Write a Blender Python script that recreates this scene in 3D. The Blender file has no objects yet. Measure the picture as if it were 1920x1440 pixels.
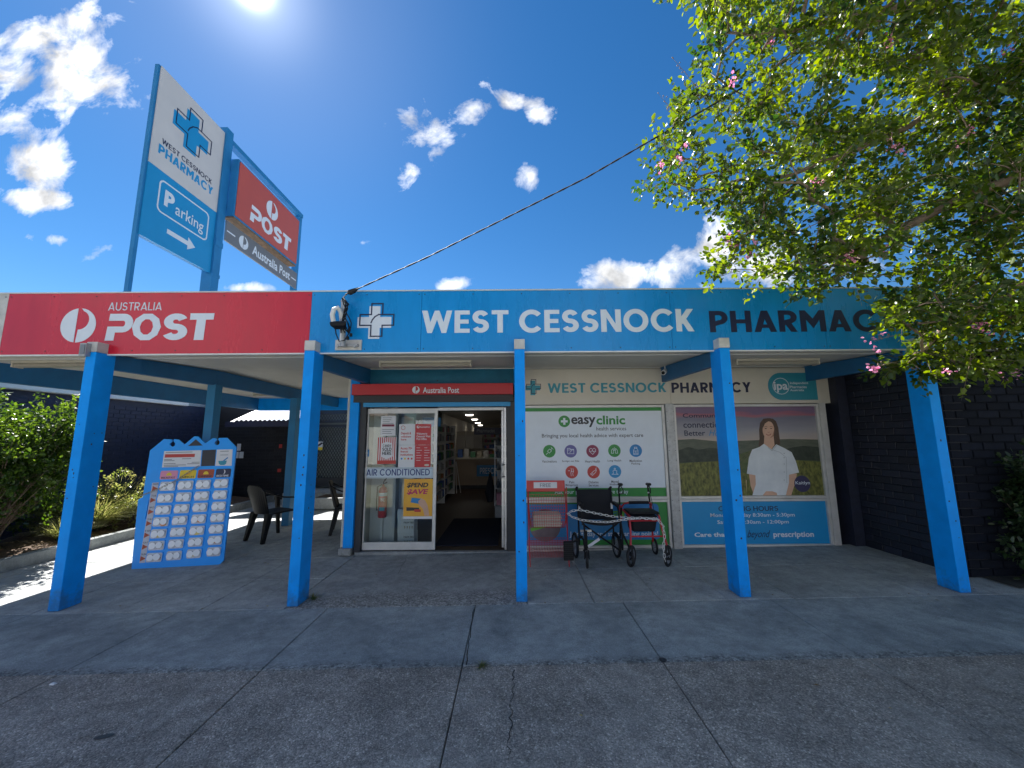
import bpy, bmesh, math, random
import numpy as np
from mathutils import Vector, Matrix, noise as mnoise
random.seed(7); rnd = random.random
def U(a, b): return a + (b - a) * random.random()
S = bpy.context.scene; COL = S.collection; R = math.radians
# ---------------------------------------------------------------- camera, world, sun
FPX = 721.0; PITCH = R(8.0); ROLL = 0.0066; CAMZ = 1.65
_fw = Vector((0, math.cos(PITCH), math.sin(PITCH))); _rt = Vector((1, 0, 0)); _up = Vector((0, -math.sin(PITCH), math.cos(PITCH)))
_r2 = _rt * math.cos(ROLL) - _up * math.sin(ROLL); _u2 = _up * math.cos(ROLL) + _rt * math.sin(ROLL)
CAM = Vector((0, 0, CAMZ))
cd = bpy.data.cameras.new('camera'); cam = bpy.data.objects.new('camera', cd); COL.objects.link(cam); S.camera = cam
cd.sensor_width = 36; cd.sensor_fit = 'HORIZONTAL'; cd.lens = 36 * FPX / 1920; cd.clip_end = 2000; cd.clip_start = .05
cam.matrix_world = Matrix(((_r2.x, _u2.x, -_fw.x, 0), (_r2.y, _u2.y, -_fw.y, 0), (_r2.z, _u2.z, -_fw.z, CAMZ), (0, 0, 0, 1)))
SUN = Vector((-0.421, 0.528, 0.738)).normalized()
EXPO = 1.62
S.view_settings.view_transform = 'Standard'; S.view_settings.look = 'None'; S.view_settings.gamma = 1
S.view_settings.exposure = EXPO; S.view_settings.use_curve_mapping = False
S.cycles.max_bounces = 7; S.cycles.transparent_max_bounces = 12
W = bpy.data.worlds.new('World'); S.world = W; W.use_nodes = True
def build_world():
    nt = W.node_tree; nt.nodes.clear(); N = nt.nodes.new; L = nt.links.new
    out = N('ShaderNodeOutputWorld'); bg = N('ShaderNodeBackground'); L(bg.outputs[0], out.inputs[0])
    sky = N('ShaderNodeTexSky'); sky.sky_type = 'NISHITA'; sky.sun_disc = False
    sky.sun_elevation = math.asin(SUN.z); sky.sun_rotation = math.atan2(SUN.x, SUN.y)
    sky.air_density = 1.0; sky.dust_density = 0.05; sky.ozone_density = 3.0; sky.altitude = 600
    bg.inputs[1].default_value = 0.050
    tc = N('ShaderNodeTexCoord'); sx = N('ShaderNodeSeparateXYZ'); L(tc.outputs['Generated'], sx.inputs[0])
    def M(op, a, b=None, c=None):
        n = N('ShaderNodeMath'); n.operation = op
        for i, v in enumerate((a, b, c)):
            if v is None: continue
            if isinstance(v, (int, float)): n.inputs[i].default_value = v
            else: L(v, n.inputs[i])
        return n.outputs[0]
    ym = M('MAXIMUM', sx.outputs[1], 0.02)
    cx = N('ShaderNodeCombineXYZ'); L(M('DIVIDE', sx.outputs[0], ym), cx.inputs[0]); L(M('DIVIDE', sx.outputs[2], ym), cx.inputs[1])
    nz = N('ShaderNodeTexNoise'); nz.inputs['Scale'].default_value = 6.5; nz.inputs['Detail'].default_value = 9; nz.inputs['Roughness'].default_value = .62
    nz.inputs['Distortion'].default_value = .35
    L(cx.outputs[0], nz.inputs['Vector'])
    # each cloud: pixel centre, pixel radii, rotation, density
    clouds = [(90, 60, 150, 50, 25, 1.3), (150, 130, 130, 75, -30, 1.5), (215, 165, 60, 50, 0, 1.2), (20, 130, 90, 60, 10, 1.2), (20, 235, 75, 45, -20, 1.3), (60, 305, 90, 50, -15, 1.6), (45, 370, 100, 24, -8, 1.3),
              (790, 262, 60, 60, 25, .85), (775, 325, 45, 45, -20, .85), (885, 215, 50, 34, 35, .7), (958, 190, 38, 24, -30, 1.3), (1005, 205, 36, 26, -20, 1.3),
              (998, 335, 26, 40, 15, 1.0), (1170, 520, 80, 34, 8, 1.6), (1260, 498, 90, 40, 22, 1.6), (1350, 455, 80, 46, 35, 1.6), (1420, 500, 120, 50, 10, 1.3), (1560, 470, 90, 60, 10, 1.2),
              (115, 450, 50, 14, 0, .9), (185, 470, 50, 22, 0, .75), (855, 533, 34, 16, 10, 1.2), (460, 540, 60, 12, 0, 1.2), (680, 455, 26, 10, 0, .6)]
    acc = None
    for (px, py, rx, ry, rot, dens) in clouds:
        d = _fw * FPX + _r2 * (px - 960) + _u2 * (720 - py); u, v = d.x / d.y, d.z / d.y
        s = 1.0 / d.y
        mp = N('ShaderNodeMapping'); mp.vector_type = 'TEXTURE'
        k = d.length / FPX
        mp.inputs['Location'].default_value = (u, v, 0); mp.inputs['Rotation'].default_value = (0, 0, R(rot))
        mp.inputs['Scale'].default_value = (rx * s * 1.1, ry * s * 1.1, 1)
        L(cx.outputs[0], mp.inputs['Vector'])
        ln = N('ShaderNodeVectorMath'); ln.operation = 'LENGTH'; L(mp.outputs[0], ln.inputs[0])
        m = M('SUBTRACT', dens, M('MULTIPLY', ln.outputs['Value'], .95 * max(dens, .6)))
        acc = m if acc is None else M('MAXIMUM', acc, m)
    acc = M('MINIMUM', M('MAXIMUM', acc, -1), .95)
    val = M('ADD', M('MULTIPLY', acc, .55), M('MULTIPLY', M('SUBTRACT', nz.outputs['Fac'], .5), 2.6))
    mr = N('ShaderNodeMapRange'); mr.inputs['From Min'].default_value = .16; mr.inputs['From Max'].default_value = .66; mr.clamp = True
    L(val, mr.inputs['Value'])
    nz2 = N('ShaderNodeTexNoise'); nz2.inputs['Scale'].default_value = 9; nz2.inputs['Detail'].default_value = 6; L(cx.outputs[0], nz2.inputs['Vector'])
    mr2 = N('ShaderNodeMapRange'); mr2.inputs['From Min'].default_value = .35; mr2.inputs['From Max'].default_value = .62; mr2.inputs['To Min'].default_value = 4.6; mr2.inputs['To Max'].default_value = 11
    L(nz2.outputs['Fac'], mr2.inputs['Value'])
    front = M('GREATER_THAN', sx.outputs[1], .05)
    fac = M('MULTIPLY', mr.outputs[0], front)
    ccol = N('ShaderNodeVectorMath'); ccol.operation = 'SCALE'; ccol.inputs[0].default_value = (.97, .98, 1.0); L(mr2.outputs[0], ccol.inputs['Scale'])
    hs = N('ShaderNodeHueSaturation'); hs.inputs['Saturation'].default_value = 1.3; hs.inputs['Value'].default_value = .93; L(sky.outputs[0], hs.inputs['Color'])
    mx = N('ShaderNodeMix'); mx.data_type = 'RGBA'; L(fac, mx.inputs['Factor']); L(hs.outputs[0], mx.inputs['A']); L(ccol.outputs[0], mx.inputs['B'])
    # scattered cumulus added over the unseen rest of the sky, brightening the shade
    nzb = N('ShaderNodeTexNoise'); nzb.inputs['Scale'].default_value = 2.6; nzb.inputs['Detail'].default_value = 8; nzb.inputs['Roughness'].default_value = .6
    mpb = N('ShaderNodeMapping'); mpb.inputs['Scale'].default_value = (1, 1, 2.2); L(tc.outputs['Generated'], mpb.inputs[0]); L(mpb.outputs[0], nzb.inputs['Vector'])
    mrb = N('ShaderNodeMapRange'); mrb.inputs['From Min'].default_value = .53; mrb.inputs['From Max'].default_value = .60; L(nzb.outputs['Fac'], mrb.inputs['Value'])
    back = M('MULTIPLY', M('LESS_THAN', sx.outputs[1], .05), M('GREATER_THAN', sx.outputs[2], .02))
    facb = M('MULTIPLY', mrb.outputs[0], back)
    mxb = N('ShaderNodeMix'); mxb.data_type = 'RGBA'; L(facb, mxb.inputs['Factor']); L(mx.outputs['Result'], mxb.inputs['A']); mxb.inputs['B'].default_value = (9, 9, 8.8, 1); mx = mxb
    # bright aureole of the air round the sun
    dt = N('ShaderNodeVectorMath'); dt.operation = 'DOT_PRODUCT'; L(tc.outputs['Generated'], dt.inputs[0]); dt.inputs[1].default_value = SUN
    dp = M('MAXIMUM', dt.outputs['Value'], 0)
    glow = M('ADD', M('ADD', M('MULTIPLY', M('POWER', dp, 25), .7), M('MULTIPLY', M('POWER', dp, 350), 3.0)), M('MULTIPLY', M('POWER', dp, 4000), 30))
    gv = N('ShaderNodeVectorMath'); gv.operation = 'SCALE'; gv.inputs[0].default_value = (.95, .98, 1.0); L(glow, gv.inputs['Scale'])
    ad = N('ShaderNodeVectorMath'); ad.operation = 'ADD'; L(mx.outputs['Result'], ad.inputs[0]); L(gv.outputs[0], ad.inputs[1])
    L(ad.outputs[0], bg.inputs[0])
build_world()
sd = bpy.data.lights.new('sun', 'SUN'); sd.energy = 5.0; sd.angle = R(.5); sd.color = (1, .965, .92)
so = bpy.data.objects.new('sun', sd); COL.objects.link(so); so.rotation_euler = SUN.to_track_quat('Z', 'Y').to_euler(); so.location = (0, 0, 20)

# ---------------------------------------------------------------- helpers
def ray(px, py): return _fw * FPX + _r2 * (px - 960) + _u2 * (720 - py)
def at(px, py, Y): d = ray(px, py); return CAM + d * (Y / d.y)
def atx(px, py, X): d = ray(px, py); return CAM + d * (X / d.x)
def G(x, y=0): return .13 + .013 * x
def gnd(px, py):
    d = ray(px, py); t = (.13 - CAMZ) / (d.z - .013 * d.x); return CAM + d * t
ORG = {}
def org(p): return ORG.get(p.name, Vector((0, 0, 0))) if p else Vector((0, 0, 0))
def tagit(o, label=None, cat=None, group=None, kind=None):
    if label: o['label'] = label
    if cat: o['category'] = cat
    if group: o['group'] = group
    if kind: o['kind'] = kind
    return o
def thing(name, loc, label, cat, group=None):
    o = bpy.data.objects.new(name, None); COL.objects.link(o); o.location = loc; o.empty_display_size = .1
    ORG[o.name] = Vector(loc); return tagit(o, label, cat, group)
class PL:
    """a plane in the place: origin, right, up; n points out of its face"""
    def __init__(s, o, u, v): s.o = Vector(o); s.u = Vector(u).normalized(); s.v = Vector(v).normalized(); s.n = s.u.cross(s.v).normalized()
    def P(s, a, b, d=0): return s.o + s.u * a + s.v * b + s.n * d
    def uv(s, px, py):
        d = ray(px, py); t = (s.o - CAM).dot(s.n) / d.dot(s.n); p = CAM + d * t - s.o; return (p.dot(s.u), p.dot(s.v))
def FP(Y): return PL((0, Y, 0), (1, 0, 0), (0, 0, 1))
class MB:
    def __init__(s): s.v = []; s.f = []; s.m = []; s.mi = 0
    def add(s, vs, fs):
        b = len(s.v); s.v += [tuple(p) for p in vs]; s.f += [tuple(i + b for i in f) for f in fs]; s.m += [s.mi] * len(fs); return s
    def box(s, x0, x1, y0, y1, z0, z1):
        return s.add([(x0, y0, z0), (x1, y0, z0), (x1, y1, z0), (x0, y1, z0), (x0, y0, z1), (x1, y0, z1), (x1, y1, z1), (x0, y1, z1)],
                     [(0, 3, 2, 1), (4, 5, 6, 7), (0, 1, 5, 4), (1, 2, 6, 5), (2, 3, 7, 6), (3, 0, 4, 7)])
    def hexa(s, p):  # 8 points ordered as box
        return s.add(p, [(0, 3, 2, 1), (4, 5, 6, 7), (0, 1, 5, 4), (1, 2, 6, 5), (2, 3, 7, 6), (3, 0, 4, 7)])
    def prism(s, pl, poly, d0, d1):
        n = len(poly)
        a = sum(poly[i][0] * poly[(i + 1) % n][1] - poly[(i + 1) % n][0] * poly[i][1] for i in range(n))
        if a < 0: poly = poly[::-1]
        vs = [pl.P(a, b, d0) for a, b in poly] + [pl.P(a, b, d1) for a, b in poly]
        fs = [tuple(range(n - 1, -1, -1)), tuple(range(n, 2 * n))] + [(i, (i + 1) % n, n + (i + 1) % n, n + i) for i in range(n)]
        return s.add(vs, fs)
    def rect(s, pl, u0, u1, v0, v1, d0, d1): return s.prism(pl, [(u0, v0), (u1, v0), (u1, v1), (u0, v1)], d0, d1)
    def disc(s, pl, cu, cv, r, d0, d1, n=24, ry=None):
        ry = ry or r; return s.prism(pl, [(cu + r * math.cos(2 * math.pi * i / n), cv + ry * math.sin(2 * math.pi * i / n)) for i in range(n)], d0, d1)
    def rrect(s, pl, u0, u1, v0, v1, r, d0, d1, corners=(1, 1, 1, 1), n=5):
        pts = []
        for k, (cx, cy, a0) in enumerate(((u0 + r, v0 + r, 180), (u1 - r, v0 + r, 270), (u1 - r, v1 - r, 0), (u0 + r, v1 - r, 90))):
            if corners[k]:
                for i in range(n + 1):
                    a = R(a0 + 90 * i / n); pts.append((cx + r * math.cos(a), cy + r * math.sin(a)))
            else: pts.append(((u0, v0), (u1, v0), (u1, v1), (u0, v1))[k])
        return s.prism(pl, pts, d0, d1)
    def stroke(s, pl, pts, w, d0, d1, closed=False):
        n = len(pts); rng = range(n if closed else n - 1)
        for i in rng:
            a = Vector(pts[i]); b = Vector(pts[(i + 1) % n]); t = (b - a)
            if t.length < 1e-6: continue
            t.normalize(); q = Vector((-t.y, t.x)) * w / 2; e = t * w / 2
            dd = (i % 2) * .0002
            s.prism(pl, [tuple(a - e - q), tuple(b + e - q), tuple(b + e + q), tuple(a - e + q)], d0, d1 + dd)
        return s
    def tube(s, pts, r, n=8, cap=True):
        pts = [Vector(p) for p in pts]; m = len(pts); rr = r if isinstance(r, (list, tuple)) else [r] * m
        b = len(s.v); up = None
        for i, p in enumerate(pts):
            t = (pts[min(i + 1, m - 1)] - pts[max(i - 1, 0)])
            if t.length < 1e-9: t = Vector((0, 0, 1))
            t.normalize()
            if up is None: up = t.orthogonal().normalized()
            else:
                up = up - t * up.dot(t)
                up = up.normalized() if up.length > 1e-6 else t.orthogonal().normalized()
            w = t.cross(up)
            for k in range(n):
                a = 2 * math.pi * k / n; s.v.append(tuple(p + (up * math.cos(a) + w * math.sin(a)) * rr[i]))
        for i in range(m - 1):
            for k in range(n):
                s.f.append((b + i * n + k, b + i * n + (k + 1) % n, b + (i + 1) * n + (k + 1) % n, b + (i + 1) * n + k)); s.m.append(s.mi)
        if cap: s.f.append(tuple(b + k for k in range(n - 1, -1, -1))); s.f.append(tuple(b + (m - 1) * n + k for k in range(n))); s.m += [s.mi] * 2
        return s
    def ringt(s, c, ax, R_, r, n=28, k=8):
        c = Vector(c); ax = Vector(ax).normalized(); e = ax.orthogonal().normalized(); f = ax.cross(e); b = len(s.v)
        for i in range(n):
            a = 2 * math.pi * i / n; d = e * math.cos(a) + f * math.sin(a)
            for j in range(k):
                q = 2 * math.pi * j / k; s.v.append(tuple(c + d * (R_ + r * math.cos(q)) + ax * r * math.sin(q)))
        for i in range(n):
            for j in range(k):
                s.f.append((b + i * k + j, b + ((i + 1) % n) * k + j, b + ((i + 1) % n) * k + (j + 1) % k, b + i * k + (j + 1) % k)); s.m.append(s.mi)
        return s
    def lathe(s, c, prof, n=20, ax=(0, 0, 1)):
        c = Vector(c); ax = Vector(ax).normalized(); e = ax.orthogonal().normalized(); f = ax.cross(e); b = len(s.v); m = len(prof)
        for (r, h) in prof:
            for k in range(n):
                a = 2 * math.pi * k / n; s.v.append(tuple(c + ax * h + (e * math.cos(a) + f * math.sin(a)) * max(r, .0004)))
        for i in range(m - 1):
            for k in range(n): s.f.append((b + i * n + k, b + i * n + (k + 1) % n, b + (i + 1) * n + (k + 1) % n, b + (i + 1) * n + k)); s.m.append(s.mi)
        s.f.append(tuple(b + k for k in range(n - 1, -1, -1))); s.f.append(tuple(b + (m - 1) * n + k for k in range(n))); s.m += [s.mi] * 2
        return s
    def mesh(s, name, mats, o=Vector((0, 0, 0)), smooth=False):
        me = bpy.data.meshes.new(name)
        me.from_pydata([(p[0] - o.x, p[1] - o.y, p[2] - o.z) for p in s.v], [], s.f)
        for m in (mats if isinstance(mats, (list, tuple)) else [mats]): me.materials.append(m)
        me.polygons.foreach_set('material_index', s.m)
        if smooth: me.polygons.foreach_set('use_smooth', [True] * len(me.polygons))
        me.update(); return me
    def build(s, name, mats, parent=None, smooth=False, bevel=0, kind=None, label=None, cat=None, group=None, keep=False):
        o0 = org(parent)
        if parent is None and not kind and not keep:
            a = np.array(s.v); o0 = Vector(((a[:, 0].min() + a[:, 0].max()) / 2, (a[:, 1].min() + a[:, 1].max()) / 2, a[:, 2].min()))
        me = s.mesh(name, mats, o0, smooth)
        o = bpy.data.objects.new(name, me); COL.objects.link(o)
        if parent: o.parent = parent; ORG[o.name] = o0
        else: o.location = o0; ORG[o.name] = o0
        if bevel:
            b = o.modifiers.new('bevel', 'BEVEL'); b.width = bevel; b.segments = 2; b.limit_method = 'ANGLE'
        if smooth and hasattr(me, 'set_sharp_from_angle'): me.set_sharp_from_angle(angle=R(40))
        return tagit(o, label, cat, group, kind)
def copy_tree(o, parent=None):
    c = o.copy(); COL.objects.link(c); c.parent = parent
    for ch in list(o.children): copy_tree(ch, c)
    return c
def lin(r, g, b):
    f = lambda c: (c / 255 / 12.92) if c / 255 <= .04045 else ((c / 255 + .055) / 1.055) ** 2.4
    return (f(r), f(g), f(b))
MT = {}
def mat(name, col, rough=.5, metal=0, var=0, vscale=3, bump=0, bscale=40, coat=0, spec=.5, detail=6, col2=None, stretch=None):
    m = bpy.data.materials.new(name); m.use_nodes = True; nt = m.node_tree; b = nt.nodes['Principled BSDF']; N = nt.nodes.new; L = nt.links.new
    b.inputs['Base Color'].default_value = (*col, 1); b.inputs['Roughness'].default_value = rough; b.inputs['Metallic'].default_value = metal
    b.inputs['Specular IOR Level'].default_value = spec
    if coat: b.inputs['Coat Weight'].default_value = coat; b.inputs['Coat Roughness'].default_value = .06
    tc = N('ShaderNodeTexCoord'); vec = tc.outputs['Object']
    if stretch:
        mp = N('ShaderNodeMapping'); mp.inputs['Scale'].default_value = stretch; L(vec, mp.inputs[0]); vec = mp.outputs[0]
    if var or col2:
        n = N('ShaderNodeTexNoise'); n.inputs['Scale'].default_value = vscale; n.inputs['Detail'].default_value = detail; n.inputs['Roughness'].default_value = .62; L(vec, n.inputs['Vector'])
        cr = N('ShaderNodeValToRGB'); L(n.outputs['Fac'], cr.inputs[0]); cr.color_ramp.elements[0].position = .3; cr.color_ramp.elements[1].position = .7
        c2 = col2 if col2 else tuple(min(1, c * (1 + var)) for c in col); c1 = col if col2 else tuple(c * (1 - var) for c in col)
        cr.color_ramp.elements[0].color = (*c1, 1); cr.color_ramp.elements[1].color = (*c2, 1); L(cr.outputs[0], b.inputs['Base Color'])
        rr = N('ShaderNodeMapRange'); rr.inputs['To Min'].default_value = max(.02, rough - .08); rr.inputs['To Max'].default_value = min(1, rough + .1); L(n.outputs['Fac'], rr.inputs['Value']); L(rr.outputs[0], b.inputs['Roughness'])
    if bump:
        n = N('ShaderNodeTexNoise'); n.inputs['Scale'].default_value = bscale; n.inputs['Detail'].default_value = 5; L(vec, n.inputs['Vector'])
        bp = N('ShaderNodeBump'); bp.inputs['Strength'].default_value = bump; bp.inputs['Distance'].default_value = .01; L(n.outputs['Fac'], bp.inputs['Height']); L(bp.outputs[0], b.inputs['Normal'])
    MT[name] = m; return m
# paints and plain materials
POSTB = mat('post_blue_paint', (.0, .31, .95), .5, var=.10, vscale=5, bump=.12, bscale=60, spec=.2)
def grime(m, z1=.42):
    nt = m.node_tree; N = nt.nodes.new; L = nt.links.new; g = N('ShaderNodeNewGeometry'); sp = N('ShaderNodeSeparateXYZ'); L(g.outputs['Position'], sp.inputs[0])
    n = N('ShaderNodeTexNoise'); n.inputs['Scale'].default_value = 9; n.inputs['Detail'].default_value = 9; n.inputs['Roughness'].default_value = .75; L(g.outputs['Position'], n.inputs['Vector'])
    a = N('ShaderNodeMath'); a.operation = 'MULTIPLY_ADD'; L(n.outputs['Fac'], a.inputs[0]); a.inputs[1].default_value = .9; L(sp.outputs[2], a.inputs[2])
    mr = N('ShaderNodeMapRange'); mr.inputs['From Min'].default_value = z1 + .12; mr.inputs['From Max'].default_value = z1 + .32; mr.inputs['To Min'].default_value = .55; mr.inputs['To Max'].default_value = 0; L(a.outputs[0], mr.inputs['Value'])
    n2 = N('ShaderNodeTexNoise'); n2.inputs['Scale'].default_value = 26; n2.inputs['Detail'].default_value = 10; n2.inputs['Roughness'].default_value = .8; L(g.outputs['Position'], n2.inputs['Vector'])
    m2 = N('ShaderNodeMapRange'); m2.inputs['From Min'].default_value = .66; m2.inputs['From Max'].default_value = .72; m2.inputs['To Max'].default_value = .6; L(n2.outputs['Fac'], m2.inputs['Value'])
    mxm = N('ShaderNodeMath'); mxm.operation = 'MAXIMUM'; L(mr.outputs[0], mxm.inputs[0]); L(m2.outputs[0], mxm.inputs[1])
    b = nt.nodes['Principled BSDF']; src = b.inputs['Base Color'].links[0].from_socket; mx = N('ShaderNodeMix'); mx.data_type = 'RGBA'; L(mxm.outputs[0], mx.inputs['Factor']); L(src, mx.inputs['A']); mx.inputs['B'].default_value = (.05, .10, .16, 1); L(mx.outputs['Result'], b.inputs['Base Color'])
grime(POSTB)
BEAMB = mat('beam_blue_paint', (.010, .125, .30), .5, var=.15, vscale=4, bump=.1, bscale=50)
FASB = mat('fascia_blue_sheet', (.0, .27, .68), .27, var=.09, vscale=2.2, bump=.03, bscale=1.6, spec=.5, stretch=(2.5, 1, .5))
FASR = mat('fascia_red_sheet', (.60, .006, .03), .25, var=.09, vscale=2, bump=.03, bscale=1.6, spec=.6, stretch=(2.5, 1, .5))
SIGNB = mat('sign_blue_vinyl', (.01, .28, .60), .4, var=.05, vscale=2)
CREAM = mat('cream_paint', (.62, .58, .50), .6, var=.06, vscale=2, bump=.05, bscale=30)
SOFF = mat('soffit_cream_sheet', (.60, .57, .51), .6, var=.10, vscale=1.3, bump=.05, bscale=10)
WHITE = mat('white_vinyl', (.70, .76, .84), .45, var=.03, vscale=8)
WPAINT = mat('white_paint', (.75, .75, .74), .5, var=.07, vscale=5)
DIRTW = mat('weathered_white_paint', (.55, .54, .52), .6, var=.22, vscale=9, bump=.1)
NAVY = mat('navy_vinyl', (.010, .016, .06), .4)
BLACKP = mat('black_plastic', (.006, .006, .008), .55, spec=.3, var=.1, vscale=10)
RUBBER = mat('black_rubber', (.014, .014, .016), .7)
BFAB = mat('black_fabric', (.010, .011, .016), .85, bump=.4, bscale=300)
DARKF = mat('dark_grey_frame_paint', (.025, .028, .035), .5, var=.2)
ALU = mat('brushed_aluminium', (.60, .60, .60), .38, metal=.75, var=.1, vscale=12)
ALUW = mat('pale_aluminium', (.62, .61, .59), .45, metal=.25, var=.12, vscale=6)
STEEL = mat('galvanised_steel', (.40, .41, .42), .5, metal=.6, var=.2, vscale=20)
GREY = mat('grey_vinyl', (.20, .22, .25), .5, var=.05)
RED = mat('red_vinyl', (.50, .02, .03), .4)
REDM = mat('red_metal_paint', (.50, .012, .02), .35, coat=.3)
GREEN = mat('green_vinyl', (.03, .26, .05), .45)
LGREEN = mat('lime_print', (.16, .50, .06), .5)
TEAL = mat('teal_vinyl', (.03, .28, .38), .45)
PURPLE = mat('violet_print', (.13, .12, .33), .5)
MAROON = mat('maroon_print', (.26, .03, .08), .5)
REDPR = mat('red_print', (.5, .05, .04), .5)
BLUEPR = mat('blue_print', (.02, .21, .50), .45)
DKPR = mat('charcoal_print', (.03, .03, .04), .5)
YELP = mat('yellow_print', (.75, .55, .03), .5)
PINKP = mat('pink_print', (.70, .28, .42), .5)
BRNP = mat('rust_print', (.38, .07, .03), .5)
ORGP = mat('orange_print', (.75, .33, .03), .5, col2=(.80, .48, .05), vscale=3)
PAPER = mat('paper', (.68, .69, .72), .6)
BOARDB = mat('board_blue_plastic', (.0, .33, .95), .4, var=.05, spec=.5)
PILLW = mat('pill_white', (.84, .87, .92), .5)
PILLO = mat('pill_orange', (.70, .28, .12), .5)
PILLY = mat('pill_yellow', (.75, .60, .2), .5)
BLIS = mat('blister_backing', (.55, .57, .62), .3, var=.2, vscale=30)
CHNW = mat('white_plastic_chain', (.75, .75, .74), .4)
BARK = mat('myrtle_bark', (.15, .10, .07), .8, col2=(.28, .21, .16), vscale=14, bump=.4, bscale=30)
MULCH = mat('mulch', (.06, .035, .022), .95, col2=(.17, .11, .07), vscale=30, bump=1, bscale=60)
SKIN = mat('skin_print', (.62, .38, .27), .5, var=.08, vscale=8)
HAIR = mat('hair_print', (.05, .03, .02), .5, col2=(.14, .08, .05), vscale=20, stretch=(8, 1, 1))
TUNIC = mat('white_tunic_print', (.60, .64, .68), .5, col2=(.74, .77, .80), vscale=5)
LIP = mat('lip_print', (.35, .08, .07), .5)
def glass_mat(name, tint=(.9, .95, .95), refl=1.0):
    m = bpy.data.materials.new(name); m.use_nodes = True; nt = m.node_tree; nt.nodes.clear(); N = nt.nodes.new; L = nt.links.new
    o = N('ShaderNodeOutputMaterial'); mx = N('ShaderNodeMixShader'); t = N('ShaderNodeBsdfTransparent'); g = N('ShaderNodeBsdfGlossy')
    t.inputs[0].default_value = (*tint, 1); g.inputs['Roughness'].default_value = .01; g.inputs[0].default_value = (refl, refl, refl, 1)
    lw = N('ShaderNodeLayerWeight'); lw.inputs[0].default_value = .5; f = N('ShaderNodeFresnel'); f.inputs[0].default_value = 1.6
    L(f.outputs[0], mx.inputs[0]); L(t.outputs[0], mx.inputs[1]); L(g.outputs[0], mx.inputs[2]); L(mx.outputs[0], o.inputs[0]); return m
GLASS = glass_mat('window_glass')
BUBBLE = glass_mat('blister_plastic', (.97, .97, .97))
def emit(name, col, st):
    m = bpy.data.materials.new(name); m.use_nodes = True; b = m.node_tree.nodes['Principled BSDF']
    b.inputs['Base Color'].default_value = (*col, 1); b.inputs['Emission Color'].default_value = (*col, 1); b.inputs['Emission Strength'].default_value = st; return m
LAMP = emit('lit_lamp_diffuser', (1, .93, .82), 3.5)
def leaf_mat(name, c1, c2, tr=.5, gloss=.35):
    m = bpy.data.materials.new(name); m.use_nodes = True; nt = m.node_tree; nt.nodes.clear(); N = nt.nodes.new; L = nt.links.new
    o = N('ShaderNodeOutputMaterial'); at_ = N('ShaderNodeAttribute'); at_.attribute_name = 'tone'
    cr = N('ShaderNodeValToRGB'); cr.color_ramp.elements[0].color = (*c1, 1); cr.color_ramp.elements[1].color = (*c2, 1); L(at_.outputs['Fac'], cr.inputs[0])
    pb = N('ShaderNodeBsdfPrincipled'); pb.inputs['Roughness'].default_value = gloss; pb.inputs['Specular IOR Level'].default_value = .6; L(cr.outputs[0], pb.inputs['Base Color'])
    tl = N('ShaderNodeBsdfTranslucent'); hs = N('ShaderNodeHueSaturation'); hs.inputs['Hue'].default_value = .475; hs.inputs['Value'].default_value = 2.3; hs.inputs['Saturation'].default_value = 1.15
    L(cr.outputs[0], hs.inputs['Color']); L(hs.outputs[0], tl.inputs[0])
    mx = N('ShaderNodeMixShader'); mx.inputs[0].default_value = tr; L(pb.outputs[0], mx.inputs[1]); L(tl.outputs[0], mx.inputs[2]); L(mx.outputs[0], o.inputs[0]); return m
LEAFM = leaf_mat('myrtle_leaf', (.014, .046, .008), (.125, .18, .020), tr=.49)
LEAFS = leaf_mat('shrub_leaf', (.03, .08, .012), (.10, .17, .03))
LEAFD = leaf_mat('dark_shrub_leaf', (.016, .05, .008), (.08, .14, .025), .42)
LEAFG = leaf_mat('strappy_leaf', (.08, .12, .03), (.22, .22, .09))
FLOW = leaf_mat('pink_petal', (.50, .16, .26), (.78, .36, .48), .3)
DRYL = leaf_mat('dry_grass', (.12, .13, .03), (.30, .28, .08), .4)

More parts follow.
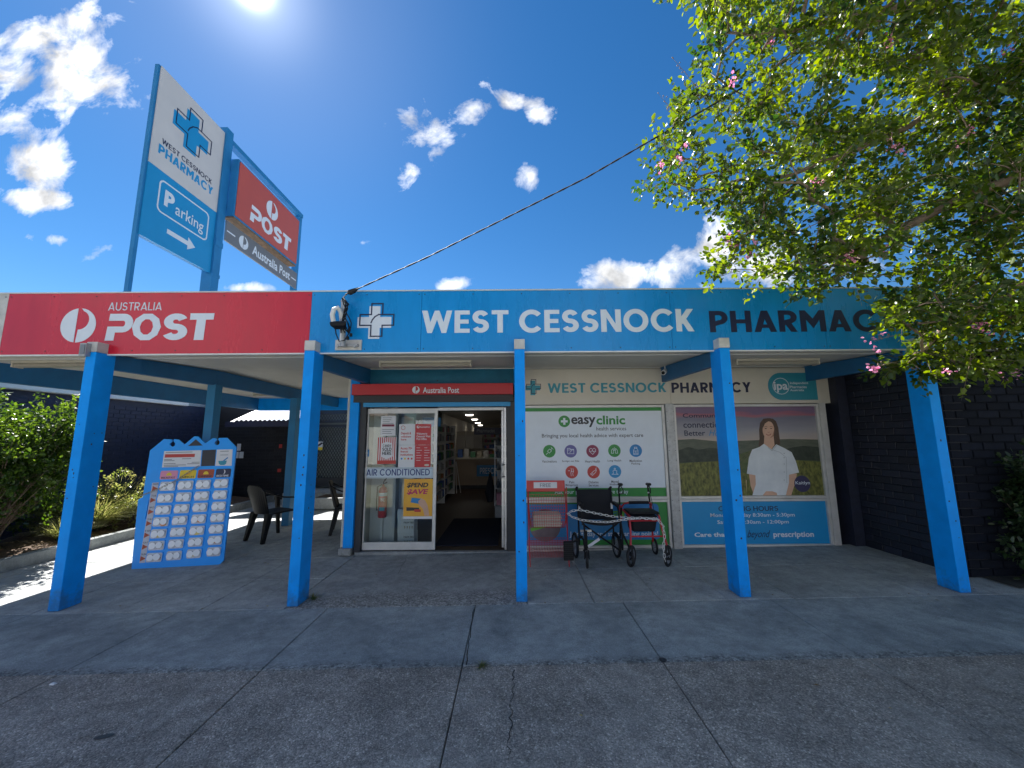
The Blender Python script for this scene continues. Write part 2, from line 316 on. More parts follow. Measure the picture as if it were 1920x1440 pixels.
def concrete(name, c1, c2, agg=0, stain=.5, rough=.85, band=None):
    m = bpy.data.materials.new(name); m.use_nodes = True; nt = m.node_tree; b = nt.nodes['Principled BSDF']; N = nt.nodes.new; L = nt.links.new
    g = N('ShaderNodeNewGeometry'); P = g.outputs['Position']
    n1 = N('ShaderNodeTexNoise'); n1.inputs['Scale'].default_value = 1.6; n1.inputs['Detail'].default_value = 9; n1.inputs['Roughness'].default_value = .68; n1.inputs['Distortion'].default_value = .6; L(P, n1.inputs['Vector'])
    cr = N('ShaderNodeValToRGB'); cr.color_ramp.elements[0].position = .36; cr.color_ramp.elements[1].position = .66; cr.color_ramp.elements[0].color = (*c1, 1); cr.color_ramp.elements[1].color = (*c2, 1); L(n1.outputs['Fac'], cr.inputs[0])
    n2 = N('ShaderNodeTexNoise'); n2.inputs['Scale'].default_value = 150; n2.inputs['Detail'].default_value = 3; L(P, n2.inputs['Vector'])
    mr = N('ShaderNodeMapRange'); mr.inputs['From Min'].default_value = .3; mr.inputs['From Max'].default_value = .7; mr.inputs['To Min'].default_value = .72; mr.inputs['To Max'].default_value = 1.28; L(n2.outputs['Fac'], mr.inputs['Value'])
    sc = N('ShaderNodeVectorMath'); sc.operation = 'SCALE'; L(cr.outputs[0], sc.inputs[0]); L(mr.outputs[0], sc.inputs['Scale']); c = sc.outputs[0]
    n4 = N('ShaderNodeTexNoise'); n4.inputs['Scale'].default_value = 9; n4.inputs['Detail'].default_value = 8; n4.inputs['Roughness'].default_value = .75; L(P, n4.inputs['Vector'])
    mr4 = N('ShaderNodeMapRange'); mr4.inputs['From Min'].default_value = .35; mr4.inputs['From Max'].default_value = .65; mr4.inputs['To Min'].default_value = .78; mr4.inputs['To Max'].default_value = 1.18; L(n4.outputs['Fac'], mr4.inputs['Value'])
    sc4 = N('ShaderNodeVectorMath'); sc4.operation = 'SCALE'; L(c, sc4.inputs[0]); L(mr4.outputs[0], sc4.inputs['Scale']); c = sc4.outputs[0]
    # dark trodden gum spots
    vg = N('ShaderNodeTexVoronoi'); vg.inputs['Scale'].default_value = 3.1; L(P, vg.inputs['Vector'])
    gm = N('ShaderNodeMapRange'); gm.inputs['From Min'].default_value = .035; gm.inputs['From Max'].default_value = .055; gm.inputs['To Min'].default_value = .68; gm.inputs['To Max'].default_value = 1; L(vg.outputs['Distance'], gm.inputs['Value'])
    sg = N('ShaderNodeVectorMath'); sg.operation = 'SCALE'; L(c, sg.inputs[0]); L(gm.outputs[0], sg.inputs['Scale']); c = sg.outputs[0]
    hsrc = n2.outputs['Fac']; bd = .002; bs = .5
    if band:
        # the skin of the slab has worn off along one edge: rough stony strip
        sp_ = N('ShaderNodeSeparateXYZ'); L(P, sp_.inputs[0]); nb = N('ShaderNodeTexNoise'); nb.inputs['Scale'].default_value = 3.5; nb.inputs['Detail'].default_value = 10; nb.inputs['Roughness'].default_value = .7; L(P, nb.inputs['Vector'])
        ma = N('ShaderNodeMath'); ma.operation = 'MULTIPLY_ADD'; L(nb.outputs['Fac'], ma.inputs[0]); ma.inputs[1].default_value = band[2]; L(sp_.outputs[1], ma.inputs[2])
        mk = N('ShaderNodeMapRange'); mk.inputs['From Min'].default_value = band[0] + band[2] * .5; mk.inputs['From Max'].default_value = band[1] + band[2] * .5; mk.inputs['To Min'].default_value = 1; mk.inputs['To Max'].default_value = 0; L(ma.outputs[0], mk.inputs['Value'])
        vo = N('ShaderNodeTexVoronoi'); vo.inputs['Scale'].default_value = 70; L(P, vo.inputs['Vector']); sc_ = N('ShaderNodeSeparateColor'); L(vo.outputs['Color'], sc_.inputs[0])
        vr = N('ShaderNodeValToRGB'); vr.color_ramp.elements[0].color = (.42, .40, .40, 1); vr.color_ramp.elements[1].color = (1.25, 1.2, 1.15, 1); L(sc_.outputs[0], vr.inputs[0])
        ml = N('ShaderNodeVectorMath'); ml.operation = 'MULTIPLY'; L(c, ml.inputs[0]); L(vr.outputs[0], ml.inputs[1])
        mx = N('ShaderNodeMix'); mx.data_type = 'RGBA'; L(mk.outputs[0], mx.inputs['Factor']); L(c, mx.inputs['A']); L(ml.outputs[0], mx.inputs['B']); c = mx.outputs['Result']
    if agg:
        vo = N('ShaderNodeTexVoronoi'); vo.inputs['Scale'].default_value = 125; L(P, vo.inputs['Vector'])
        sepc = N('ShaderNodeSeparateColor'); L(vo.outputs['Color'], sepc.inputs[0])
        vr = N('ShaderNodeValToRGB'); els = vr.color_ramp.elements; els[0].position = 0; els[0].color = (.55, .53, .51, 1); els[1].position = 1; els[1].color = (1.8, 1.76, 1.7, 1)
        e = els.new(.55); e.color = (.9, .86, .84, 1); e = els.new(.93); e.color = (1.25, 1.15, 1.1, 1); L(sepc.outputs[0], vr.inputs[0])
        ml = N('ShaderNodeVectorMath'); ml.operation = 'MULTIPLY'; L(c, ml.inputs[0]); L(vr.outputs[0], ml.inputs[1])
        # the mortar has worn off the stones unevenly
        n3 = N('ShaderNodeTexNoise'); n3.inputs['Scale'].default_value = 1.1; n3.inputs['Detail'].default_value = 10; n3.inputs['Roughness'].default_value = .7; L(P, n3.inputs['Vector'])
        mk = N('ShaderNodeMapRange'); mk.inputs['From Min'].default_value = .34; mk.inputs['From Max'].default_value = .50; mk.inputs['To Min'].default_value = .35; L(n3.outputs['Fac'], mk.inputs['Value'])
        mx = N('ShaderNodeMix'); mx.data_type = 'RGBA'; L(mk.outputs[0], mx.inputs['Factor']); L(c, mx.inputs['A']); L(ml.outputs[0], mx.inputs['B']); c = mx.outputs['Result']
        hsrc = vo.outputs['Distance']; bd = -.003; bs = .7
    L(c, b.inputs['Base Color']); b.inputs['Roughness'].default_value = rough; b.inputs['Specular IOR Level'].default_value = .35
    bp = N('ShaderNodeBump'); bp.inputs['Strength'].default_value = bs; bp.inputs['Distance'].default_value = abs(bd)
    if bd < 0: bp.invert = True
    L(hsrc, bp.inputs['Height']); L(bp.outputs[0], b.inputs['Normal']); MT[name] = m; return m
Y1A = gnd(960, 1133).y; Y2A = gnd(960, 1247).y
CONC = concrete('path_concrete', (.22, .24, .245), (.36, .385, .385), band=(Y2A + .03, Y2A + .09, .22))
PAVE = concrete('awning_paving_concrete', (.28, .295, .295), (.41, .425, .42))
CONCD = concrete('stained_step_concrete', (.25, .26, .26), (.39, .40, .395), band=(Y1A + .22, Y1A + .42, .30))
AGG = concrete('exposed_aggregate', (.26, .245, .22), (.43, .405, .365), agg=1)
JOINT = mat('joint_dirt', (.035, .033, .028), .95, var=.3, vscale=20)
GRASSD = mat('verge_soil', (.18, .18, .13), .95, col2=(.32, .31, .24), vscale=3, bump=.6, bscale=30)
ASPH = mat('asphalt', (.11, .11, .11), .9, var=.25, vscale=2, bump=.5, bscale=80)
BRICKN = mat('navy_painted_brick', (.016, .019, .034), .5, var=.3, vscale=12, bump=.4, bscale=60)
MORTN = mat('navy_painted_mortar', (.010, .011, .020), .7, var=.2, vscale=12)
BRICKK = mat('black_painted_brick', (.012, .012, .016), .55, var=.25, vscale=12, bump=.4, bscale=60)
BRICKX = mat('near_black_brick', (.008, .010, .017), .85, var=.3, vscale=12, bump=.4, bscale=60, spec=.15)  # near black base colour, rough and low gloss
BRICKL = mat('blue_grey_painted_brick', (.018, .026, .065), .55, var=.25, vscale=12, bump=.4, bscale=60)
WOODF = mat('timber_floor', (.04, .022, .014), .5, col2=(.07, .04, .025), vscale=2.5, stretch=(8, .6, 1))

for bm__ in (BRICKN, BRICKK, BRICKL, BRICKX):
    nt = bm__.node_tree; oi = nt.nodes.new('ShaderNodeObjectInfo'); mr = nt.nodes.new('ShaderNodeMapRange'); mr.inputs['To Min'].default_value = .72; mr.inputs['To Max'].default_value = 1.35
    nt.links.new(oi.outputs['Random'], mr.inputs['Value']); b = nt.nodes['Principled BSDF']; src = b.inputs['Base Color'].links[0].from_socket
    sv = nt.nodes.new('ShaderNodeVectorMath'); sv.operation = 'SCALE'; nt.links.new(src, sv.inputs[0]); nt.links.new(mr.outputs[0], sv.inputs['Scale']); nt.links.new(sv.outputs[0], b.inputs['Base Color'])
# ---- lettering (Blender's own font, turned into thin solid letters)
TXC = {}
def glyphs(s, bold=0.0, shear=0, sp=1.0):
    k = (s, bold, shear, sp)
    if k in TXC: return TXC[k]
    cu = bpy.data.curves.new('lettering_curve', 'FONT'); cu.body = s; cu.size = 1; cu.offset = bold; cu.shear = shear; cu.space_character = sp
    cu.resolution_u = 3 if len(s) < 14 else 2
    o = bpy.data.objects.new('lettering_curve', cu); COL.objects.link(o); bpy.context.view_layer.update()
    me = bpy.data.meshes.new_from_object(o.evaluated_get(bpy.context.evaluated_depsgraph_get()))
    v = np.array([(p.co.x, p.co.y) for p in me.vertices]); f = [tuple(p.vertices) for p in me.polygons]
    bpy.data.objects.remove(o); bpy.data.curves.remove(cu); bpy.data.meshes.remove(me)
    TXC[k] = (v, f); return TXC[k]
def _thick(pts, w):
    n = len(pts); L_, Rr = [], []
    for i in range(n):
        p = Vector(pts[i]); a = (p - Vector(pts[i - 1])).normalized() if i else None; b = (Vector(pts[i + 1]) - p).normalized() if i < n - 1 else None
        if a is None: t = b; k = 1
        elif b is None: t = a; k = 1
        else:
            t = (a + b); t = t.normalized() if t.length > 1e-4 else a; k = 1 / max(.22, t.dot(a))
        q = Vector((-t.y, t.x)) * w / 2 * k; L_.append(tuple(p + q)); Rr.append(tuple(p - q))
    return L_ + Rr[::-1]
def _clip(poly, lo=0.0, hi=1.0):
    for sgn, lim in ((1, lo), (-1, -hi)):
        out = []
        for i in range(len(poly)):
            p, q = poly[i], poly[(i + 1) % len(poly)]; a, b = sgn * p[1] - lim, sgn * q[1] - lim
            if a >= 0: out.append(p)
            if (a >= 0) != (b >= 0): t = a / (a - b); out.append((p[0] + (q[0] - p[0]) * t, p[1] + (q[1] - p[1]) * t))
        poly = out
    return poly
def _arc(cx, cy, rx, ry, a0, a1, n=12): return [(cx + rx * math.cos(R(a0 + (a1 - a0) * i / n)), cy + ry * math.sin(R(a0 + (a1 - a0) * i / n))) for i in range(n + 1)]
def capglyph(c, w):
    h = w / 2; rc = lambda x0, x1, y0, y1: [(x0, y0), (x1, y0), (x1, y1), (x0, y1)]; b = w * .9
    D = lambda *p, k=1.0: _clip(_thick(p, w * k))
    if c == 'I': return w, [rc(0, w, 0, 1)]
    if c == 'L': return .54, [[(0, 0), (.54, 0), (.54, b), (w, b), (w, 1), (0, 1)]]
    if c == 'T': return .62, [[(.31 - h, 0), (.31 + h, 0), (.31 + h, 1 - b), (.62, 1 - b), (.62, 1), (0, 1), (0, 1 - b), (.31 - h, 1 - b)]]
    if c == 'E': return .56, [[(0, 0), (.56, 0), (.56, b), (w, b), (w, .5 - b / 2), (.52, .5 - b / 2), (.52, .5 + b / 2), (w, .5 + b / 2), (w, 1 - b), (.56, 1 - b), (.56, 1), (0, 1)]]
    if c == 'F': return .54, [[(0, 0), (w, 0), (w, .46 - b / 2), (.50, .46 - b / 2), (.50, .46 + b / 2), (w, .46 + b / 2), (w, 1 - b), (.54, 1 - b), (.54, 1), (0, 1)]]
    if c == 'H': return .72, [[(0, 0), (w, 0), (w, .5 - b / 2), (.72 - w, .5 - b / 2), (.72 - w, 0), (.72, 0), (.72, 1), (.72 - w, 1), (.72 - w, .5 + b / 2), (w, .5 + b / 2), (w, 1), (0, 1)]]
    if c == 'N': return .74, [[(0, 0), (w, 0), (w, 1 - w * 1.75), (.74 - w, 0), (.74, 0), (.74, 1), (.74 - w, 1), (.74 - w, w * 1.75), (w, 1), (0, 1)]]
    if c == 'M': return .88, [[(0, 0), (w, 0), (w, 1 - w * 2.1), (.44, .16), (.88 - w, 1 - w * 2.1), (.88 - w, 0), (.88, 0), (.88, 1), (.88 - w * .95, 1), (.44, .16 + w * 2.2), (w * .95, 1), (0, 1)]]
    if c == 'A': e = .39 - .55 * w; ya = (.39 - 1.08 * w) / e; return .78, [[(0, 0), (1.08 * w, 0), (.39, ya), (.78 - 1.08 * w, 0), (.78, 0), (.39 + .55 * w, 1), (.39 - .55 * w, 1)], rc(.17, .61, .19, .19 + b * .85)]
    if c == 'V': e = .37 - .55 * w; ya = 1 - (.37 - 1.08 * w) / e; return .74, [[(0, 1), (1.08 * w, 1), (.37, ya), (.74 - 1.08 * w, 1), (.74, 1), (.37 + .55 * w, 0), (.37 - .55 * w, 0)]]
    if c == 'W': return 1.12, [D((h * .8, 1.1), (.30, w * .35), (.56, 1 - w * .25), (.82, w * .35), (1.12 - h * .8, 1.1), k=.98)]
    if c == 'Y': return .72, [D((h * .8, 1.1), (.36, .44), (.72 - h * .8, 1.1)), rc(.36 - h, .36 + h, 0, .5)]
    if c == 'X': return .72, [D((.72 - h, 1.1), (h, -.1)), D((h, 1.1), (.72 - h, -.1))]
    if c == 'K': return .70, [rc(0, w, 0, 1), D((w * .7, .38), (.70 - h * 1.1, 1.08)), D((.26, .56), (.70 - h * 1.15, -.08))]
    if c == 'Z': return .62, [[(0, 0), (.62, 0), (.62, b), (w * 1.3, b), (.62, 1 - b), (.62, 1), (0, 1), (0, 1 - b), (.62 - w * 1.3, 1 - b), (0, b)]]
    if c in 'OQ':
        r = [_thick(_arc(.46, .5, .46 - h, .52 - h, a, a + 181, 16), w) for a in (0, 180)]
        return .92, r + ([D((.52, .25), (.9, -.1))] if c == 'Q' else [])
    if c == 'C': return .84, [_thick(_arc(.46, .5, .46 - h, .52 - h, 40, 320, 26), w)]
    if c == 'G': return .88, [_thick(_arc(.46, .5, .46 - h, .52 - h, 40, 352, 28), w), rc(.46, .90, .5 - b * .75, .5 + b * .15)]
    if c == 'D': return .78, [rc(0, w, 0, 1), _thick([(w * .5, h)] + _arc(.34, .5, .44 - h, .5 - h, -90, 90, 16) + [(w * .5, 1 - h)], w)]
    if c == 'U': return .70, [_thick([(h, 1)] + _arc(.35, .35, .35 - h, .37 - h, 180, 360, 14) + [(.70 - h, 1)], w)]
    if c == 'J': return .5, [_thick(_arc(.23, .28, .25 - h, .30 - h, 200, 360, 10) + [(.5 - h, 1)], w)]
    if c == 'P': return .64, [rc(0, w, 0, 1), _thick([(w * .5, .36)] + _arc(.34, .68, .30 - h, .32 - h + .0, -90, 90, 14) + [(w * .5, 1 - h)], w)]
    if c == 'R': return .66, [rc(0, w, 0, 1), _thick([(w * .5, .38)] + _arc(.34, .69, .30 - h, .31 - h, -90, 90, 14) + [(w * .5, 1 - h)], w), D((.30, .44), (.66 - h * 1.1, -.08))]
    if c == 'B': return .66, [rc(0, w, 0, 1), _thick([(w * .5, .5)] + _arc(.36, .74, .27 - h, .26 - h, -90, 90, 12) + [(w * .5, 1 - h)], w * .95), _thick([(w * .5, h)] + _arc(.36, .27, .30 - h, .27 - h, -90, 90, 12) + [(w * .5, .52)], w * .95)]
    if c == 'S':
        ry = (.5 - h) / 2; up_ = _arc(.31, .5 + ry, .30 - h, ry, 22, 270, 16); lo_ = _arc(.31, .5 - ry, .31 - h, ry, 90, -158, 16)
        k = .5 - h * .0; return .63, [_thick(up_[:-1] + lo_, w)]
    return .35, []
def letters(mb, pl, s, box, d=.003, th=.0015, bold=.02, shear=0, sp=1.0):
    if s.replace(' ', '').isalpha() and s.upper() == s and len(s) > 1 or s in ('S', 'P'):
        w = .11 + bold * 2.1; gap = .10 + (.02 if bold < .03 else -.01); x = 0; items = []
        for ch in s:
            if ch == ' ': x += .30; continue
            a, ps = capglyph(ch, w); items.append((x, ps)); x += a + gap
        tot = x - gap; u0, u1, v0, v1 = box
        for x0, ps in items:
            for k, p in enumerate(ps):
                if len(p) > 2: mb.prism(pl, [(u0 + (x0 + a + shear * b) / tot * (u1 - u0), v0 + b * (v1 - v0)) for a, b in p], d, d + th + k * .0003)
        return mb
    return letters_font(mb, pl, s, box, d, th, bold * .8, shear, sp)
def letters_font(mb, pl, s, box, d=.003, th=.0015, bold=.02, shear=0, sp=1.0):
    """flat print: the letters of s fitted into box (u0,u1,v0,v1) on plane pl"""
    v, f = glyphs(s, bold, shear, sp)
    if len(v) == 0: return mb
    lo, hi = v.min(0), v.max(0); u0, u1, v0, v1 = box
    q = (v - lo) / np.maximum(hi - lo, 1e-6)
    vs = [pl.P(u0 + a * (u1 - u0), v0 + b * (v1 - v0), d + th) for a, b in q]
    return mb.add(vs, f)
def pbox(pl, x0, y0, x1, y1):
    """a pixel box of the photograph as (u0,u1,v0,v1) on plane pl"""
    a = pl.uv(x0, (y0 + y1) / 2); b = pl.uv(x1, (y0 + y1) / 2); c = pl.uv((x0 + x1) / 2, y0); e = pl.uv((x0 + x1) / 2, y1)
    return (a[0], b[0], e[1], c[1])
def T(parent, pl, s, pb, m, d=.003, bold=.02, shear=0, name='lettering', uvbox=None, sp=1.0):
    mb = MB(); letters(mb, pl, s, uvbox or pbox(pl, *pb), d, .0015, bold, shear, sp)
    return mb.build(name, m, parent)
def Trow(parent, pl, rows, m, d=.003, bold=.02, name='lettering'):
    mb = MB()
    for s, pb in rows: letters(mb, pl, s, pbox(pl, *pb), d, .0015, bold)
    return mb.build(name, m, parent)
def post_logo(mb, pl, cu, cv, r, d0, d1, sh=.06):
    n = 16; cut = -.10 * r
    L_ = [(cu + r * math.cos(a), cv + r * math.sin(a)) for a in [R(97) + (R(263) - R(97)) * i / n for i in range(n + 1)]]
    mb.prism(pl, L_, d0, d1)
    out = [(cu + r * math.cos(a), cv + r * math.sin(a)) for a in [R(86) - R(178) * i / n for i in range(n + 1)]]
    inn = [(cu + .06 * r + .52 * r * math.cos(a), cv + .30 * r + .55 * r * math.sin(a)) for a in [R(-88) + R(160) * i / n for i in range(n + 1)]]
    mb.prism(pl, out + [(cu + .02 * r, cv - .25 * r)] + inn, d0, d1); return mb
def post_word(mb, pl, box, d0, d1):
    """the broad POST word with its cut-open P"""
    u0, u1, v0, v1 = box; w = u1 - u0; h = v1 - v0
    X = lambda a: u0 + a * w
    Y = lambda b: v0 + b * h
    n = 10
    def arc(cx, cy, rx, ry, a0, a1): return [(X(cx + rx * math.cos(R(a0 + (a1 - a0) * i / n))), Y(cy + ry * math.sin(R(a0 + (a1 - a0) * i / n)))) for i in range(n + 1)]
    # P: top bar into bowl into stem
    mb.prism(pl, [(X(.02), Y(1))] + arc(.155, .65, .09, .35, 90, -90) + [(X(.085), Y(.30)), (X(.082), Y(0)), (X(0), Y(0)), (X(.01), Y(.52)), (X(.15), Y(.52))] + arc(.150, .63, .022, .11, -90, 90) + [(X(.015), Y(.74))], d0, d1)
    o = arc(.375, .5, .135, .52, 0, 360)[:-1]; i_ = arc(.375, .5, .062, .30, 0, 360)[:-1]; b = len(mb.v); k = len(o)
    for q in range(k):
        p = [o[q], o[(q + 1) % k], i_[(q + 1) % k], i_[q]]; mb.prism(pl, p, d0, d1)
    letters(mb, pl, 'S', (X(.53), X(.765), Y(-.0), Y(1.0)), d0, d1 - d0, .055)
    mb.prism(pl, [(X(.775), Y(1)), (X(1), Y(1)), (X(.997), Y(.76)), (X(.925), Y(.76)), (X(.92), Y(0)), (X(.83), Y(0)), (X(.84), Y(.76)), (X(.775), Y(.76))], d0, d1)
    return mb
def cross_solid(mb, pl, cu, cv, r, d0, d1, w=.33):
    k = r * w
    mb.prism(pl, [(cu - k, cv - r), (cu + k, cv - r), (cu + k, cv - k), (cu + r, cv - k), (cu + r, cv + k), (cu + k, cv + k), (cu + k, cv + r), (cu - k, cv + r), (cu - k, cv + k), (cu - r, cv + k), (cu - r, cv - k), (cu - k, cv - k)], d0, d1); return mb
def cross_line(mb, pl, cu, cv, r, lw, d0, d1, w=.33):
    k = r * w; c = lambda a, b: (cu + a, cv + b)
    mb.stroke(pl, [c(k, r * .35 + k * .2), c(k, r), c(-k, r), c(-k, k), c(-r, k), c(-r, -k), c(-k, -k), c(-k, -r), c(k, -r), c(k, -k), c(r, -k), c(r, k), c(k * .3, k), c(-k * .35, k * .6), c(-k * .8, 0), c(-k, -k * .5)], lw, d0, d1); return mb

# ================================================================ THE SETTING
YF = 3.95; YP = 3.84; YW = 5.5          # fascia face, front of the posts, shopfront wall
def sheet(mb, x0, x1, y0, y1, dz, nx=1):
    for i in range(nx):
        a = x0 + (x1 - x0) * i / nx; b = x0 + (x1 - x0) * (i + 1) / nx
        mb.add([(a, y0, G(a) + dz), (b, y0, G(b) + dz), (b, y1, G(b) + dz), (a, y1, G(a) + dz)], [(0, 1, 2, 3)])
    return mb
mb = MB(); mb.add([(-600, -600, -.35), (600, -600, -.35), (600, 900, -.35), (-600, 900, -.35)], [(0, 1, 2, 3)]); mb.build('ground', GRASSD, kind='structure')
mb = MB(); sheet(mb, -60, 60, -3.2, 1.85, -.05, 1); mb.build('verge', GRASSD, kind='structure')
mb = MB(); sheet(mb, -60, 60, -14, -3.2, -.16, 1); mb.build('road', ASPH, kind='structure')
fp = MB(); sheet(fp, -60, 30, 1.85, 14, -.06, 1).build('joint_bed', JOINT, kind='structure')
# the paved path: every slab a piece of its own
PATH = MB(); sheet(PATH, -60, -14, 1.9, 14, -.02, 1)
PATHO = PATH.build('footpath', CONC, kind='structure')
def slab(x0, x1, y0, y1, m, gap=.0035, dz=0, name='slab', tilt=True):
    g = gap; mb = MB(); z = [G(x0) + dz + U(-.002, .002), G(x1) + dz + U(-.002, .002)]
    c = .004
    b = [(x0 + g, y0 + g, z[0] - .09), (x1 - g, y0 + g, z[1] - .09), (x1 - g, y1 - g, z[1] - .09), (x0 + g, y1 - g, z[0] - .09)]
    t1 = [(p[0], p[1], p[2] + .09 - c) for p in b]
    t2 = [(x0 + g + c, y0 + g + c, z[0]), (x1 - g - c, y0 + g + c, z[1]), (x1 - g - c, y1 - g - c, z[1]), (x0 + g + c, y1 - g - c, z[0])]
    mb.add(b + t1 + t2, [(0, 1, 5, 4), (1, 2, 6, 5), (2, 3, 7, 6), (3, 0, 4, 7), (4, 5, 9, 8), (5, 6, 10, 9), (6, 7, 11, 10), (7, 4, 8, 11), (8, 9, 10, 11)])
    return mb.build(name, m, PATHO)
JX = [-.35 + 1.36 * k for k in range(-9, 6)]
y1a = gnd(960, 1133).y; y2a = gnd(960, 1247).y
for a, b in zip(JX[:-1], JX[1:]):
    slab(a, b, y2a, y1a, CONC); slab(a, b, 1.9, y2a, AGG)
slab(-2.12, .13, y1a, YW - .06, CONCD, .006)
for k in range(9):
    a = .13 + .62 * k; slab(a, a + .62, y1a, 4.72, PAVE, .003); slab(a, a + .62, 4.72, YW, PAVE, .003)
for k in range(6):
    b = -2.12 - .78 * k
    for j in range(9):
        y = y1a + .78 * j; slab(b - .78, b, y, y + .78, PAVE, .003)
for k in range(5):   # plain path to the left of the awning's last post, beside the neighbour's bed
    slab(-10, -6.8, y1a + 1.2 * k, y1a + 1.2 * (k + 1), CONC) if k == 0 else None
# cracks are thin dirt-filled lines in the worn slab
def crack(pts, w=.006):
    mb = MB()
    for a, b in zip(pts[:-1], pts[1:]):
        A = Vector(a); B = Vector(b); q = (B - A).to_3d().cross(Vector((0, 0, 1))).normalized() * w * U(.15, .6)
        mb.add([(A.x - q.x, A.y - q.y, G(A.x) + .0035), (A.x + q.x, A.y + q.y, G(A.x) + .0035), (B.x + q.x, B.y + q.y, G(B.x) + .0035), (B.x - q.x, B.y - q.y, G(B.x) + .0035)], [(0, 1, 2, 3)])
    return mb.build('crack', JOINT, PATHO)
def wig(p0, p1, n=26, a=.012):
    p0 = gnd(*p0); p1 = gnd(*p1); return [(p0.x + (p1.x - p0.x) * i / n + U(-a, a), p0.y + (p1.y - p0.y) * i / n) for i in range(n + 1)]
crack(wig((963, 1257), (953, 1425))); crack(wig((888, 1143), (874, 1248), 14, .008), .008); crack(wig((764, 1040), (748, 1075), 8, .01), .003)
# step edge at the shop door
mb = MB(); mb.box(-2.14, .10, YW - .055, YW + .02, .0, .135); mb.build('door_step', CONCD, kind='structure')

# garden bed on the left with its kerb
XB = -6.28
mb = MB(); n = 26
for i in range(n):
    for j in range(10):
        x0 = XB - .12 - 1.9 * j / 10; x1 = XB - .12 - 1.9 * (j + 1) / 10; ya = 2.4 + 8.1 * i / n; yb = 2.4 + 8.1 * (i + 1) / n
        h = lambda x, y: G(x) + .10 + .05 * math.sin(3 * x + 1.7 * y) + .04 * math.sin(7 * y + x)
        mb.add([(x1, ya, h(x1, ya)), (x0, ya, h(x0, ya)), (x0, yb, h(x0, yb)), (x1, yb, h(x1, yb))], [(0, 1, 2, 3)])
mb.build('garden_bed_soil', MULCH, kind='structure')
KERB = MB()
KERBO = MB().box(XB - .12, XB, 2.3, 2.4, -.1, G(XB) + .15).build('garden_kerb', CONC, kind='structure')
for i in range(7):
    ya = 2.4 + 1.15 * i; mb = MB(); mb.box(XB - .12, XB, ya + .004, ya + 1.146, -.1, G(XB) + .15 + U(-.004, .004)); mb.build('kerb_stone', CONC, KERBO, bevel=.012)

# ---------------------------------------------------------------- brick walls
def brick_mesh(L_, w, pl, m, H_=.076):
    mb = MB(); c = .005
    a, b = L_, H_
    vs = [pl.u * x + pl.v * y + pl.n * z for x, y, z in [(0, 0, -w), (a, 0, -w), (a, b, -w), (0, b, -w), (0, 0, -c), (a, 0, -c), (a, b, -c), (0, b, -c), (c, c, 0), (a - c, c, 0), (a - c, b - c, 0), (c, b - c, 0)]]
    mb.add(vs, [(0, 1, 5, 4), (1, 2, 6, 5), (2, 3, 7, 6), (3, 0, 4, 7), (4, 5, 9, 8), (5, 6, 10, 9), (6, 7, 11, 10), (7, 4, 8, 11), (8, 9, 10, 11)])
    return mb.mesh('brick', m)
def brickwork(parent, pl, u0, u1, v0, v1, m, limit=290, holes=(), near=None):
    L_, H_, g = .230, .076, .010; full = brick_mesh(L_, .01, pl, m); half = brick_mesh(L_ / 2 - g / 2, .01, pl, m)
    items = []; r = 0; v = v0
    while v + H_ <= v1 + .02:
        u = u0; first = r % 2
        while u < u1 - .05:
            l = L_ if not first else L_ / 2 - g / 2
            me = full if not first else half
            if u + l > u1 + .005:
                me = half; l = L_ / 2 - g / 2
                if u + l > u1 + .03: break
            first = 0
            if not any(h[0] - l < u < h[1] and h[2] - H_ < v < h[3] for h in holes): items.append((u, v, me))
            u += l + g
        v += H_ + g; r += 1
    o0 = org(parent)
    items.sort(key=lambda t: (pl.P(t[0], t[1]) - CAM).length)
    for (u, v, me) in items[:limit]:
        o = bpy.data.objects.new('brick', me); COL.objects.link(o); o.parent = parent; o.location = pl.P(u, v, .010 + U(-.0015, .0015)) - o0
    if len(items) > limit:
        mb = MB()
        for (u, v, me) in items[limit:]:
            p = pl.P(u, v, .010 + U(-.0015, .0015)); mb.add([p + q.co for q in me.vertices], [tuple(f.vertices) for f in me.polygons])
        mb.build('brickwork', m, parent, kind='stuff')
# right: the dark return wall beside the shop windows, then its face towards the street
XR = 4.72
t = thing('brick_wall', (XR, 4.2, .1), 'dark navy painted brick wall closing off the right end of the shopfront beside the hours poster', 'wall')
mb = MB(); mb.box(XR, XR + .22, 4.22, YW + .3, .05, 2.66); mb.build('wall_core', MORTN, t)
pr = PL((XR, 0, 0), (0, -1, 0), (0, 0, 1))     # faces -x
brickwork(t, pr, -(YW - .12), -4.24, .2, 2.6, BRICKN)
mb = MB(); mb.box(XR - .14, XR - .001, YW - .11, YW + .12, .1, 2.62); mb.build('wall_pier', BRICKN, t)
t = thing('brick_wall', (7, 4.3, .1), 'very dark brick wall of the next shop behind the shrub at the right edge', 'wall')
mb = MB(); mb.box(XR + .225, 11, 4.222, 4.5, .05, 3.0); mb.build('wall_core', BRICKX, t)
pf = PL((0, 4.216, 0), (1, 0, 0), (0, 0, 1)); brickwork(t, pf, XR + .004, 8.2, .2, 2.9, BRICKX)
mb = MB(); sheet(mb, XR + .1, 9, 3.9, 4.26, .012, 3); mb.build('planting_strip_soil', JOINT, kind='structure')

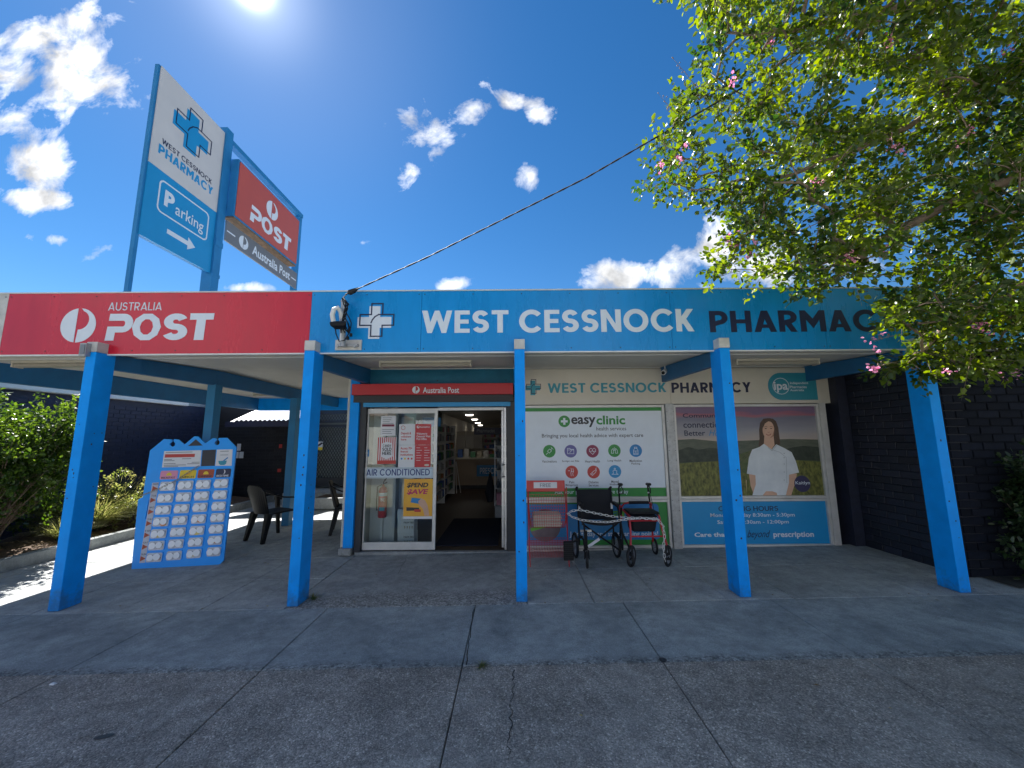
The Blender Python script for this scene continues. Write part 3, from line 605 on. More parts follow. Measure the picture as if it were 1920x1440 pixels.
# left: the neighbour's long painted brick wall with white gutter
XL = -8.3
t = thing('neighbour_building', (XL, 7, .1), 'low building with blue grey painted brick side wall and white gutter beyond the garden bed', 'building')
mb = MB(); mb.box(XL - 6, XL, 1.2, 10.6, -.1, 2.52); mb.build('wall', BRICKL, t)
pL_ = PL((XL, 0, 0), (0, 1, 0), (0, 0, 1)); brickwork(t, pL_, 2.6, 10.4, .15, 2.40, BRICKL)
gt = MB(); gt.box(XL - .0, XL + .13, 1.0, 9.7, 2.50, 2.60); gt.build('gutter', WPAINT, t, bevel=.02)
mb = MB(); mb.box(XL - 6.2, XL - .01, 1.0, 10.7, 2.53, 2.60); mb.build('roof', STEEL, t)
mb = MB(); mb.box(XL + .13, XL + .135, 1.0, 9.7, 2.585, 2.61); mb.build('gutter_lip', ALU, t)

# back: black wall of the courtyard with security screens
YB = 10.7
t = thing('courtyard_building', (-5, YB, .1), 'black painted rear building with security screen doors at the end of the side courtyard', 'building')
mb = MB(); mb.box(XL - .2, -5.55, YB, YB + 2, .0, 2.66); mb.build('wall', BRICKK, t)
pB = FP(YB); brickwork(t, pB, -8.1, -5.6, .2, 2.1, BRICKK, 250)
mb = MB(); mb.box(-5.55, -2.0, YB + .25, YB + .5, .0, 2.7); mb.build('entry_wall', mat('pale_entry_wall', (.22, .25, .24), .6, var=.2), t)
mb = MB(); mb.box(-5.5, -2.0, YB - .02, YB + .05, 2.35, 2.7); mb.build('entry_head', DARKF, t)
# diamond security mesh panels in dark frames
def screen(parent, x0, x1, z0, z1, y, label=None, nm='screen_door'):
    f = MB(); w = .07
    f.box(x0, x0 + w, y - .02, y + .02, z0, z1); f.box(x1 - w, x1, y - .02, y + .02, z0, z1); f.box(x0 + w, x1 - w, y - .02, y + .02, z0, z0 + w); f.box(x0 + w, x1 - w, y - .02, y + .02, z1 - w, z1)
    fr = f.build(nm, DARKF, parent)
    m = MB(); pl = FP(y); px_, pz = .075, .12
    nx = int((x1 - x0 - 2 * w) / px_); nz = int((z1 - z0 - 2 * w) / pz)
    for i in range(nx):
        for j in range(nz):
            cx = x0 + w + (i + .5) * (x1 - x0 - 2 * w) / nx; cz = z0 + w + (j + .5) * (z1 - z0 - 2 * w) / nz; a = (x1 - x0 - 2 * w) / nx / 2; b = (z1 - z0 - 2 * w) / nz / 2
            for s in ((-1, -1), (1, -1), (1, 1), (-1, 1)):
                p = [(cx + s[0] * a, cz), (cx, cz + s[1] * b)]; m.stroke(pl, p, .012, -.004, .004)
    m.build('diamond_mesh', DARKF, fr, kind='stuff'); return fr
screen(t, -5.50, -4.42, .38, 2.05, YB); screen(t, -4.36, -3.3, .38, 2.05, YB)
screen(t, -5.50, -4.42, 2.10, 2.62, YB, nm='screen_window'); screen(t, -4.36, -3.3, 2.10, 2.62, YB, nm='screen_window')
MB().box(-5.45, -4.45, YB - .015, YB + .01, .38, .62).build('kick_plate', DARKF, t)
MB().box(-5.7, -2.0, YB - .9, YB + .2, .0, .33).build('porch_step', PAVE, t)
for (px0, py0, px1, py1) in ((446, 832, 453, 845), (443, 847, 449, 859), (450, 847, 458, 859)):
    q = pbox(pB, px0, py0, px1, py1); m = MB().rect(pB, q[0], q[1], q[2], q[3], .03, .034); o = m.build('paper_notice', PAPER, label='small white paper notice on the black courtyard wall, ' + {446: 'the upper one', 443: 'lower left one', 450: 'lower right one'}[px0], cat='notice', group='paper notices on the black wall')
    # a few rows of print
def notice(pl, px, name, label, m=PAPER, rows=4, tm=GREY, d=.004, cat='notice', group=None, th=.002):
    q = pbox(pl, *px); o = MB().rect(pl, *q, d, d + th).build(name, m, label=label, cat=cat, group=group)
    h = q[3] - q[2]; w = q[1] - q[0]; mb = MB()
    for i in range(rows):
        z = q[3] - h * (i + .8) / (rows + .6); mb.rect(pl, q[0] + w * .12, q[0] + w * U(.6, .9), z, z + h * .22 / rows, d + th, d + th + .001)
    mb.build('printed_lines', tm, o); return o
pD = FP(YB - .03)
o = notice(pD, (548, 836, 556, 849), 'notice', 'upper pale notice on the black courtyard wall left of the screen doors', cat='notice')
o = notice(pD, (547, 855, 555, 868), 'notice', 'lower pale notice on the black courtyard wall left of the screen doors', cat='notice')
q = pbox(pD, 593, 828, 605, 844); o = MB().rect(pD, *q, 0, .004).build('camera_warning_sign', PAPER, label='small white and yellow surveillance warning sign on the screen door', cat='sign')
MB().rect(pD, q[0], q[1], q[2], q[2] + (q[3] - q[2]) * .35, .004, .005).build('yellow_band', YELP, o)
MB().stroke(pD, [(q[0] + .03, q[3] - .12), (q[1] - .03, q[3] - .05)], .05, .004, .006).build('camera_pictogram', DKPR, o)
notice(pD, (649, 845, 660, 857), 'notice', 'white notice on the right hand screen door beside the corner post', cat='notice')
for (a, b, c, d_, nm) in ((524, 833, 529, 840, 'upper'), (521, 879, 527, 885, 'lower')):
    q = pbox(pD, a, b, c, d_); MB().rect(pD, *q, 0, .02).build('red_wall_box', REDPR, label=nm + ' small red box on the black courtyard wall behind the rear post', cat='box')
# corrugated awning lit by the sun
YA = 9.6
t = thing('corrugated_awning', (-6.2, YA, 2.1), 'small sunlit corrugated metal awning over the black courtyard wall', 'awning')
a0 = at(424, 786, YA); b0 = at(556, 786, YA); mb = MB(); nn = 60; zt = at(480, 771, YB).z; zb = at(480, 788, YA).z
for i in range(nn):
    x0 = a0.x + (b0.x - a0.x) * i / nn; x1 = a0.x + (b0.x - a0.x) * (i + 1) / nn; w0 = .02 * math.sin(i * 1.57); w1 = .02 * math.sin((i + 1) * 1.57)
    cu0 = -.10 * (max(0, 1 - i / 8)) ; cu1 = -.10 * (max(0, 1 - (i + 1) / 8))
    mb.add([(x0, YA, zb + w0 + cu0), (x1, YA, zb + w1 + cu1), (x1, YB, zt + .12 + w1 + cu1), (x0, YB, zt + .12 + w0 + cu0)], [(0, 1, 2, 3)])
mb.build('corrugated_sheet', WPAINT, t)
mb = MB(); mb.box(a0.x, b0.x, YA - .02, YA + .01, zb - .16, zb - .03); mb.build('valance', mat('dark_navy_metal', (.02, .02, .05), .5), t)
# raised planter with mulch at the end of the courtyard
mb = MB(); mb.box(-4.6, -2.3, 8.9, 9.0, .1, .34); mb.build('planter_edge', CONCD, kind='structure')
mb = MB(); mb.box(-4.6, -2.3, 9.0, 9.75, .1, .31); mb.build('planter_soil', MULCH, kind='structure')

# ---------------------------------------------------------------- the shop building
SH = thing('shop_building', (1.2, YW, .12), 'single storey pharmacy and post office shop with glazed front under the awning', 'building')
pW = FP(YW)
ZC = 2.66
mb = MB(); mb.box(-2.30, -2.12, YW + .10, 23, 0, ZC + .3); mb.build('side_wall', CREAM, SH)
mb = MB(); mb.box(4.6, 4.8, YW + .3, 23, 0, ZC + .3); mb.build('party_wall', CREAM, SH)
mb = MB(); mb.box(-2.3, 4.8, 23, 23.2, 0, ZC + .3); mb.build('rear_wall', CREAM, SH)
mb = MB(); mb.box(-2.12, 4.6, YW + .0, 23, .02, .131); mb.build('floor', WOODF, SH)
mb = MB(); mb.box(-2.12, 4.6, YW + .12, 23, 2.40, 2.46); mb.build('ceiling', mat('shop_ceiling', (.42, .42, .41), .8), SH)
mb = MB(); mb.box(-2.3, 4.8, YW + .12, 23.2, 2.97, 3.05); mb.build('roof', STEEL, SH)
# header board above the door, corner strips
q = pbox(pW, 680, 693, 963, 722)
mb = MB(); mb.box(q[0], q[1], YW - .04, YW + .1, q[2], q[3]); o = mb.build('header_board', mat('header_teal_paint', (.012, .14, .24), .5, var=.15, vscale=4, spec=.3), SH)
sc = MB()
for sx in (.05, .5, .95): sc.disc(FP(YW - .04), q[0] + (q[1] - q[0]) * sx, q[2] + .06, .008, 0, .003, 8)
sc.build('screw_heads', DARKF, o)
mb = MB(); mb.box(q[1], q[1] + .08, YW - .03, YW + .1, q[2] - .02, ZC - .02); mb.build('end_block', POSTB, SH)
# door frame
xl = at(672, 900, YW).x; xl2 = at(683, 900, YW).x; xr0 = at(949, 900, YW).x; xr1 = at(963, 900, YW).x; zt = at(800, 752, YW).z
df = MB(); df.box(xl - .005, xl2, YW - .05, YW + .10, .125, zt + .04); dfo = df.build('door_frame', DARKF, SH, bevel=.003)
MB().box(xr0 + .01, xr1 + .03, YW - .05, YW + .10, .14, zt + .04).build('jamb', DARKF, dfo, bevel=.003)
q = pbox(pW, 668, 741, 962, 755); MB().box(q[0], q[1], YW - .10, YW + .05, q[2], q[3] + .02).build('roller_box', DARKF, dfo, bevel=.003)
q = pbox(pW, 684, 754, 957, 763); MB().box(q[0], q[1], YW - .06, YW - .0, q[2], q[3]).build('track_cover', SIGNB, dfo, bevel=.002)
xe = at(663, 900, YW).x; MB().box(xe - .07, xl - .008, YW - .09, YW + .1, .2, ZC).build('corner_post', POSTB, SH, bevel=.004)
MB().box(xe - .12, xl - .02, YW - .11, YW + .12, .11, .20).build('post_footing', CONCD, SH, bevel=.01)
MB().box(xe - .13, xe - .075, YW - .02, YW + .1, .12, ZC).build('corner_flashing', CREAM, SH)
# sliding door leaf: frame, glass
def door_leaf(parent, x0, x1, z0, z1, y, nm='sliding_door', fw=.045, bot=.10, top=.07):
    m = MB(); m.box(x0, x0 + fw * .4, y, y + .045, z0, z1); m.box(x1 - fw, x1, y, y + .045, z0, z1); m.box(x0 + fw * .4, x1 - fw, y, y + .045, z0, z0 + bot); m.box(x0 + fw * .4, x1 - fw, y, y + .045, z1 - top, z1)
    o = m.build(nm, ALUW, parent, bevel=.002)
    MB().box(x0 + fw * .4, x1 - fw, y + .015, y + .021, z0 + bot, z1 - top).build('glass', GLASS, o); return o
xd0 = at(684, 900, YW).x; xd1 = at(818, 900, YW).x; zd0 = .15; zd1 = at(750, 766, YW).z
door_leaf(SH, xd0, xd1, zd0, zd1, YW)
m = MB(); m.box(xd1, xr0 - .0, YW + .02, YW + .06, zd1 - .03, zd1 + .01); m.build('door_track', ALUW, SH)
m = MB(); m.box(xr0 - .025, xr0 + .004, YW - .02, YW + .07, .15, zd1); dd = m.build('folded_door_edge', ALU, SH, bevel=.002)
m = MB(); m.box(xr0 - .065, xr0 - .035, YW + .09, YW + .12, .15, zd1); m.build('rear_door_edge', ALU, SH)
m = MB(); zh0 = at(950, 896, YW).z; zh1 = at(950, 868, YW).z
m.tube([(xr0 - .06, YW - .06, zh0), (xr0 - .06, YW - .06, zh1)], .009); m.tube([(xr0 - .06, YW - .07, zh0 + .02), (xr0 - .02, YW - .01, zh0 + .02)], .012); m.tube([(xr0 - .06, YW - .07, zh1 - .02), (xr0 - .02, YW - .01, zh1 - .02)], .012)
m.build('pull_handle', STEEL, dd, smooth=True)

# window wall: two bays, each an upper light over a lower light, aluminium frames
def window(x0, x1, z0, z1, nm='window'):
    f = .035; m = MB(); y0, y1 = YW - .035, YW + .05
    m.box(x0, x0 + f, y0, y1, z0, z1); m.box(x1 - f, x1, y0, y1, z0, z1); m.box(x0 + f, x1 - f, y0, y1, z0, z0 + f); m.box(x0 + f, x1 - f, y0, y1, z1 - f, z1)
    o = m.build(nm, ALUW, SH, bevel=.003)
    MB().box(x0 + f, x1 - f, YW + .004, YW + .012, z0 + f, z1 - f).build('pane', GLASS, o); return o
xa0 = at(975, 850, YW).x; xa1 = at(1249, 850, YW).x; xb0 = at(1263, 850, YW).x; xb1 = at(1541, 850, YW).x
zA1 = at(1110, 760, YW).z; zM = at(1110, 936, YW).z; zB0 = at(1110, 1024, YW).z
for (x0, x1) in ((xa0, xa1), (xb0 + .02, xb1)):
    window(x0, x1, zM, zA1); window(x0, x1, zB0 - .02, zM - .004)
m = MB(); xm0 = at(1246, 900, YW).x; m.box(xa1 + .004, xb0 + .016, YW - .07, YW + .1, .13, zA1 + .01); o = m.build('mullion', STEEL, SH, bevel=.004)
m = MB()
for i in range(14):
    for xx in (xa1 + .018, xb0 + .002): m.disc(FP(YW - .07), xx, .25 + i * .135, .005, 0, .002, 8)
m.build('rivets', DARKF, o)
m = MB(); m.box(xb1 + .004, xb1 + .09, YW - .05, YW + .1, .13, zA1 + .01); m.build('end_frame', ALUW, SH, bevel=.003)
m = MB(); m.box(xa0, xb1 + .09, YW - .06, YW + .1, .125, zB0 - .024); m.build('sill', DIRTW, SH, bevel=.006)
m = MB(); m.box(xr1 + .035, xa0 - .002, YW - .03, YW + .1, .13, ZC); m.build('pier', CREAM, SH)
m = MB(); m.box(xa0, XR - .14, YW + .02, YW + .12, zA1 + .012, ZC); m.build('window_head', CREAM, SH)
# backing behind the posters so that no light comes through
m = MB(); m.box(xa0, xb1 + .09, YW + .13, YW + .15, .13, 2.4); m.build('inner_lining', mat('lining_board', (.2, .2, .2), .8), SH)

# ---------------------------------------------------------------- unseen houses across the road, added to bounce sun into the shade
def house(x, w, h, col, label):
    wm = mat('house_render_' + label.split()[0], col, .8, var=.06); t = thing('house', (x, -19, 0), label, 'house')
    MB().box(x - w / 2, x + w / 2, -26, -19, -.3, h).build('wall', wm, t)
    m = MB(); r = 2.0; m.add([(x - w / 2 - .5, -18.4, h), (x + w / 2 + .5, -18.4, h), (x + w / 2 + .5, -26.6, h), (x - w / 2 - .5, -26.6, h), (x - w / 2 + 2.5, -22.5, h + r), (x + w / 2 - 2.5, -22.5, h + r)], [(0, 1, 5, 4), (1, 2, 5), (2, 3, 4, 5), (3, 0, 4), (0, 3, 2, 1)]); m.build('roof', mat('roof_tile_' + label.split()[0], (.30, .22, .18), .8, var=.2), t)
    for k in (-.3, .3):
        o = MB().box(x + w * k - .8, x + w * k + .8, -19.0, -18.95, .9, 2.1).build('window', WPAINT, t); MB().box(x + w * k - .72, x + w * k + .72, -18.948, -18.94, .98, 2.02).build('pane', mat('dark_pane', (.03, .04, .05), .05) if 'dark_pane' not in MT else MT['dark_pane'], o)
    MB().box(x - .45, x + .45, -19.0, -18.94, -.1, 2.05).build('door', NAVY, t)
house(-17, 14, 3.4, (.74, .72, .66), 'cream rendered unseen house across the road at the left')
house(0, 15, 3.9, (.76, .78, .80), 'white rendered unseen house across the road in the middle')
house(17, 14, 3.4, (.66, .60, .52), 'sand coloured unseen house across the road at the right')

# ---------------------------------------------------------------- street awning (canopy)
AW = thing('street_awning', (0, YP, .15), 'flat awning over the footpath with red and blue fascia carried on blue posts', 'awning')
pF = FP(YF)
zf1 = at(960, 545, YF).z; zf0 = at(960, 659, YF).z
XA0 = -6.35; XA1 = 7.6
seamr = at(582, 600, YF).x; xwhite = at(9, 600, YF).x
segs = [('fascia_panel', XA0, xwhite, DIRTW), ('fascia_panel', xwhite, seamr, FASR)]
bx = [seamr] + [at(p, 600, YF).x for p in (790, 1258, 1545)] + [XA1]
fas = {}
for (nm, a, b, mm) in segs + [('fascia_panel', bx[i], bx[i + 1], FASB) for i in range(4)]:
    m = MB(); m.box(a + .0015, b - .0015, YF, YF + .012, zf0, zf1)
    o = m.build(nm, mm, AW, label={'fascia_red_sheet': 'red fascia panel with post lettering', 'weathered_white_paint': 'weathered white end fascia panel'}.get(mm.name, None))
    s = MB(); n = max(2, int((b - a) / .45))
    for i in range(n + 1):
        xx = a + .03 + (b - a - .06) * i / n
        for zz in (zf0 + .035, zf1 - .035): s.disc(pF, xx, zz, .006, 0, .003, 8)
    s.build('screw_heads', DARKF, o)
    fas[a] = o
m = MB(); m.box(XA0, XA1, YF - .008, YF + .05, zf1, zf1 + .014); m.build('top_capping', ALUW, AW)
m = MB(); m.box(XA0, XA1, YF - .004, YF + .03, zf0 - .014, zf0 - .001); m.build('bottom_trim', WPAINT, AW)
m = MB(); m.box(XA0, XA1, YF + .013, YF + .06, zf0 + .002, zf1 - .002); m.build('fascia_frame', DARKF, AW)
m = MB(); m.box(XA0, XA0 + .03, YF + .06, 9.6, zf0 - .0, zf0 + .32); m.build('side_fascia', BEAMB, AW)
m = MB(); m.add([(XA0 + .03, YF + .05, zf1 - .25), (XA1, YF + .05, zf1 - .25), (XA1, YW + .1, 3.06), (XA0 + .03, YW + .1, 3.06)], [(0, 1, 2, 3)]); m.add([(XA0 + .03, YW + .1, 3.06), (-2.3, YW + .1, 3.06), (-2.3, 9.6, 2.8), (XA0 + .03, 9.6, 2.8)], [(0, 1, 2, 3)]); m.build('roof_sheet', STEEL, AW)
# soffit sheets: rise gently from fascia to shopfront
def zs(y): return zf0 + .012 + (ZC - zf0 - .012) * min(1, (y - YF) / (YW - YF))
px_j = [XA0 + .03, -4.15, -2.16, .06, 2.2, 4.3, 6, XA1]
for a, b in zip(px_j[:-1], px_j[1:]):
    m = MB(); g = .003
    m.add([(a + g, YF + .03, zs(YF)), (a + g, YW + .1, zs(YW)), (b - g, YW + .1, zs(YW)), (b - g, YF + .03, zs(YF))] + [(a + g, YF + .03, zs(YF) + .012), (a + g, YW + .1, zs(YW) + .012), (b - g, YW + .1, zs(YW) + .012), (b - g, YF + .03, zs(YF) + .012)], [(0, 1, 2, 3), (4, 7, 6, 5), (0, 4, 5, 1), (1, 5, 6, 2), (2, 6, 7, 3), (3, 7, 4, 0)]); m.build('soffit_panel', SOFF, AW)
for a, b in ((XA0 + .03, -4.15), (-4.15, -2.3)):
    for (c, d_) in ((YW + .1, 7.5), (7.5, 9.6)):
        MB().box(a + .003, b - .003, c + .003, d_ - .003, ZC, ZC + .012).build('soffit_panel', SOFF, AW)
m = MB()
for a in (-4.15, .06, 2.2, 4.3): m.hexa([(a - .02, YF + .04, zs(YF) - .006), (a + .02, YF + .04, zs(YF) - .006), (a + .02, YW, ZC - .006), (a - .02, YW, ZC - .006), (a - .02, YF + .04, zs(YF) + .0), (a + .02, YF + .04, zs(YF) + .0), (a + .02, YW, ZC - .0), (a - .02, YW, ZC)])
m.box(-2.1, 4.6, YW - .045, YW - .02, ZC - .02, ZC - .002); m.box(XA0 + .05, XA1, YF + .33, YF + .36, zs(YF + .35) - .012, zs(YF + .35))
m.build('cover_strips', WPAINT, AW)
# posts: 100 x 200 timber
def post(x0, y0, zt, w=.105, d=.20, cap=True, m_=POSTB, yb=None):
    zb = G(x0) + .002
    o = MB().box(x0, x0 + w, y0, y0 + d, zb, zt - (.105 if cap else 0)).build('post', m_, AW, bevel=.006)
    if cap: MB().box(x0 - .002, x0 + w + .002, y0 - .002, y0 + d, zt - .104, zt).build('post_cap', DIRTW, o, bevel=.004)
    return o
PX = []
for (pxl, pyb) in ((88, 1146), (537, 1136), (968, 1128), (1388, 1117), (1801, 1111)):
    x = at(pxl, pyb, YP).x; zt = at(pxl + 5, 636, YP).z
    PX.append(x); p = post(x, YP, 2.655)
    # chips in the paint
    if True:
        c = MB(); pf_ = FP(YP)
        for k in range(5): c.disc(pf_, x + U(.03, .08), U(.5, 2.2), U(.004, .009), 0, .001, 7, ry=U(.003, .012))
        ps = PL((x + .105, 0, 0), (0, 1, 0), (0, 0, 1))
        for k in range(4): c.disc(ps, YP + U(.03, .17), U(.4, 2.2), U(.004, .008), 0, .001, 7, ry=U(.004, .01))
        c.build('paint_chips', mat('chip_dirt', (.05, .03, .03), .9) if 'chip_dirt' not in MT else MT['chip_dirt'], p)
# beams from each post back to the wall
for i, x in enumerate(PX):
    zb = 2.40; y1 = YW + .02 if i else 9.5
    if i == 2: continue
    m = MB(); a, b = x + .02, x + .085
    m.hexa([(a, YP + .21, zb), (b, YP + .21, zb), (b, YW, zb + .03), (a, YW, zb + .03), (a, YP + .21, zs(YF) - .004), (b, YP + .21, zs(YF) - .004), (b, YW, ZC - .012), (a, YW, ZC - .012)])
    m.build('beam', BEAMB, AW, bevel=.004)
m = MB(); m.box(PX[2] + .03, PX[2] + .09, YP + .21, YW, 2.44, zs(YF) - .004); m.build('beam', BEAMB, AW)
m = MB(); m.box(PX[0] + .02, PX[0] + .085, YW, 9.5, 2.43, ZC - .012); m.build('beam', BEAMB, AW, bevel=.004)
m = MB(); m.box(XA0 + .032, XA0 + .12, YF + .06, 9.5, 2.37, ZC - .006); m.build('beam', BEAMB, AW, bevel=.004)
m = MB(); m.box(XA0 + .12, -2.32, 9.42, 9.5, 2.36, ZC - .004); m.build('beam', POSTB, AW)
# back posts on the same line as the first
post(-4.36, 5.45, 2.44, w=.12, d=.14, cap=False, m_=mat('post_blue_with_shade', (.012, .17, .36), .5, var=.12)); post(-4.26, 7.35, 2.44, w=.13, d=.14, cap=False, m_=bpy.data.materials['post_blue_with_shade'])  # post blue darkened, the awning's shade put into the colour
# sunlit blue bargeboards at the rear gap of the awning
m = MB(); pb_ = [at(600, 765, 8.6), at(668, 770, 8.6)]
m.hexa([(-4.3, 9.7, 2.42), (-2.5, 8.7, 2.36), (-2.5, 8.75, 2.36), (-4.3, 9.75, 2.42), (-4.3, 9.7, 2.56), (-2.5, 8.7, 2.52), (-2.5, 8.75, 2.52), (-4.3, 9.75, 2.56)]); m.build('barge_board', POSTB, AW)
# conduit clamp on the first post
o = MB().box(PX[0] - .015, PX[0] + .05, YP - .05, YP - .003, 2.50, 2.63).build('metal_bracket', STEEL, label='small grey metal bracket fixed to the cap of the first post under the red fascia', cat='bracket')
MB().box(PX[0] - .005, PX[0] + .04, YP - .056, YP - .05, 2.515, 2.615).build('bracket_cover', GREY, o)

# fluorescent battens under the soffit
def batten(x0, x1, y, z, label, rot=False):
    o = thing('ceiling_light', ((x0 + x1) / 2, y, z), label, 'light', 'unlit fluorescent battens under the awning')
    MB().box(x0, x1, y - .06, y + .06, z - .03, z).build('housing', CREAM, o, bevel=.004)
    MB().box(x0 + .02, x1 - .02, y - .045, y + .045, z - .075, z - .031).build('diffuser', mat('yellowed_diffuser', (.38, .35, .30), .35) if 'yellowed_diffuser' not in MT else MT['yellowed_diffuser'], o, bevel=.01)
    e = MB(); e.box(x0 + .0, x0 + .018, y - .055, y + .055, z - .08, z - .031); e.box(x1 - .018, x1, y - .055, y + .055, z - .08, z - .031); e.build('end_caps', CREAM, o)
batten(at(715, 680, 4.75).x, at(885, 680, 4.75).x, 4.72, zs(4.72) - .001, 'unlit fluorescent batten on the soffit in front of the shop door')
batten(at(1372, 678, 4.8).x, at(1525, 678, 4.8).x, 4.75, zs(4.75) - .001, 'unlit fluorescent batten on the soffit above the landscape poster')
batten(-5.9, -4.75, 4.5, zs(4.5) - .001, 'unlit fluorescent batten under the left end of the red fascia')
batten(-5.6, -4.45, 8.3, ZC - .001, 'unlit fluorescent batten at the back of the side awning')

# ================================================================ SIGNWRITING
ro = fas[xwhite]
m = MB(); r = at(147, 610, YF); rr = (at(180, 610, YF).x - at(114, 610, YF).x) / 2; post_logo(m, pF, r.x, r.z, rr, 0.0005, .003); m.build('logo', WHITE, ro)
m = MB(); post_word(m, pF, pbox(pF, 200, 588, 400, 638), .0005, .003); m.build('post_lettering', WHITE, ro)
T(ro, pF, 'AUSTRALIA', (204, 567, 304, 582), WHITE, d=.001, bold=.006, name='small_lettering')
bo = fas[seamr]
c = pF.uv(703, 602); rr = (pF.uv(737, 600)[0] - pF.uv(669, 600)[0]) / 2
m = MB(); cross_solid(m, pF, c[0] - .005, c[1] - .015, rr * .93, .0005, .002); m.build('cross_emblem', WHITE, bo)
m = MB(); cross_line(m, pF, c[0] + .02, c[1] + .012, rr * .93, .014, .002, .003); m.build('cross_outline', NAVY, bo)
T(fas[bx[1]], pF, 'WEST CESSNOCK', (791, 581, 1303, 623), WHITE, d=.0015, bold=.045)
T(fas[bx[2]], pF, 'PHARMACY', (1330, 582, 1688, 622), NAVY, d=.0015, bold=.045)

# red header sign over the door
q = pbox(pW, 668, 722, 962, 742); pS = FP(YW - .16)
o = MB().box(q[0], q[1], YW - .16, YW - .05, q[2], q[3]).build('door_header_sign', RED, bevel=.004, label='long red header sign with white post lettering above the shop door', cat='sign')
m = MB(); c = pS.uv(780, 731); post_logo(m, pS, c[0], c[1], .052, .0005, .003); m.build('logo', WHITE, o)
T(o, pS, 'Australia Post', (793, 726, 861, 737), WHITE, bold=.02)

# white sign band above the windows
zb0 = at(1250, 760, YW).z + .0; xs0 = at(968, 720, YW).x; xs1 = at(1532, 720, YW).x; zb1 = at(1250, 692, YW).z
SB = thing('shop_name_sign', ((xs0 + xs1) / 2, YW - .06, zb0 + .016), 'long cream sign band above the shop windows with blue and navy pharmacy lettering', 'sign')
xmid = at(1253, 720, YW).x; YS = YW - .055; pS2 = FP(YS)
for (a, b) in ((xs0, xmid), (xmid, xs1)):
    MB().box(a + .002, b - .002, YS, YS + .07, zb0 + .016, zb1).build('sign_panel', CREAM, SB)
c = pS2.uv(999, 726); m = MB(); cross_solid(m, pS2, c[0] - .0, c[1] - .01, .105, .0005, .002); m.build('cross_emblem', TEAL, SB)
m = MB(); cross_line(m, pS2, c[0] + .012, c[1] + .01, .10, .009, .002, .003); m.build('cross_outline', NAVY, SB)
T(SB, pS2, 'WEST CESSNOCK', (1027, 718, 1250, 736), TEAL, bold=.04, d=.001)
T(SB, pS2, 'PHARMACY', (1259, 717, 1408, 736), NAVY, bold=.045, d=.001)
q = pbox(pS2, 1440, 699, 1531, 750); m = MB(); m.rrect(pS2, *q, (q[3] - q[2]) * .48, .0005, .0025, (1, 0, 0, 1), 8); m.build('badge', TEAL, SB)
c = pS2.uv(1464, 724); m = MB(); m.stroke(pS2, [(c[0] + .115 * math.cos(i * .2618), c[1] + .115 * math.sin(i * .2618)) for i in range(24)], .008, .0025, .004, True); m.build('badge_ring', WHITE, SB)
T(SB, pS2, 'ipa', (1451, 716, 1477, 736), WHITE, bold=.03, d=.003, name='badge_lettering')
Trow(SB, pS2, [('Independent', (1481, 716, 1515, 721.5)), ('Pharmacies', (1481, 723, 1512, 728)), ('Australia', (1481, 729.5, 1507, 733.5))], WHITE, bold=.02, d=.003, name='badge_lettering')

# ---- health services poster
YG = YW - .002; pG = FP(YW + .0)
def pane_print(px, m, nm, label, cat='poster', d=.0045, pl=pG):
    q = pbox(pl, *px); return MB().rect(pl, *q, d, d + .002).build(nm, m, label=label, cat=cat), q
def in_(x0, x1, z0, z1, m, nm, label, cat='poster'):
    return MB().box(x0, x1, YW - .004, YW - .001, z0, z1).build(nm, m, label=label, cat=cat)
f = .036
P1 = in_(xa0 + f, xa1 - f, zM + f, zA1 - f, WHITE, 'health_services_poster', 'white and green clinic poster with eight round health icons in the left window')
pP = FP(YW - .004); X0, X1, Z0, Z1 = xa0 + f, xa1 - f, zM + f, zA1 - f
MB().rect(pP, X0, X1, at(1100, 771, YW).z, Z1, .0004, .001).build('green_band', GREEN, P1)
zg = at(1110, 915, YW).z; MB().rect(pP, X0, X1, Z0, zg, .0004, .001).build('green_band', GREEN, P1)
m = MB(); c = pP.uv(1058, 790); m.disc(pP, c[0], c[1], .083, .0004, .001); m.build('round_badge', GREEN, P1)
m = MB(); cross_solid(m, pP, c[0], c[1], .048, .001, .0016); m.build('badge_cross', WHITE, P1)
T(P1, pP, 'easy', (1071, 782, 1117, 801), DKPR, bold=.03, d=0); T(P1, pP, 'clinic', (1118, 779, 1172, 796), GREEN, bold=.035, d=0)
T(P1, pP, 'health services', (1118, 800, 1174, 807), DKPR, bold=.0, d=0)
T(P1, pP, 'Bringing you local health advice with expert care', (1016, 813, 1206, 822), DKPR, bold=.008, d=0)
T(P1, pP, 'Ask your pharmacist instore today', (1040, 918, 1178, 928), WHITE, bold=.008, d=.001)
ic = [(1030, 846, GREEN, 'Vaccinations', ''), (1070, 846, PURPLE, 'Script on File', ''), (1111, 846, MAROON, 'Heart Health', ''), (1152, 845, GREEN, 'Lung Health', ''), (1192, 845, BLUEPR, 'Medication', 'Packing'),
      (1072, 885, REDPR, 'Pain', 'Management'), (1113, 885, REDPR, 'Diabetes', 'Services'), (1153, 884, mat('sky_print', (.03, .27, .55), .5), 'Mental', 'Wellbeing')]
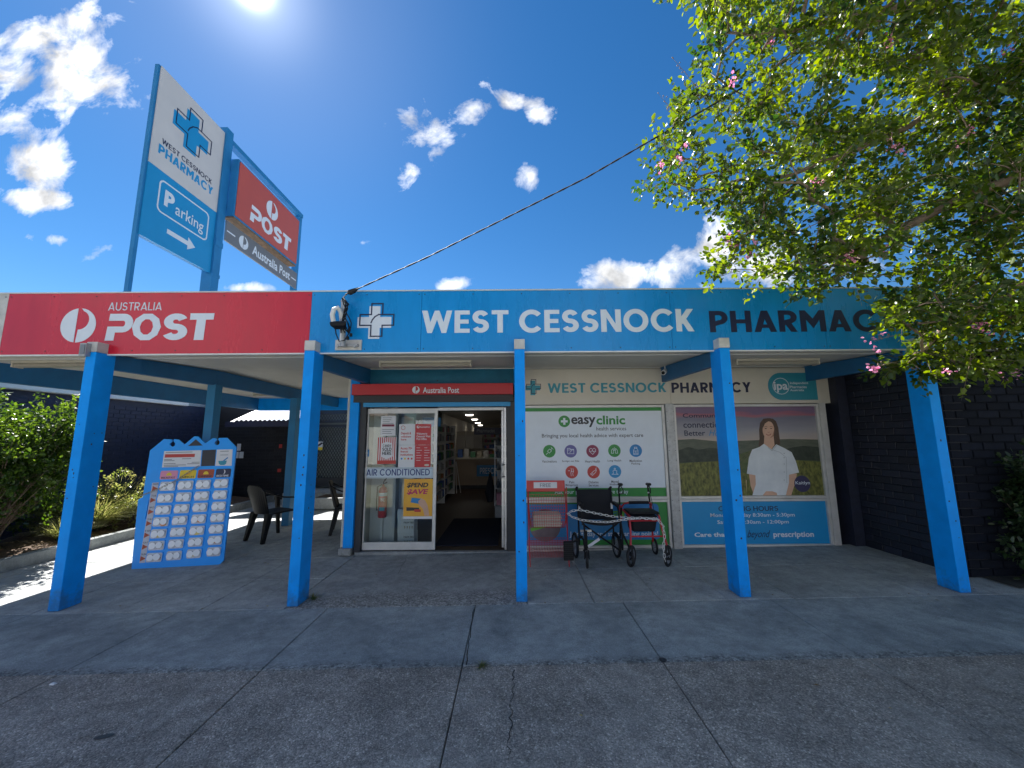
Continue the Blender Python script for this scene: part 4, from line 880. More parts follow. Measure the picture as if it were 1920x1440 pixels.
icons = [
 [[(-.5, -.5), (-.25, -.25)], [(-.3, .0), (0, -.3), (.35, .05), (.05, .35), (-.3, 0)], [(.2, .2), (.45, .45)], [(.3, .6), (.6, .3)]],
 [[(-.5, -.4), (.5, -.4), (.5, .3), (0, .3), (-.1, .45), (-.5, .45), (-.5, -.4)], [(-.15, -.2), (.15, .1)], [(-.5, .2), (.5, .2)]],
 [[(0, -.5), (-.5, 0), (-.5, .3), (-.25, .48), (0, .3), (.25, .48), (.5, .3), (.5, 0), (0, -.5)], [(-.35, 0), (-.1, 0), (0, .2), (.1, -.15), (.2, 0), (.4, 0)]],
 [[(0, .5), (0, .1), (-.15, 0), (-.15, -.4), (-.5, -.4), (-.45, .1), (-.2, .35), (-.15, 0)], [(0, .1), (.15, 0), (.15, -.4), (.5, -.4), (.45, .1), (.2, .35), (.15, 0)]],
 [[(-.2, .55), (.2, .55), (.2, .35), (-.2, .35), (-.2, .55)], [(-.15, .35), (-.35, .1), (-.35, -.6), (.35, -.6), (.35, .1), (.15, .35)], [(-.35, -.05), (.35, -.05)], [(-.35, -.4), (.35, -.4)], [(0, -.1), (0, -.35)]],
 [[(-.1, .6), (.0, .1), (-.15, -.1), (-.1, -.6)], [(.2, .55), (.3, .1), (.15, -.2), (.2, -.6)], [(-.1, .1), (.3, .1)], [(-.55, .2), (-.3, .2)]],
 [[(-.5, -.3), (-.2, -.55), (.35, .0), (.45, .35), (.1, .2), (-.5, -.3)], [(-.25, -.35), (-.1, -.2)], [(.3, .4), (.45, .65)]],
 [[(0, .55), (.15, .4), (0, .25), (-.15, .4), (0, .55)], [(-.5, -.45), (-.25, -.3), (-.3, .1), (0, .2), (.3, .1), (.25, -.3), (.5, -.45), (-.5, -.45)]]]
for (px, py, mm, t1, t2), sh in zip(ic, icons):
    c = pP.uv(px, py); m = MB(); m.disc(pP, c[0], c[1], .088, .0004, .001, 28); o = m.build('icon_disc', mm, P1)
    m = MB()
    for s in sh: m.stroke(pP, [(c[0] + a * .088, c[1] + b * .088) for a, b in s], .006, .001, .0016)
    m.build('icon_lines', WHITE, o)
    yy = py + 19
    w1 = len(t1) * 1.15; Trow(P1, pP, [(t1, (px - w1, yy - 2.3, px + w1, yy + 2.3))] + ([(t2, (px - len(t2) * 1.15, yy + 3.5, px + len(t2) * 1.15, yy + 8))] if t2 else []), DKPR, d=0, bold=.01, name='caption')

# ---- rewards poster below it
zR1 = zM - .004 - f; zR0 = zB0 - .02 + f
P2 = in_(xa0 + f, xa1 - f, zR0, zR1, GREEN, 'rewards_poster', 'blue and green rewards poster behind the wheelchair and newspaper rack')
q = (X0, at(1236, 980, YW).x, at(1110, 1012, YW).z, at(1110, 945, YW).z); m = MB(); m.rrect(pP, *q, .05, .0004, .001); m.build('blue_field', BLUEPR, P2)
MB().rect(pP, X0, at(1075, 980, YW).x, zR0, at(1020, 1012, YW).z - .001, .0004, .001).build('pink_field', mat('mauve_print', (.30, .18, .30), .5), P2)
m = MB(); c = pP.uv(1022, 985); m.disc(pP, c[0], c[1], .215, .001, .0016, 36); o = m.build('round_photo', mat('grey_photo_print', (.16, .12, .14), .5, var=.5, vscale=3), P2)
m = MB(); m.prism(pP, [(c[0] - .17, c[1] + .16), (c[0] + .17, c[1] + .14), (c[0] + .2, c[1] + .03), (c[0] - .19, c[1] - .08)], .0016, .002); m.build('printed_card', BLUEPR, o)
m = MB(); m.prism(pP, [(c[0] - .19, c[1] - .08), (c[0] + .2, c[1] + .03), (c[0] - .10, c[1] + .03), (c[0] - .2, c[1] - .04)], .002, .0024); m.build('card_stripe', LGREEN, o)
T(P2, pP, 'Rewards.', (1090, 953, 1215, 969), LGREEN, bold=.03, d=.001); T(P2, pP, 'Join today and start earning points!', (1068, 996, 1234, 1008), WHITE, bold=.015, d=.001)

# ---- landscape poster with the pharmacist
X2, X3 = xb0 + .02 + f, xb1 - f
def sky_print():
    m = bpy.data.materials.new('dusk_sky_print'); m.use_nodes = True; nt = m.node_tree; b = nt.nodes['Principled BSDF']; N = nt.nodes.new; L = nt.links.new
    g = N('ShaderNodeTexCoord'); s = N('ShaderNodeSeparateXYZ'); L(g.outputs['Object'], s.inputs[0]); mr = N('ShaderNodeMapRange')
    mr.inputs['From Min'].default_value = .65; mr.inputs['From Max'].default_value = 1.27
    n = N('ShaderNodeTexNoise'); n.inputs['Scale'].default_value = 2.2; mp = N('ShaderNodeMapping'); mp.inputs['Scale'].default_value = (.6, 1, 4); L(g.outputs['Object'], mp.inputs[0]); L(mp.outputs[0], n.inputs['Vector'])
    ad = N('ShaderNodeMath'); ad.operation = 'MULTIPLY_ADD'; L(n.outputs['Fac'], ad.inputs[0]); ad.inputs[1].default_value = .22; L(s.outputs[2], ad.inputs[2]); L(ad.outputs[0], mr.inputs['Value'])
    cr = N('ShaderNodeValToRGB'); e = cr.color_ramp.elements; e[0].position = 0; e[0].color = (.60, .44, .28, 1); e[1].position = 1; e[1].color = (.20, .13, .22, 1)
    k = e.new(.25); k.color = (.52, .41, .33, 1); k = e.new(.55); k.color = (.32, .31, .34, 1); k = e.new(.86); k.color = (.19, .19, .25, 1); k = e.new(.93); k.color = (.40, .13, .17, 1)
    L(mr.outputs[0], cr.inputs[0]); L(cr.outputs[0], b.inputs['Base Color']); b.inputs['Roughness'].default_value = .5; return m
P3 = in_(X2, X3, zM + f, zA1 - f, sky_print(), 'landscape_poster', 'large window poster of a woman in a white tunic before vineyards at dusk')
def nzp(name, c1, c2, sc, st=None, rough=.5): return mat(name, c1, rough, col2=c2, vscale=sc, stretch=st, detail=8)
LH = nzp('far_hill_print', (.07, .085, .06), (.14, .15, .11), 6, (1, 1, 3)); LT = nzp('tree_line_print', (.012, .02, .016), (.06, .075, .05), 12); LV = nzp('vine_print', (.015, .022, .006), (.26, .26, .06), 26, (1, 1, .5)); LRW = nzp('vine_row_print', (.04, .07, .02), (.14, .16, .06), 16)
def ppoly(pts, m, nm, d, par=P3): return MB().prism(pP, [(min(max(pP.uv(*p)[0], X2 + .001), X3 - .001), max(pP.uv(*p)[1], Z0 + .001)) for p in [(1570 if q[0] > 1528 else (1255 if q[0] < 1278 else q[0]), q[1] + (8 if q[1] >= 926 else 0)) for q in pts]], d, d + .0004).build(nm, m, par)
def clampx(px): return px
zl = Z0
L0 = 1270; R0 = 1538
ppoly([(1272, 825), (1300, 823), (1350, 828), (1400, 826), (1480, 823), (1530, 824), (1532, 860), (1272, 862)], LH, 'printed_hills', .0004)
ppoly([(1274, 845), (1290, 838), (1310, 843), (1330, 840), (1360, 842), (1385, 850), (1405, 852), (1440, 856), (1480, 840), (1505, 836), (1530, 838), (1531, 868), (1274, 870)], LT, 'printed_tree_line', .0008)
ppoly([(1276, 868), (1360, 864), (1385, 852), (1412, 843), (1460, 850), (1480, 862), (1532, 864), (1533, 900), (1276, 900)], LRW, 'printed_vine_rows', .0012)
ppoly([(1273, 870), (1300, 867), (1345, 865), (1365, 872), (1398, 888), (1400, 929), (1276, 929)], LV, 'printed_vines', .0016)
ppoly([(1400, 888), (1440, 880), (1490, 863), (1533, 866), (1537, 928), (1400, 928)], LV, 'printed_vines', .0018)
m = MB()
for k in range(7):
    a = pP.uv(1412 - 1 + k, 844); b = pP.uv(1378 + k * 8, 866); m.stroke(pP, [a, b], .006, .0016, .0019)
m.build('printed_row_gaps', nzp('row_gap_print', (.10, .08, .05), (.16, .13, .08), 20), P3)
Trow(P3, pP, [('Community', (1280, 775, 1358, 785.5)), ('connection.', (1281, 791, 1360, 802)), ('Better', (1283, 807, 1322, 817))], NAVY, d=.0006, bold=.015)
T(P3, pP, 'Health', (1329, 806, 1368, 817), BLUEPR, d=.0006, bold=.0, shear=.4)
# the printed woman: hair, arms, neck, face, tunic
W3 = P3
def blob(cx, cy, rx, ry, n=20): return [(cx + rx * math.cos(2 * math.pi * i / n), cy + ry * math.sin(2 * math.pi * i / n)) for i in range(n)]
ppoly([(1441, 784), (1431, 785), (1425, 793), (1423, 806), (1424, 822), (1422, 836), (1426, 840), (1440, 838), (1455, 838), (1463, 832), (1461, 818), (1459, 802), (1455, 790), (1449, 785)], HAIR, 'printed_hair', .0022)
ppoly([(1404, 888), (1416, 888), (1420, 900), (1430, 926), (1431, 928), (1414, 928), (1407, 910)], SKIN, 'printed_arm', .0022)
ppoly([(1478, 888), (1494, 888), (1491, 905), (1484, 926), (1474, 928), (1476, 905)], SKIN, 'printed_arm', .0022)
ppoly([(1433, 815), (1450, 815), (1452, 834), (1446, 843), (1437, 838), (1432, 832)], SKIN, 'printed_neck', .0026)
ppoly([(1432, 832), (1424, 838), (1410, 843), (1404, 858), (1400, 888), (1416, 891), (1417, 908), (1411, 928), (1474, 928), (1479, 905), (1479, 890), (1498, 886), (1492, 865), (1484, 848), (1470, 840), (1455, 833), (1447, 843), (1440, 838)], TUNIC, 'printed_tunic', .0030)
ppoly(blob(1440.5, 806, 11, 16.5), SKIN, 'printed_face', .0034)
ppoly([(1449, 796), (1451, 806), (1448, 816), (1443, 822), (1450, 818), (1451.5, 806)], mat('skin_shadow_print', (.40, .20, .13), .5), 'printed_cheek_tone', .0037)
ppoly([(1430, 926), (1436, 921), (1448, 921), (1456, 924), (1458, 929), (1428, 929)], SKIN, 'printed_hands', .0034)
ppoly([(1430, 803), (1431, 793), (1437, 788), (1441, 786), (1449, 788), (1454, 797), (1454, 806), (1451, 797), (1446, 791), (1440, 790), (1434, 794)], HAIR, 'printed_fringe', .0038)
m = MB()
for (x, y, rx, ry) in ((1435.5, 803.5, 2.0, .9), (1445.5, 803.5, 2.0, .9)):
    c = pP.uv(x, y); m.disc(pP, c[0], c[1], rx / 721 * YW, .0038, .0041, 12, ry=ry / 721 * YW)
m.stroke(pP, [pP.uv(1432.8, 800.6), pP.uv(1435.5, 799.6), pP.uv(1438, 800.4)], .005, .0038, .0041); m.stroke(pP, [pP.uv(1443, 800.4), pP.uv(1445.5, 799.6), pP.uv(1448.2, 800.6)], .005, .0038, .0041)
m.build('printed_eyes', HAIR, W3)
m = MB(); m.stroke(pP, [pP.uv(1436.5, 814), pP.uv(1438.5, 815.6), pP.uv(1440.8, 816), pP.uv(1443, 815.5), pP.uv(1445, 813.8)], .009, .0038, .0041); m.stroke(pP, [pP.uv(1439, 810), pP.uv(1440.8, 810.8), pP.uv(1442.5, 810)], .004, .0038, .0041); m.build('printed_mouth', LIP, W3)
m = MB(); m.stroke(pP, [pP.uv(1447, 843), pP.uv(1462, 848), pP.uv(1474, 858), pP.uv(1475, 905)], .004, .0034, .0036)
for y in (850, 858, 870, 885, 900): c = pP.uv(1470, y); m.disc(pP, c[0], c[1], .007, .0034, .0037, 8)
m.stroke(pP, [pP.uv(1440, 839), pP.uv(1447, 845), pP.uv(1456, 835)], .006, .0034, .0037); m.build('printed_seams', mat('soft_grey_print', (.30, .33, .36), .5), W3)
c = pP.uv(1504, 907); m = MB(); m.disc(pP, c[0], c[1], .112, .0034, .0038, 28); m.build('name_disc', mat('dark_violet_print', (.04, .035, .10), .5), P3)
T(P3, pP, 'Kaitlyn', (1491, 902, 1518, 910), WHITE, d=.0042, bold=.01)

# ---- opening hours poster
P4 = in_(X2, X3, zR0, zR1, SIGNB, 'opening_hours_poster', 'bright blue opening hours poster under the landscape picture')
T(P4, pP, 'OPENING HOURS', (1347, 949, 1459, 958), NAVY, bold=.02, d=0)
Trow(P4, pP, [('Monday - Friday 8:30am - 5:30pm', (1332, 962, 1490, 971)), ('Saturday 8:30am - 12:00pm', (1345, 975, 1479, 984))], WHITE, bold=.01, d=0)
T(P4, pP, 'Care that goes', (1302, 998, 1398, 1009), WHITE, bold=.035, d=0); T(P4, pP, 'beyond', (1401, 994, 1445, 1012), NAVY, bold=.0, shear=.5, d=0); T(P4, pP, 'prescription', (1450, 997, 1526, 1010), WHITE, bold=.035, d=0)

SGNP = mat('sign_post_blue', (.02, .20, .46), .5, var=.1, spec=.3)
# ================================================================ ROOF SIGNS
XS = -5.0
pR = PL((XS, 0, 0), (0, 1, 0), (0, 0, 1))      # faces +x, towards the shop side
A = thing('parking_sign', (XS, 5.4, 2.9), 'tall white and blue roof sign with parking arrow on blue posts, the nearer one', 'sign')
u0, u1, v0, v1 = 4.83, 6.06, 4.40, 6.98
ub0 = pR.uv(283, 303); ub1 = pR.uv(404, 400); vb = 5.475
MB().rect(pR, u0, u1, vb, v1, -.012, .0).build('panel', mat('sign_white_sheet', (.62, .60, .60), .45, var=.05, vscale=2), A)
MB().rect(pR, u0, u1, v0, vb - .002, -.012, .0).build('panel', SIGNB, A)
m = MB(); m.box(XS - .07, XS - .013, u0 - .03, u0 + .02, 2.9, v1 + .0); m.build('post', SGNP, A, bevel=.003)
m = MB(); m.box(XS - .07, XS - .013, u0 + .03, u1, v1 - .06, v1 + .0); m.box(XS - .07, XS - .013, u0 + .03, u1, v0 + .0, v0 + .05); m.build('rail', SGNP, A)
m = MB(); m.box(XS - .15, XS + .03, u1 + .003, u1 + .16, 2.9, v1 + .12); m.build('post', SGNP, A, bevel=.004)
m = MB(); m.box(XS + .031, XS + .04, u1 + .0, u1 + .164, 4.9, 5.0); m.box(XS + .031, XS + .04, u1 + .0, u1 + .164, 4.36, 4.42); m.build('post_strap', SGNP, A)
def uvb(pl, tl, tr, bl):  # box from slanted corner pixels
    a = pl.uv(*tl); b = pl.uv(*tr); c = pl.uv(*bl); return (a[0], b[0], (c[1]), (a[1] + b[1]) / 2 if abs(a[1] - b[1]) < 9 else a[1])
cz = lambda x, y: (220 + x / 3.13, 100 + y / 3.13)
m = MB(); cross_solid(m, pR, 5.42, 6.42, .325, .0005, .002, .36); m.build('cross_emblem', SIGNB, A)
m = MB(); cross_line(m, pR, 5.475, 6.47, .33, .018, .002, .003, .36); m.build('cross_outline', NAVY, A)
T(A, pR, 'WEST CESSNOCK', None, NAVY, bold=.022, d=.001, uvbox=(4.975, 5.895, 5.875, 5.955))
T(A, pR, 'PHARMACY', None, SIGNB, bold=.045, d=.001, uvbox=(4.94, 5.935, 5.70, 5.84))
tl = pR.uv(*cz(252, 735)); br = pR.uv(*cz(522, 1105)); bl = pR.uv(*cz(235, 915))
def rr_pts(u0, u1, v0, v1, r, n=4):
    p = []
    for cx, cy, a0 in ((u0 + r, v0 + r, 180), (u1 - r, v0 + r, 270), (u1 - r, v1 - r, 0), (u0 + r, v1 - r, 90)):
        for i in range(n + 1): p.append((cx + r * math.cos(R(a0 + 90 * i / n)), cy + r * math.sin(R(a0 + 90 * i / n))))
    return p
m = MB(); m.stroke(pR, rr_pts(5.03, 5.91, 4.88, 5.35, .07), .022, .0005, .002, True); m.build('parking_border', WHITE, A)
hh = tl[1] - bl[1]; T(A, pR, 'P', None, WHITE, bold=.06, d=.001, uvbox=(5.12, 5.28, 5.01, 5.25)); T(A, pR, 'arking', None, WHITE, bold=.01, d=.001, uvbox=(5.31, 5.83, 4.93, 5.16))
zc_ = 4.665; m = MB(); m.prism(pR, [(5.22, zc_ - .035), (5.58, zc_ - .035), (5.58, zc_ - .10), (5.72, zc_), (5.58, zc_ + .10), (5.58, zc_ + .035), (5.22, zc_ + .035)], .0005, .002); m.build('arrow', WHITE, A)
# second sign
B = thing('post_sign', (XS, 7.3, 2.9), 'red box sign over a grey strip in a blue frame on the roof', 'sign')
yq = 8.55; zt2 = v1 - .02
m = MB(); m.box(XS - .10, XS + .02, u1 + .165, yq + .02, zt2 - .07, zt2 + .02); m.build('top_rail', SGNP, B, bevel=.003)
m = MB(); m.box(XS - .10, XS + .0, yq - .10, yq + .02, 2.8, zt2 - .072); m.build('post', SGNP, B, bevel=.003)
xb_ = XS + .16; pR2 = PL((xb_, 0, 0), (0, 1, 0), (0, 0, 1))
cn = [pR2.uv(*cz(*p)) for p in ((720, 600), (1072, 1000), (1058, 1265), (695, 942))]
la, lb, lc, ld = cn[0][0], cn[1][0], (cn[2][1] + cn[3][1]) / 2, (cn[0][1] + cn[1][1]) / 2
MB().box(XS - .02, xb_ - .012, la, lb, lc, ld).build('light_box', SGNP, B)
MB().rect(pR2, la + .03, lb - .03, lc + .03, ld - .03, -.011, .0).build('red_face', mat('faded_red_sheet', (.50, .085, .055), .4, var=.06, vscale=2), B)
MB().box(XS - .05, xb_ - .02, la + .02, lb - .02, lc - .03, lc - .002).build('rusty_base', mat('rusty_metal', (.10, .07, .05), .8, col2=(.25, .16, .10), vscale=14), B)
for z in (lc + .15, ld - .2): MB().box(XS - .06, XS - .0, u1 + .17, la - .002, z, z + .05).build('bracket', DARKF, B)
fh = ld - lc; fw_ = lb - la; cx_ = (la + lb) / 2 + .05
m = MB(); post_logo(m, pR2, cx_ - .05, lc + fh * .66, fh * .17, .0005, .002); m.build('logo', WHITE, B)
m = MB(); post_word(m, pR2, (cx_ - fw_ * .33, cx_ + fw_ * .33, lc + fh * .15, lc + fh * .44), .0005, .002); m.build('post_lettering', WHITE, B)
pR3 = PL((XS + .05, 0, 0), (0, 1, 0), (0, 0, 1)); s0 = pR3.uv(*cz(634, 1080)); s1 = pR3.uv(*cz(1035, 1385)); s2 = pR3.uv(*cz(640, 975))
sv0 = (s0[1] + s1[1]) / 2; sv1 = min(s2[1], lc - .04)
MB().rect(pR3, u1 + .18, yq - .11, sv0, sv1, -.03, 0).build('name_strip', mat('sign_grey_sheet', (.16, .17, .19), .5, var=.06), B)
sm = (sv0 + sv1) / 2; m = MB(); post_logo(m, pR3, u1 + .62, sm, (sv1 - sv0) * .33, .0005, .002); m.build('strip_logo', WHITE, B)
T(B, pR3, 'Australia Post', None, WHITE, bold=.03, d=.001, uvbox=(u1 + .86, yq - .38, sm - (sv1 - sv0) * .26, sm + (sv1 - sv0) * .26))
m = MB(); m.rect(pR3, u1 + .2, u1 + .40, sm - .012, sm + .012, .0005, .002); m.build('dash', WHITE, B); m = MB(); m.rect(pR3, yq - .33, yq - .14, sm - .012, sm + .012, .0005, .002); m.build('dash', WHITE, B)

# ================================================================ SERVICE MAST AND CABLE
qa = pbox(pF, 630, 638, 679, 657)
MS = thing('service_mast', (at(645, 600, YF).x, YF - .1, 2.6), 'grey electrical service mast with curled conduit and black cable clamp on the blue fascia', 'service mast')
MB().rect(pF, qa[0], qa[1], qa[2], qa[3], .002, .02).build('mounting_plate', DIRTW, MS)
MB().rect(pF, qa[0] + .03, qa[1] - .03, qa[2] + .03, qa[2] + .06, .021, .05).build('angle_bracket', STEEL, MS)
m = MB(); c = pF.uv(637, 652); m.disc(pF, c[0], c[1], .012, .05, .065, 8); c = pF.uv(669, 652); m.disc(pF, c[0], c[1], .012, .05, .065, 8); m.build('bolts', STEEL, MS)
ym = YF - .08; P_ = lambda x, y, d=0: at(x, y, ym - d)
m = MB(); a = P_(643, 650); b = P_(645, 572); m.tube([a, b], .026, 10); m.build('mast_pipe', STEEL, MS, smooth=True)
MB().box(P_(642, 566).x, P_(650, 566).x, ym - .03, ym + .0, P_(645, 612).z, P_(645, 563).z).build('flat_stay', STEEL, MS)
m = MB(); m.tube([P_(641, 642), P_(642, 625), P_(641, 600), P_(639, 585, .05), P_(633, 577, .08), P_(626, 580, .10), P_(623, 590, .10), P_(625, 602, .09), P_(630, 612, .08)], .024, 10); m.build('curled_conduit', WPAINT, MS, smooth=True)
m = MB(); c = P_(637, 608, .10); m.hexa([Vector((c.x - .075, c.y - .05, c.z - .03)), Vector((c.x + .075, c.y - .05, c.z - .03)), Vector((c.x + .06, c.y + .03, c.z - .05)), Vector((c.x - .06, c.y + .03, c.z - .05)), Vector((c.x - .09, c.y - .05, c.z + .01)), Vector((c.x + .09, c.y - .05, c.z + .01)), Vector((c.x + .05, c.y + .03, c.z + .045)), Vector((c.x - .05, c.y + .03, c.z + .045))]); m.build('junction_cover', BLACKP, MS, bevel=.012)
m = MB()
for k in range(5):
    a = P_(643 + k, 560); pts = [a + Vector((0, -.02, 0))]
    for j in range(7): pts.append(P_(644 + 6 * math.sin(j * .9 + k) + k * 2.2, 570 + j * 9, .06 + .03 * math.sin(j + k)))
    pts.append(P_(640 + k, 614, .1)); m.tube(pts, .0055, 6)
m.tube([P_(628, 610, .1), P_(630, 626, .1), P_(636, 640, .07), P_(646, 638, .06), P_(656, 622, .08), P_(652, 606, .1)], .006, 6)
m.build('loose_cables', BLACKP, MS, smooth=True)
m = MB()
for (x, y) in ((655, 618), (658, 628), (652, 634)): p = P_(x, y, .09); m.lathe(p, [(.004, -.02), (.014, -.015), (.014, .015), (.004, .02)], 10)
m.build('line_taps', BLACKP, MS, smooth=True)
p0 = at(648, 552, 3.85); cb = thing('overhead_cable', p0, 'twisted black overhead power cable rising from the fascia mast to the upper right', 'cable')
p1 = at(1240, 252, 3.2); p2 = at(1560, 60, 2.85); p3 = p2 + (p2 - p1) * 6
pm = [p0, at(800, 483, 3.69), at(950, 408, 3.53), at(1100, 333, 3.36), p1, at(1400, 160, 3.03), p2, p3]
dense = []
for a, b in zip(pm[:-1], pm[1:]):
    n = 14
    for i in range(n): dense.append(a.lerp(b, i / n))
dense.append(pm[-1])
for ph in (0, math.pi):
    m = MB(); m.tube([p + Vector((0, math.cos(i * 1.3 + ph), math.sin(i * 1.3 + ph))) * .004 for i, p in enumerate(dense)], .0052, 6); m.build('cable_core', RUBBER, cb, smooth=True)
m = MB(); a = at(652, 550, 3.86); b = at(664, 545, 3.85); m.tube([a, a.lerp(b, .3), b, at(672, 540, 3.84)], [.012, .03, .026, .008], 8); m.build('strain_clamp', RUBBER, cb, smooth=True)
m = MB(); m.tube([at(639, 566, 3.88), at(645, 556, 3.87), at(652, 550, 3.86)], .007, 6); m.build('hook', STEEL, cb)

# security camera at the end of the third beam
c = at(1243, 699, 5.25); t = thing('security_camera', c, 'small white security camera under the beam above the left window', 'camera')
m = MB(); m.tube([c + Vector((.06, .05, .04)), c + Vector((-.02, -.06, -.01))], .033, 14); m.build('housing', WPAINT, t, smooth=True)
m = MB(); m.tube([c + Vector((-.0205, -.0605, -.0105)), c + Vector((-.024, -.066, -.012))], .024, 14); m.build('lens', BLACKP, t)
MB().box(c.x + .05, c.x + .09, c.y + .03, c.y + .07, c.z + .03, ZC - .02).build('bracket', WPAINT, t)

# ================================================================ NOTICES ON THE DOOR GLASS
pDg = FP(YW + .014)
def sheetp(px, m, name, label, cat='poster', d=.0005):
    q = pbox(pDg, *px); return MB().rect(pDg, *q, d, d + .0015).build(name, m, label=label, cat=cat), q
pX = FP(YW + .012)
o, q = sheetp((714, 780, 742, 817), PAPER, 'paper_notice', 'white printed notice with a red bar at the top of the sliding door', 'notice')
MB().rect(pX, q[0] + .02, q[1] - .02, q[2] + .13, q[2] + .16, .0006, .001).build('red_bar', MAROON, o)
m = MB()
for i in range(9):
    if i == 5: continue
    m.rect(pX, q[0] + .025, q[0] + U(.12, .19), q[3] - .03 - i * .028, q[3] - .022 - i * .028, .0006, .001)
m.build('printed_lines', GREY, o)
o, q = sheetp((708, 820, 743, 870), PAPER, 'candy_poster', 'red and white striped sold here poster on the sliding door')
m = MB(); n = 9
for i in range(n): w = (q[1] - q[0]) / (2 * n); m.rect(pX, q[0] + 2 * i * w, q[0] + (2 * i + 1) * w, q[2], q[3], .0003, .0007)
m.build('red_stripes', REDPR, o); MB().rect(pX, q[0], q[1], q[2], q[2] + .05, .0008, .0011).build('red_foot', REDPR, o)
m = MB(); cu_, cv_ = (q[0] + q[1]) / 2, (q[2] + q[3]) / 2; m.prism(pX, [(cu_ - .075, cv_ + .10), (cu_, cv_ + .125), (cu_ + .075, cv_ + .10), (cu_ + .085, cv_ - .08), (cu_, cv_ - .12), (cu_ - .085, cv_ - .08)], .0008, .0011); lb_ = m.build('label_patch', PAPER, o)
T(lb_, pX, 'CANDY', None, DKPR, bold=.03, d=0, uvbox=(cu_ - .06, cu_ + .06, cv_ + .05, cv_ + .085)); T(lb_, pX, 'SOLD', None, DKPR, bold=.04, d=0, uvbox=(cu_ - .065, cu_ + .065, cv_ - .005, cv_ + .042)); T(lb_, pX, 'HERE', None, DKPR, bold=.04, d=0, uvbox=(cu_ - .065, cu_ + .065, cv_ - .06, cv_ - .013))
o, q = sheetp((748, 795, 778, 834), PAPER, 'bank_poster', 'white deposit and withdraw poster, upper left of the four on the door')
Trow(o, pX, [('Deposit &', (752, 810, 771, 816)), ('withdraw', (752, 816.5, 771, 820.5)), ('here', (752, 822, 762, 826))], REDPR, d=-.0008, bold=.03)
c = pX.uv(756, 802); m = MB(); m.stroke(pX, [(c[0] + .028 * math.cos(i * .52), c[1] + .028 * math.sin(i * .52)) for i in range(12)], .005, .0006, .001, True); m.build('ring_mark', REDPR, o)
o, q = sheetp((778.5, 795, 808, 834), RED, 'welcome_poster', 'red welcome poster with white words, upper right of the four on the door')
Trow(o, pX, [('Welcome to', (781, 811, 801, 815)), ('Cessnock West', (781, 816, 807, 820)), ('Post Office', (781, 821, 800, 825)), ('AustraliaPost', (787, 799, 806, 802))], PAPER, d=-.0008, bold=.03)
m = MB(); c = pX.uv(784, 800.5); post_logo(m, pX, c[0], c[1], .02, .0006, .001); m.build('logo', PAPER, o)
o, q = sheetp((747, 834.6, 777.5, 876), PAPER, 'institutions_poster', 'white financial institutions poster, lower left of the four on the door')
Trow(o, pX, [('Access 70+', (751, 838, 773, 843)), ('financial', (751, 844.5, 765, 848.5)), ('institutions', (751, 850.5, 774, 854.5))], REDPR, d=-.0008, bold=.03)
for k, mm in enumerate((BLUEPR, YELP, REDPR, REDPR)):
    c = pX.uv(753 + k * 6.3, 860); MB().disc(pX, c[0], c[1], .014, .0006, .001, 8).build('round_mark', mm, o)
o, q = sheetp((778, 834.6, 807.5, 876), RED, 'hours_poster', 'red opening times poster with fine white print, lower right of the four on the door')
m = MB()
for i in range(6):
    for j in range(2): m.rect(pX, q[0] + .02 + j * .11, q[0] + .02 + j * .11 + U(.04, .08), q[3] - .04 - i * .035, q[3] - .034 - i * .035, .0006, .001)
m.build('printed_lines', PAPER, o); m = MB(); c = pX.uv(800, 872); m.disc(pX, c[0], c[1], .035, .0006, .001, 10, ry=.015); m.build('seal_mark', CREAM, o)
q = pbox(pX, 680, 876.5, 812, 896.5); o = MB().rect(FP(YW + .012), *q, .0, .006).build('air_conditioned_sign', mat('pale_blue_sign', (.50, .60, .68), .4), label='pale blue air conditioned sign plate across the sliding door', cat='sign')
pAC = FP(YW + .006); m = MB(); g_ = .012; m.stroke(pAC, [(q[0] + g_, q[2] + g_), (q[1] - g_, q[2] + g_), (q[1] - g_, q[3] - g_), (q[0] + g_, q[3] - g_)], .004, .0004, .001, True); m.build('border_line', GREY, o)
T(o, pAC, 'AIR CONDITIONED', (687, 879.5, 806, 891.5), mat('royal_blue_print', (.01, .03, .17), .5), bold=.022, d=0)
o, q = sheetp((757, 898, 811, 968), ORGP, 'spend_and_save_poster', 'orange spend and save poster with a hand holding a blue card on the door')
MB().rect(pX, q[0], q[1], q[2] - .035, q[2] - .001, -.0005, .001).build('white_foot', PAPER, o)
T(o, pX, '$PEND', (763, 905, 803, 915), DKPR, bold=.05, shear=.2, d=-.0008); T(o, pX, '$AVE', (763, 917, 803, 928), mat('magenta_print', (.50, .03, .12), .5), bold=.05, shear=.2, d=-.0008)
m = MB(); m.prism(pX, [pX.uv(772, 933), pX.uv(790, 935), pX.uv(788, 945), pX.uv(770, 942)], .0006, .001); m.build('printed_card', BLUEPR, o)
m = MB(); m.prism(pX, [pX.uv(784, 940), pX.uv(790, 934), pX.uv(797, 938), pX.uv(802, 948), pX.uv(805, 967), pX.uv(796, 967), pX.uv(793, 954), pX.uv(786, 947)], .001, .0014); m.build('printed_hand', SKIN, o)
m = MB(); m.prism(pX, [pX.uv(762, 951), pX.uv(786, 952), pX.uv(786, 957), pX.uv(762, 958)], .0006, .001); m.build('dark_label', DKPR, o); m = MB(); m.prism(pX, [pX.uv(777, 955), pX.uv(789, 955), pX.uv(789, 960), pX.uv(777, 960)], .001, .0014); m.build('red_label', REDPR, o)
q = pbox(pX, 684, 843, 692, 856); o = MB().rect(pX, *q, 0, .002).build('access_sticker', BLUEPR, label='small blue access sticker low on the left edge of the sliding door', cat='sticker')
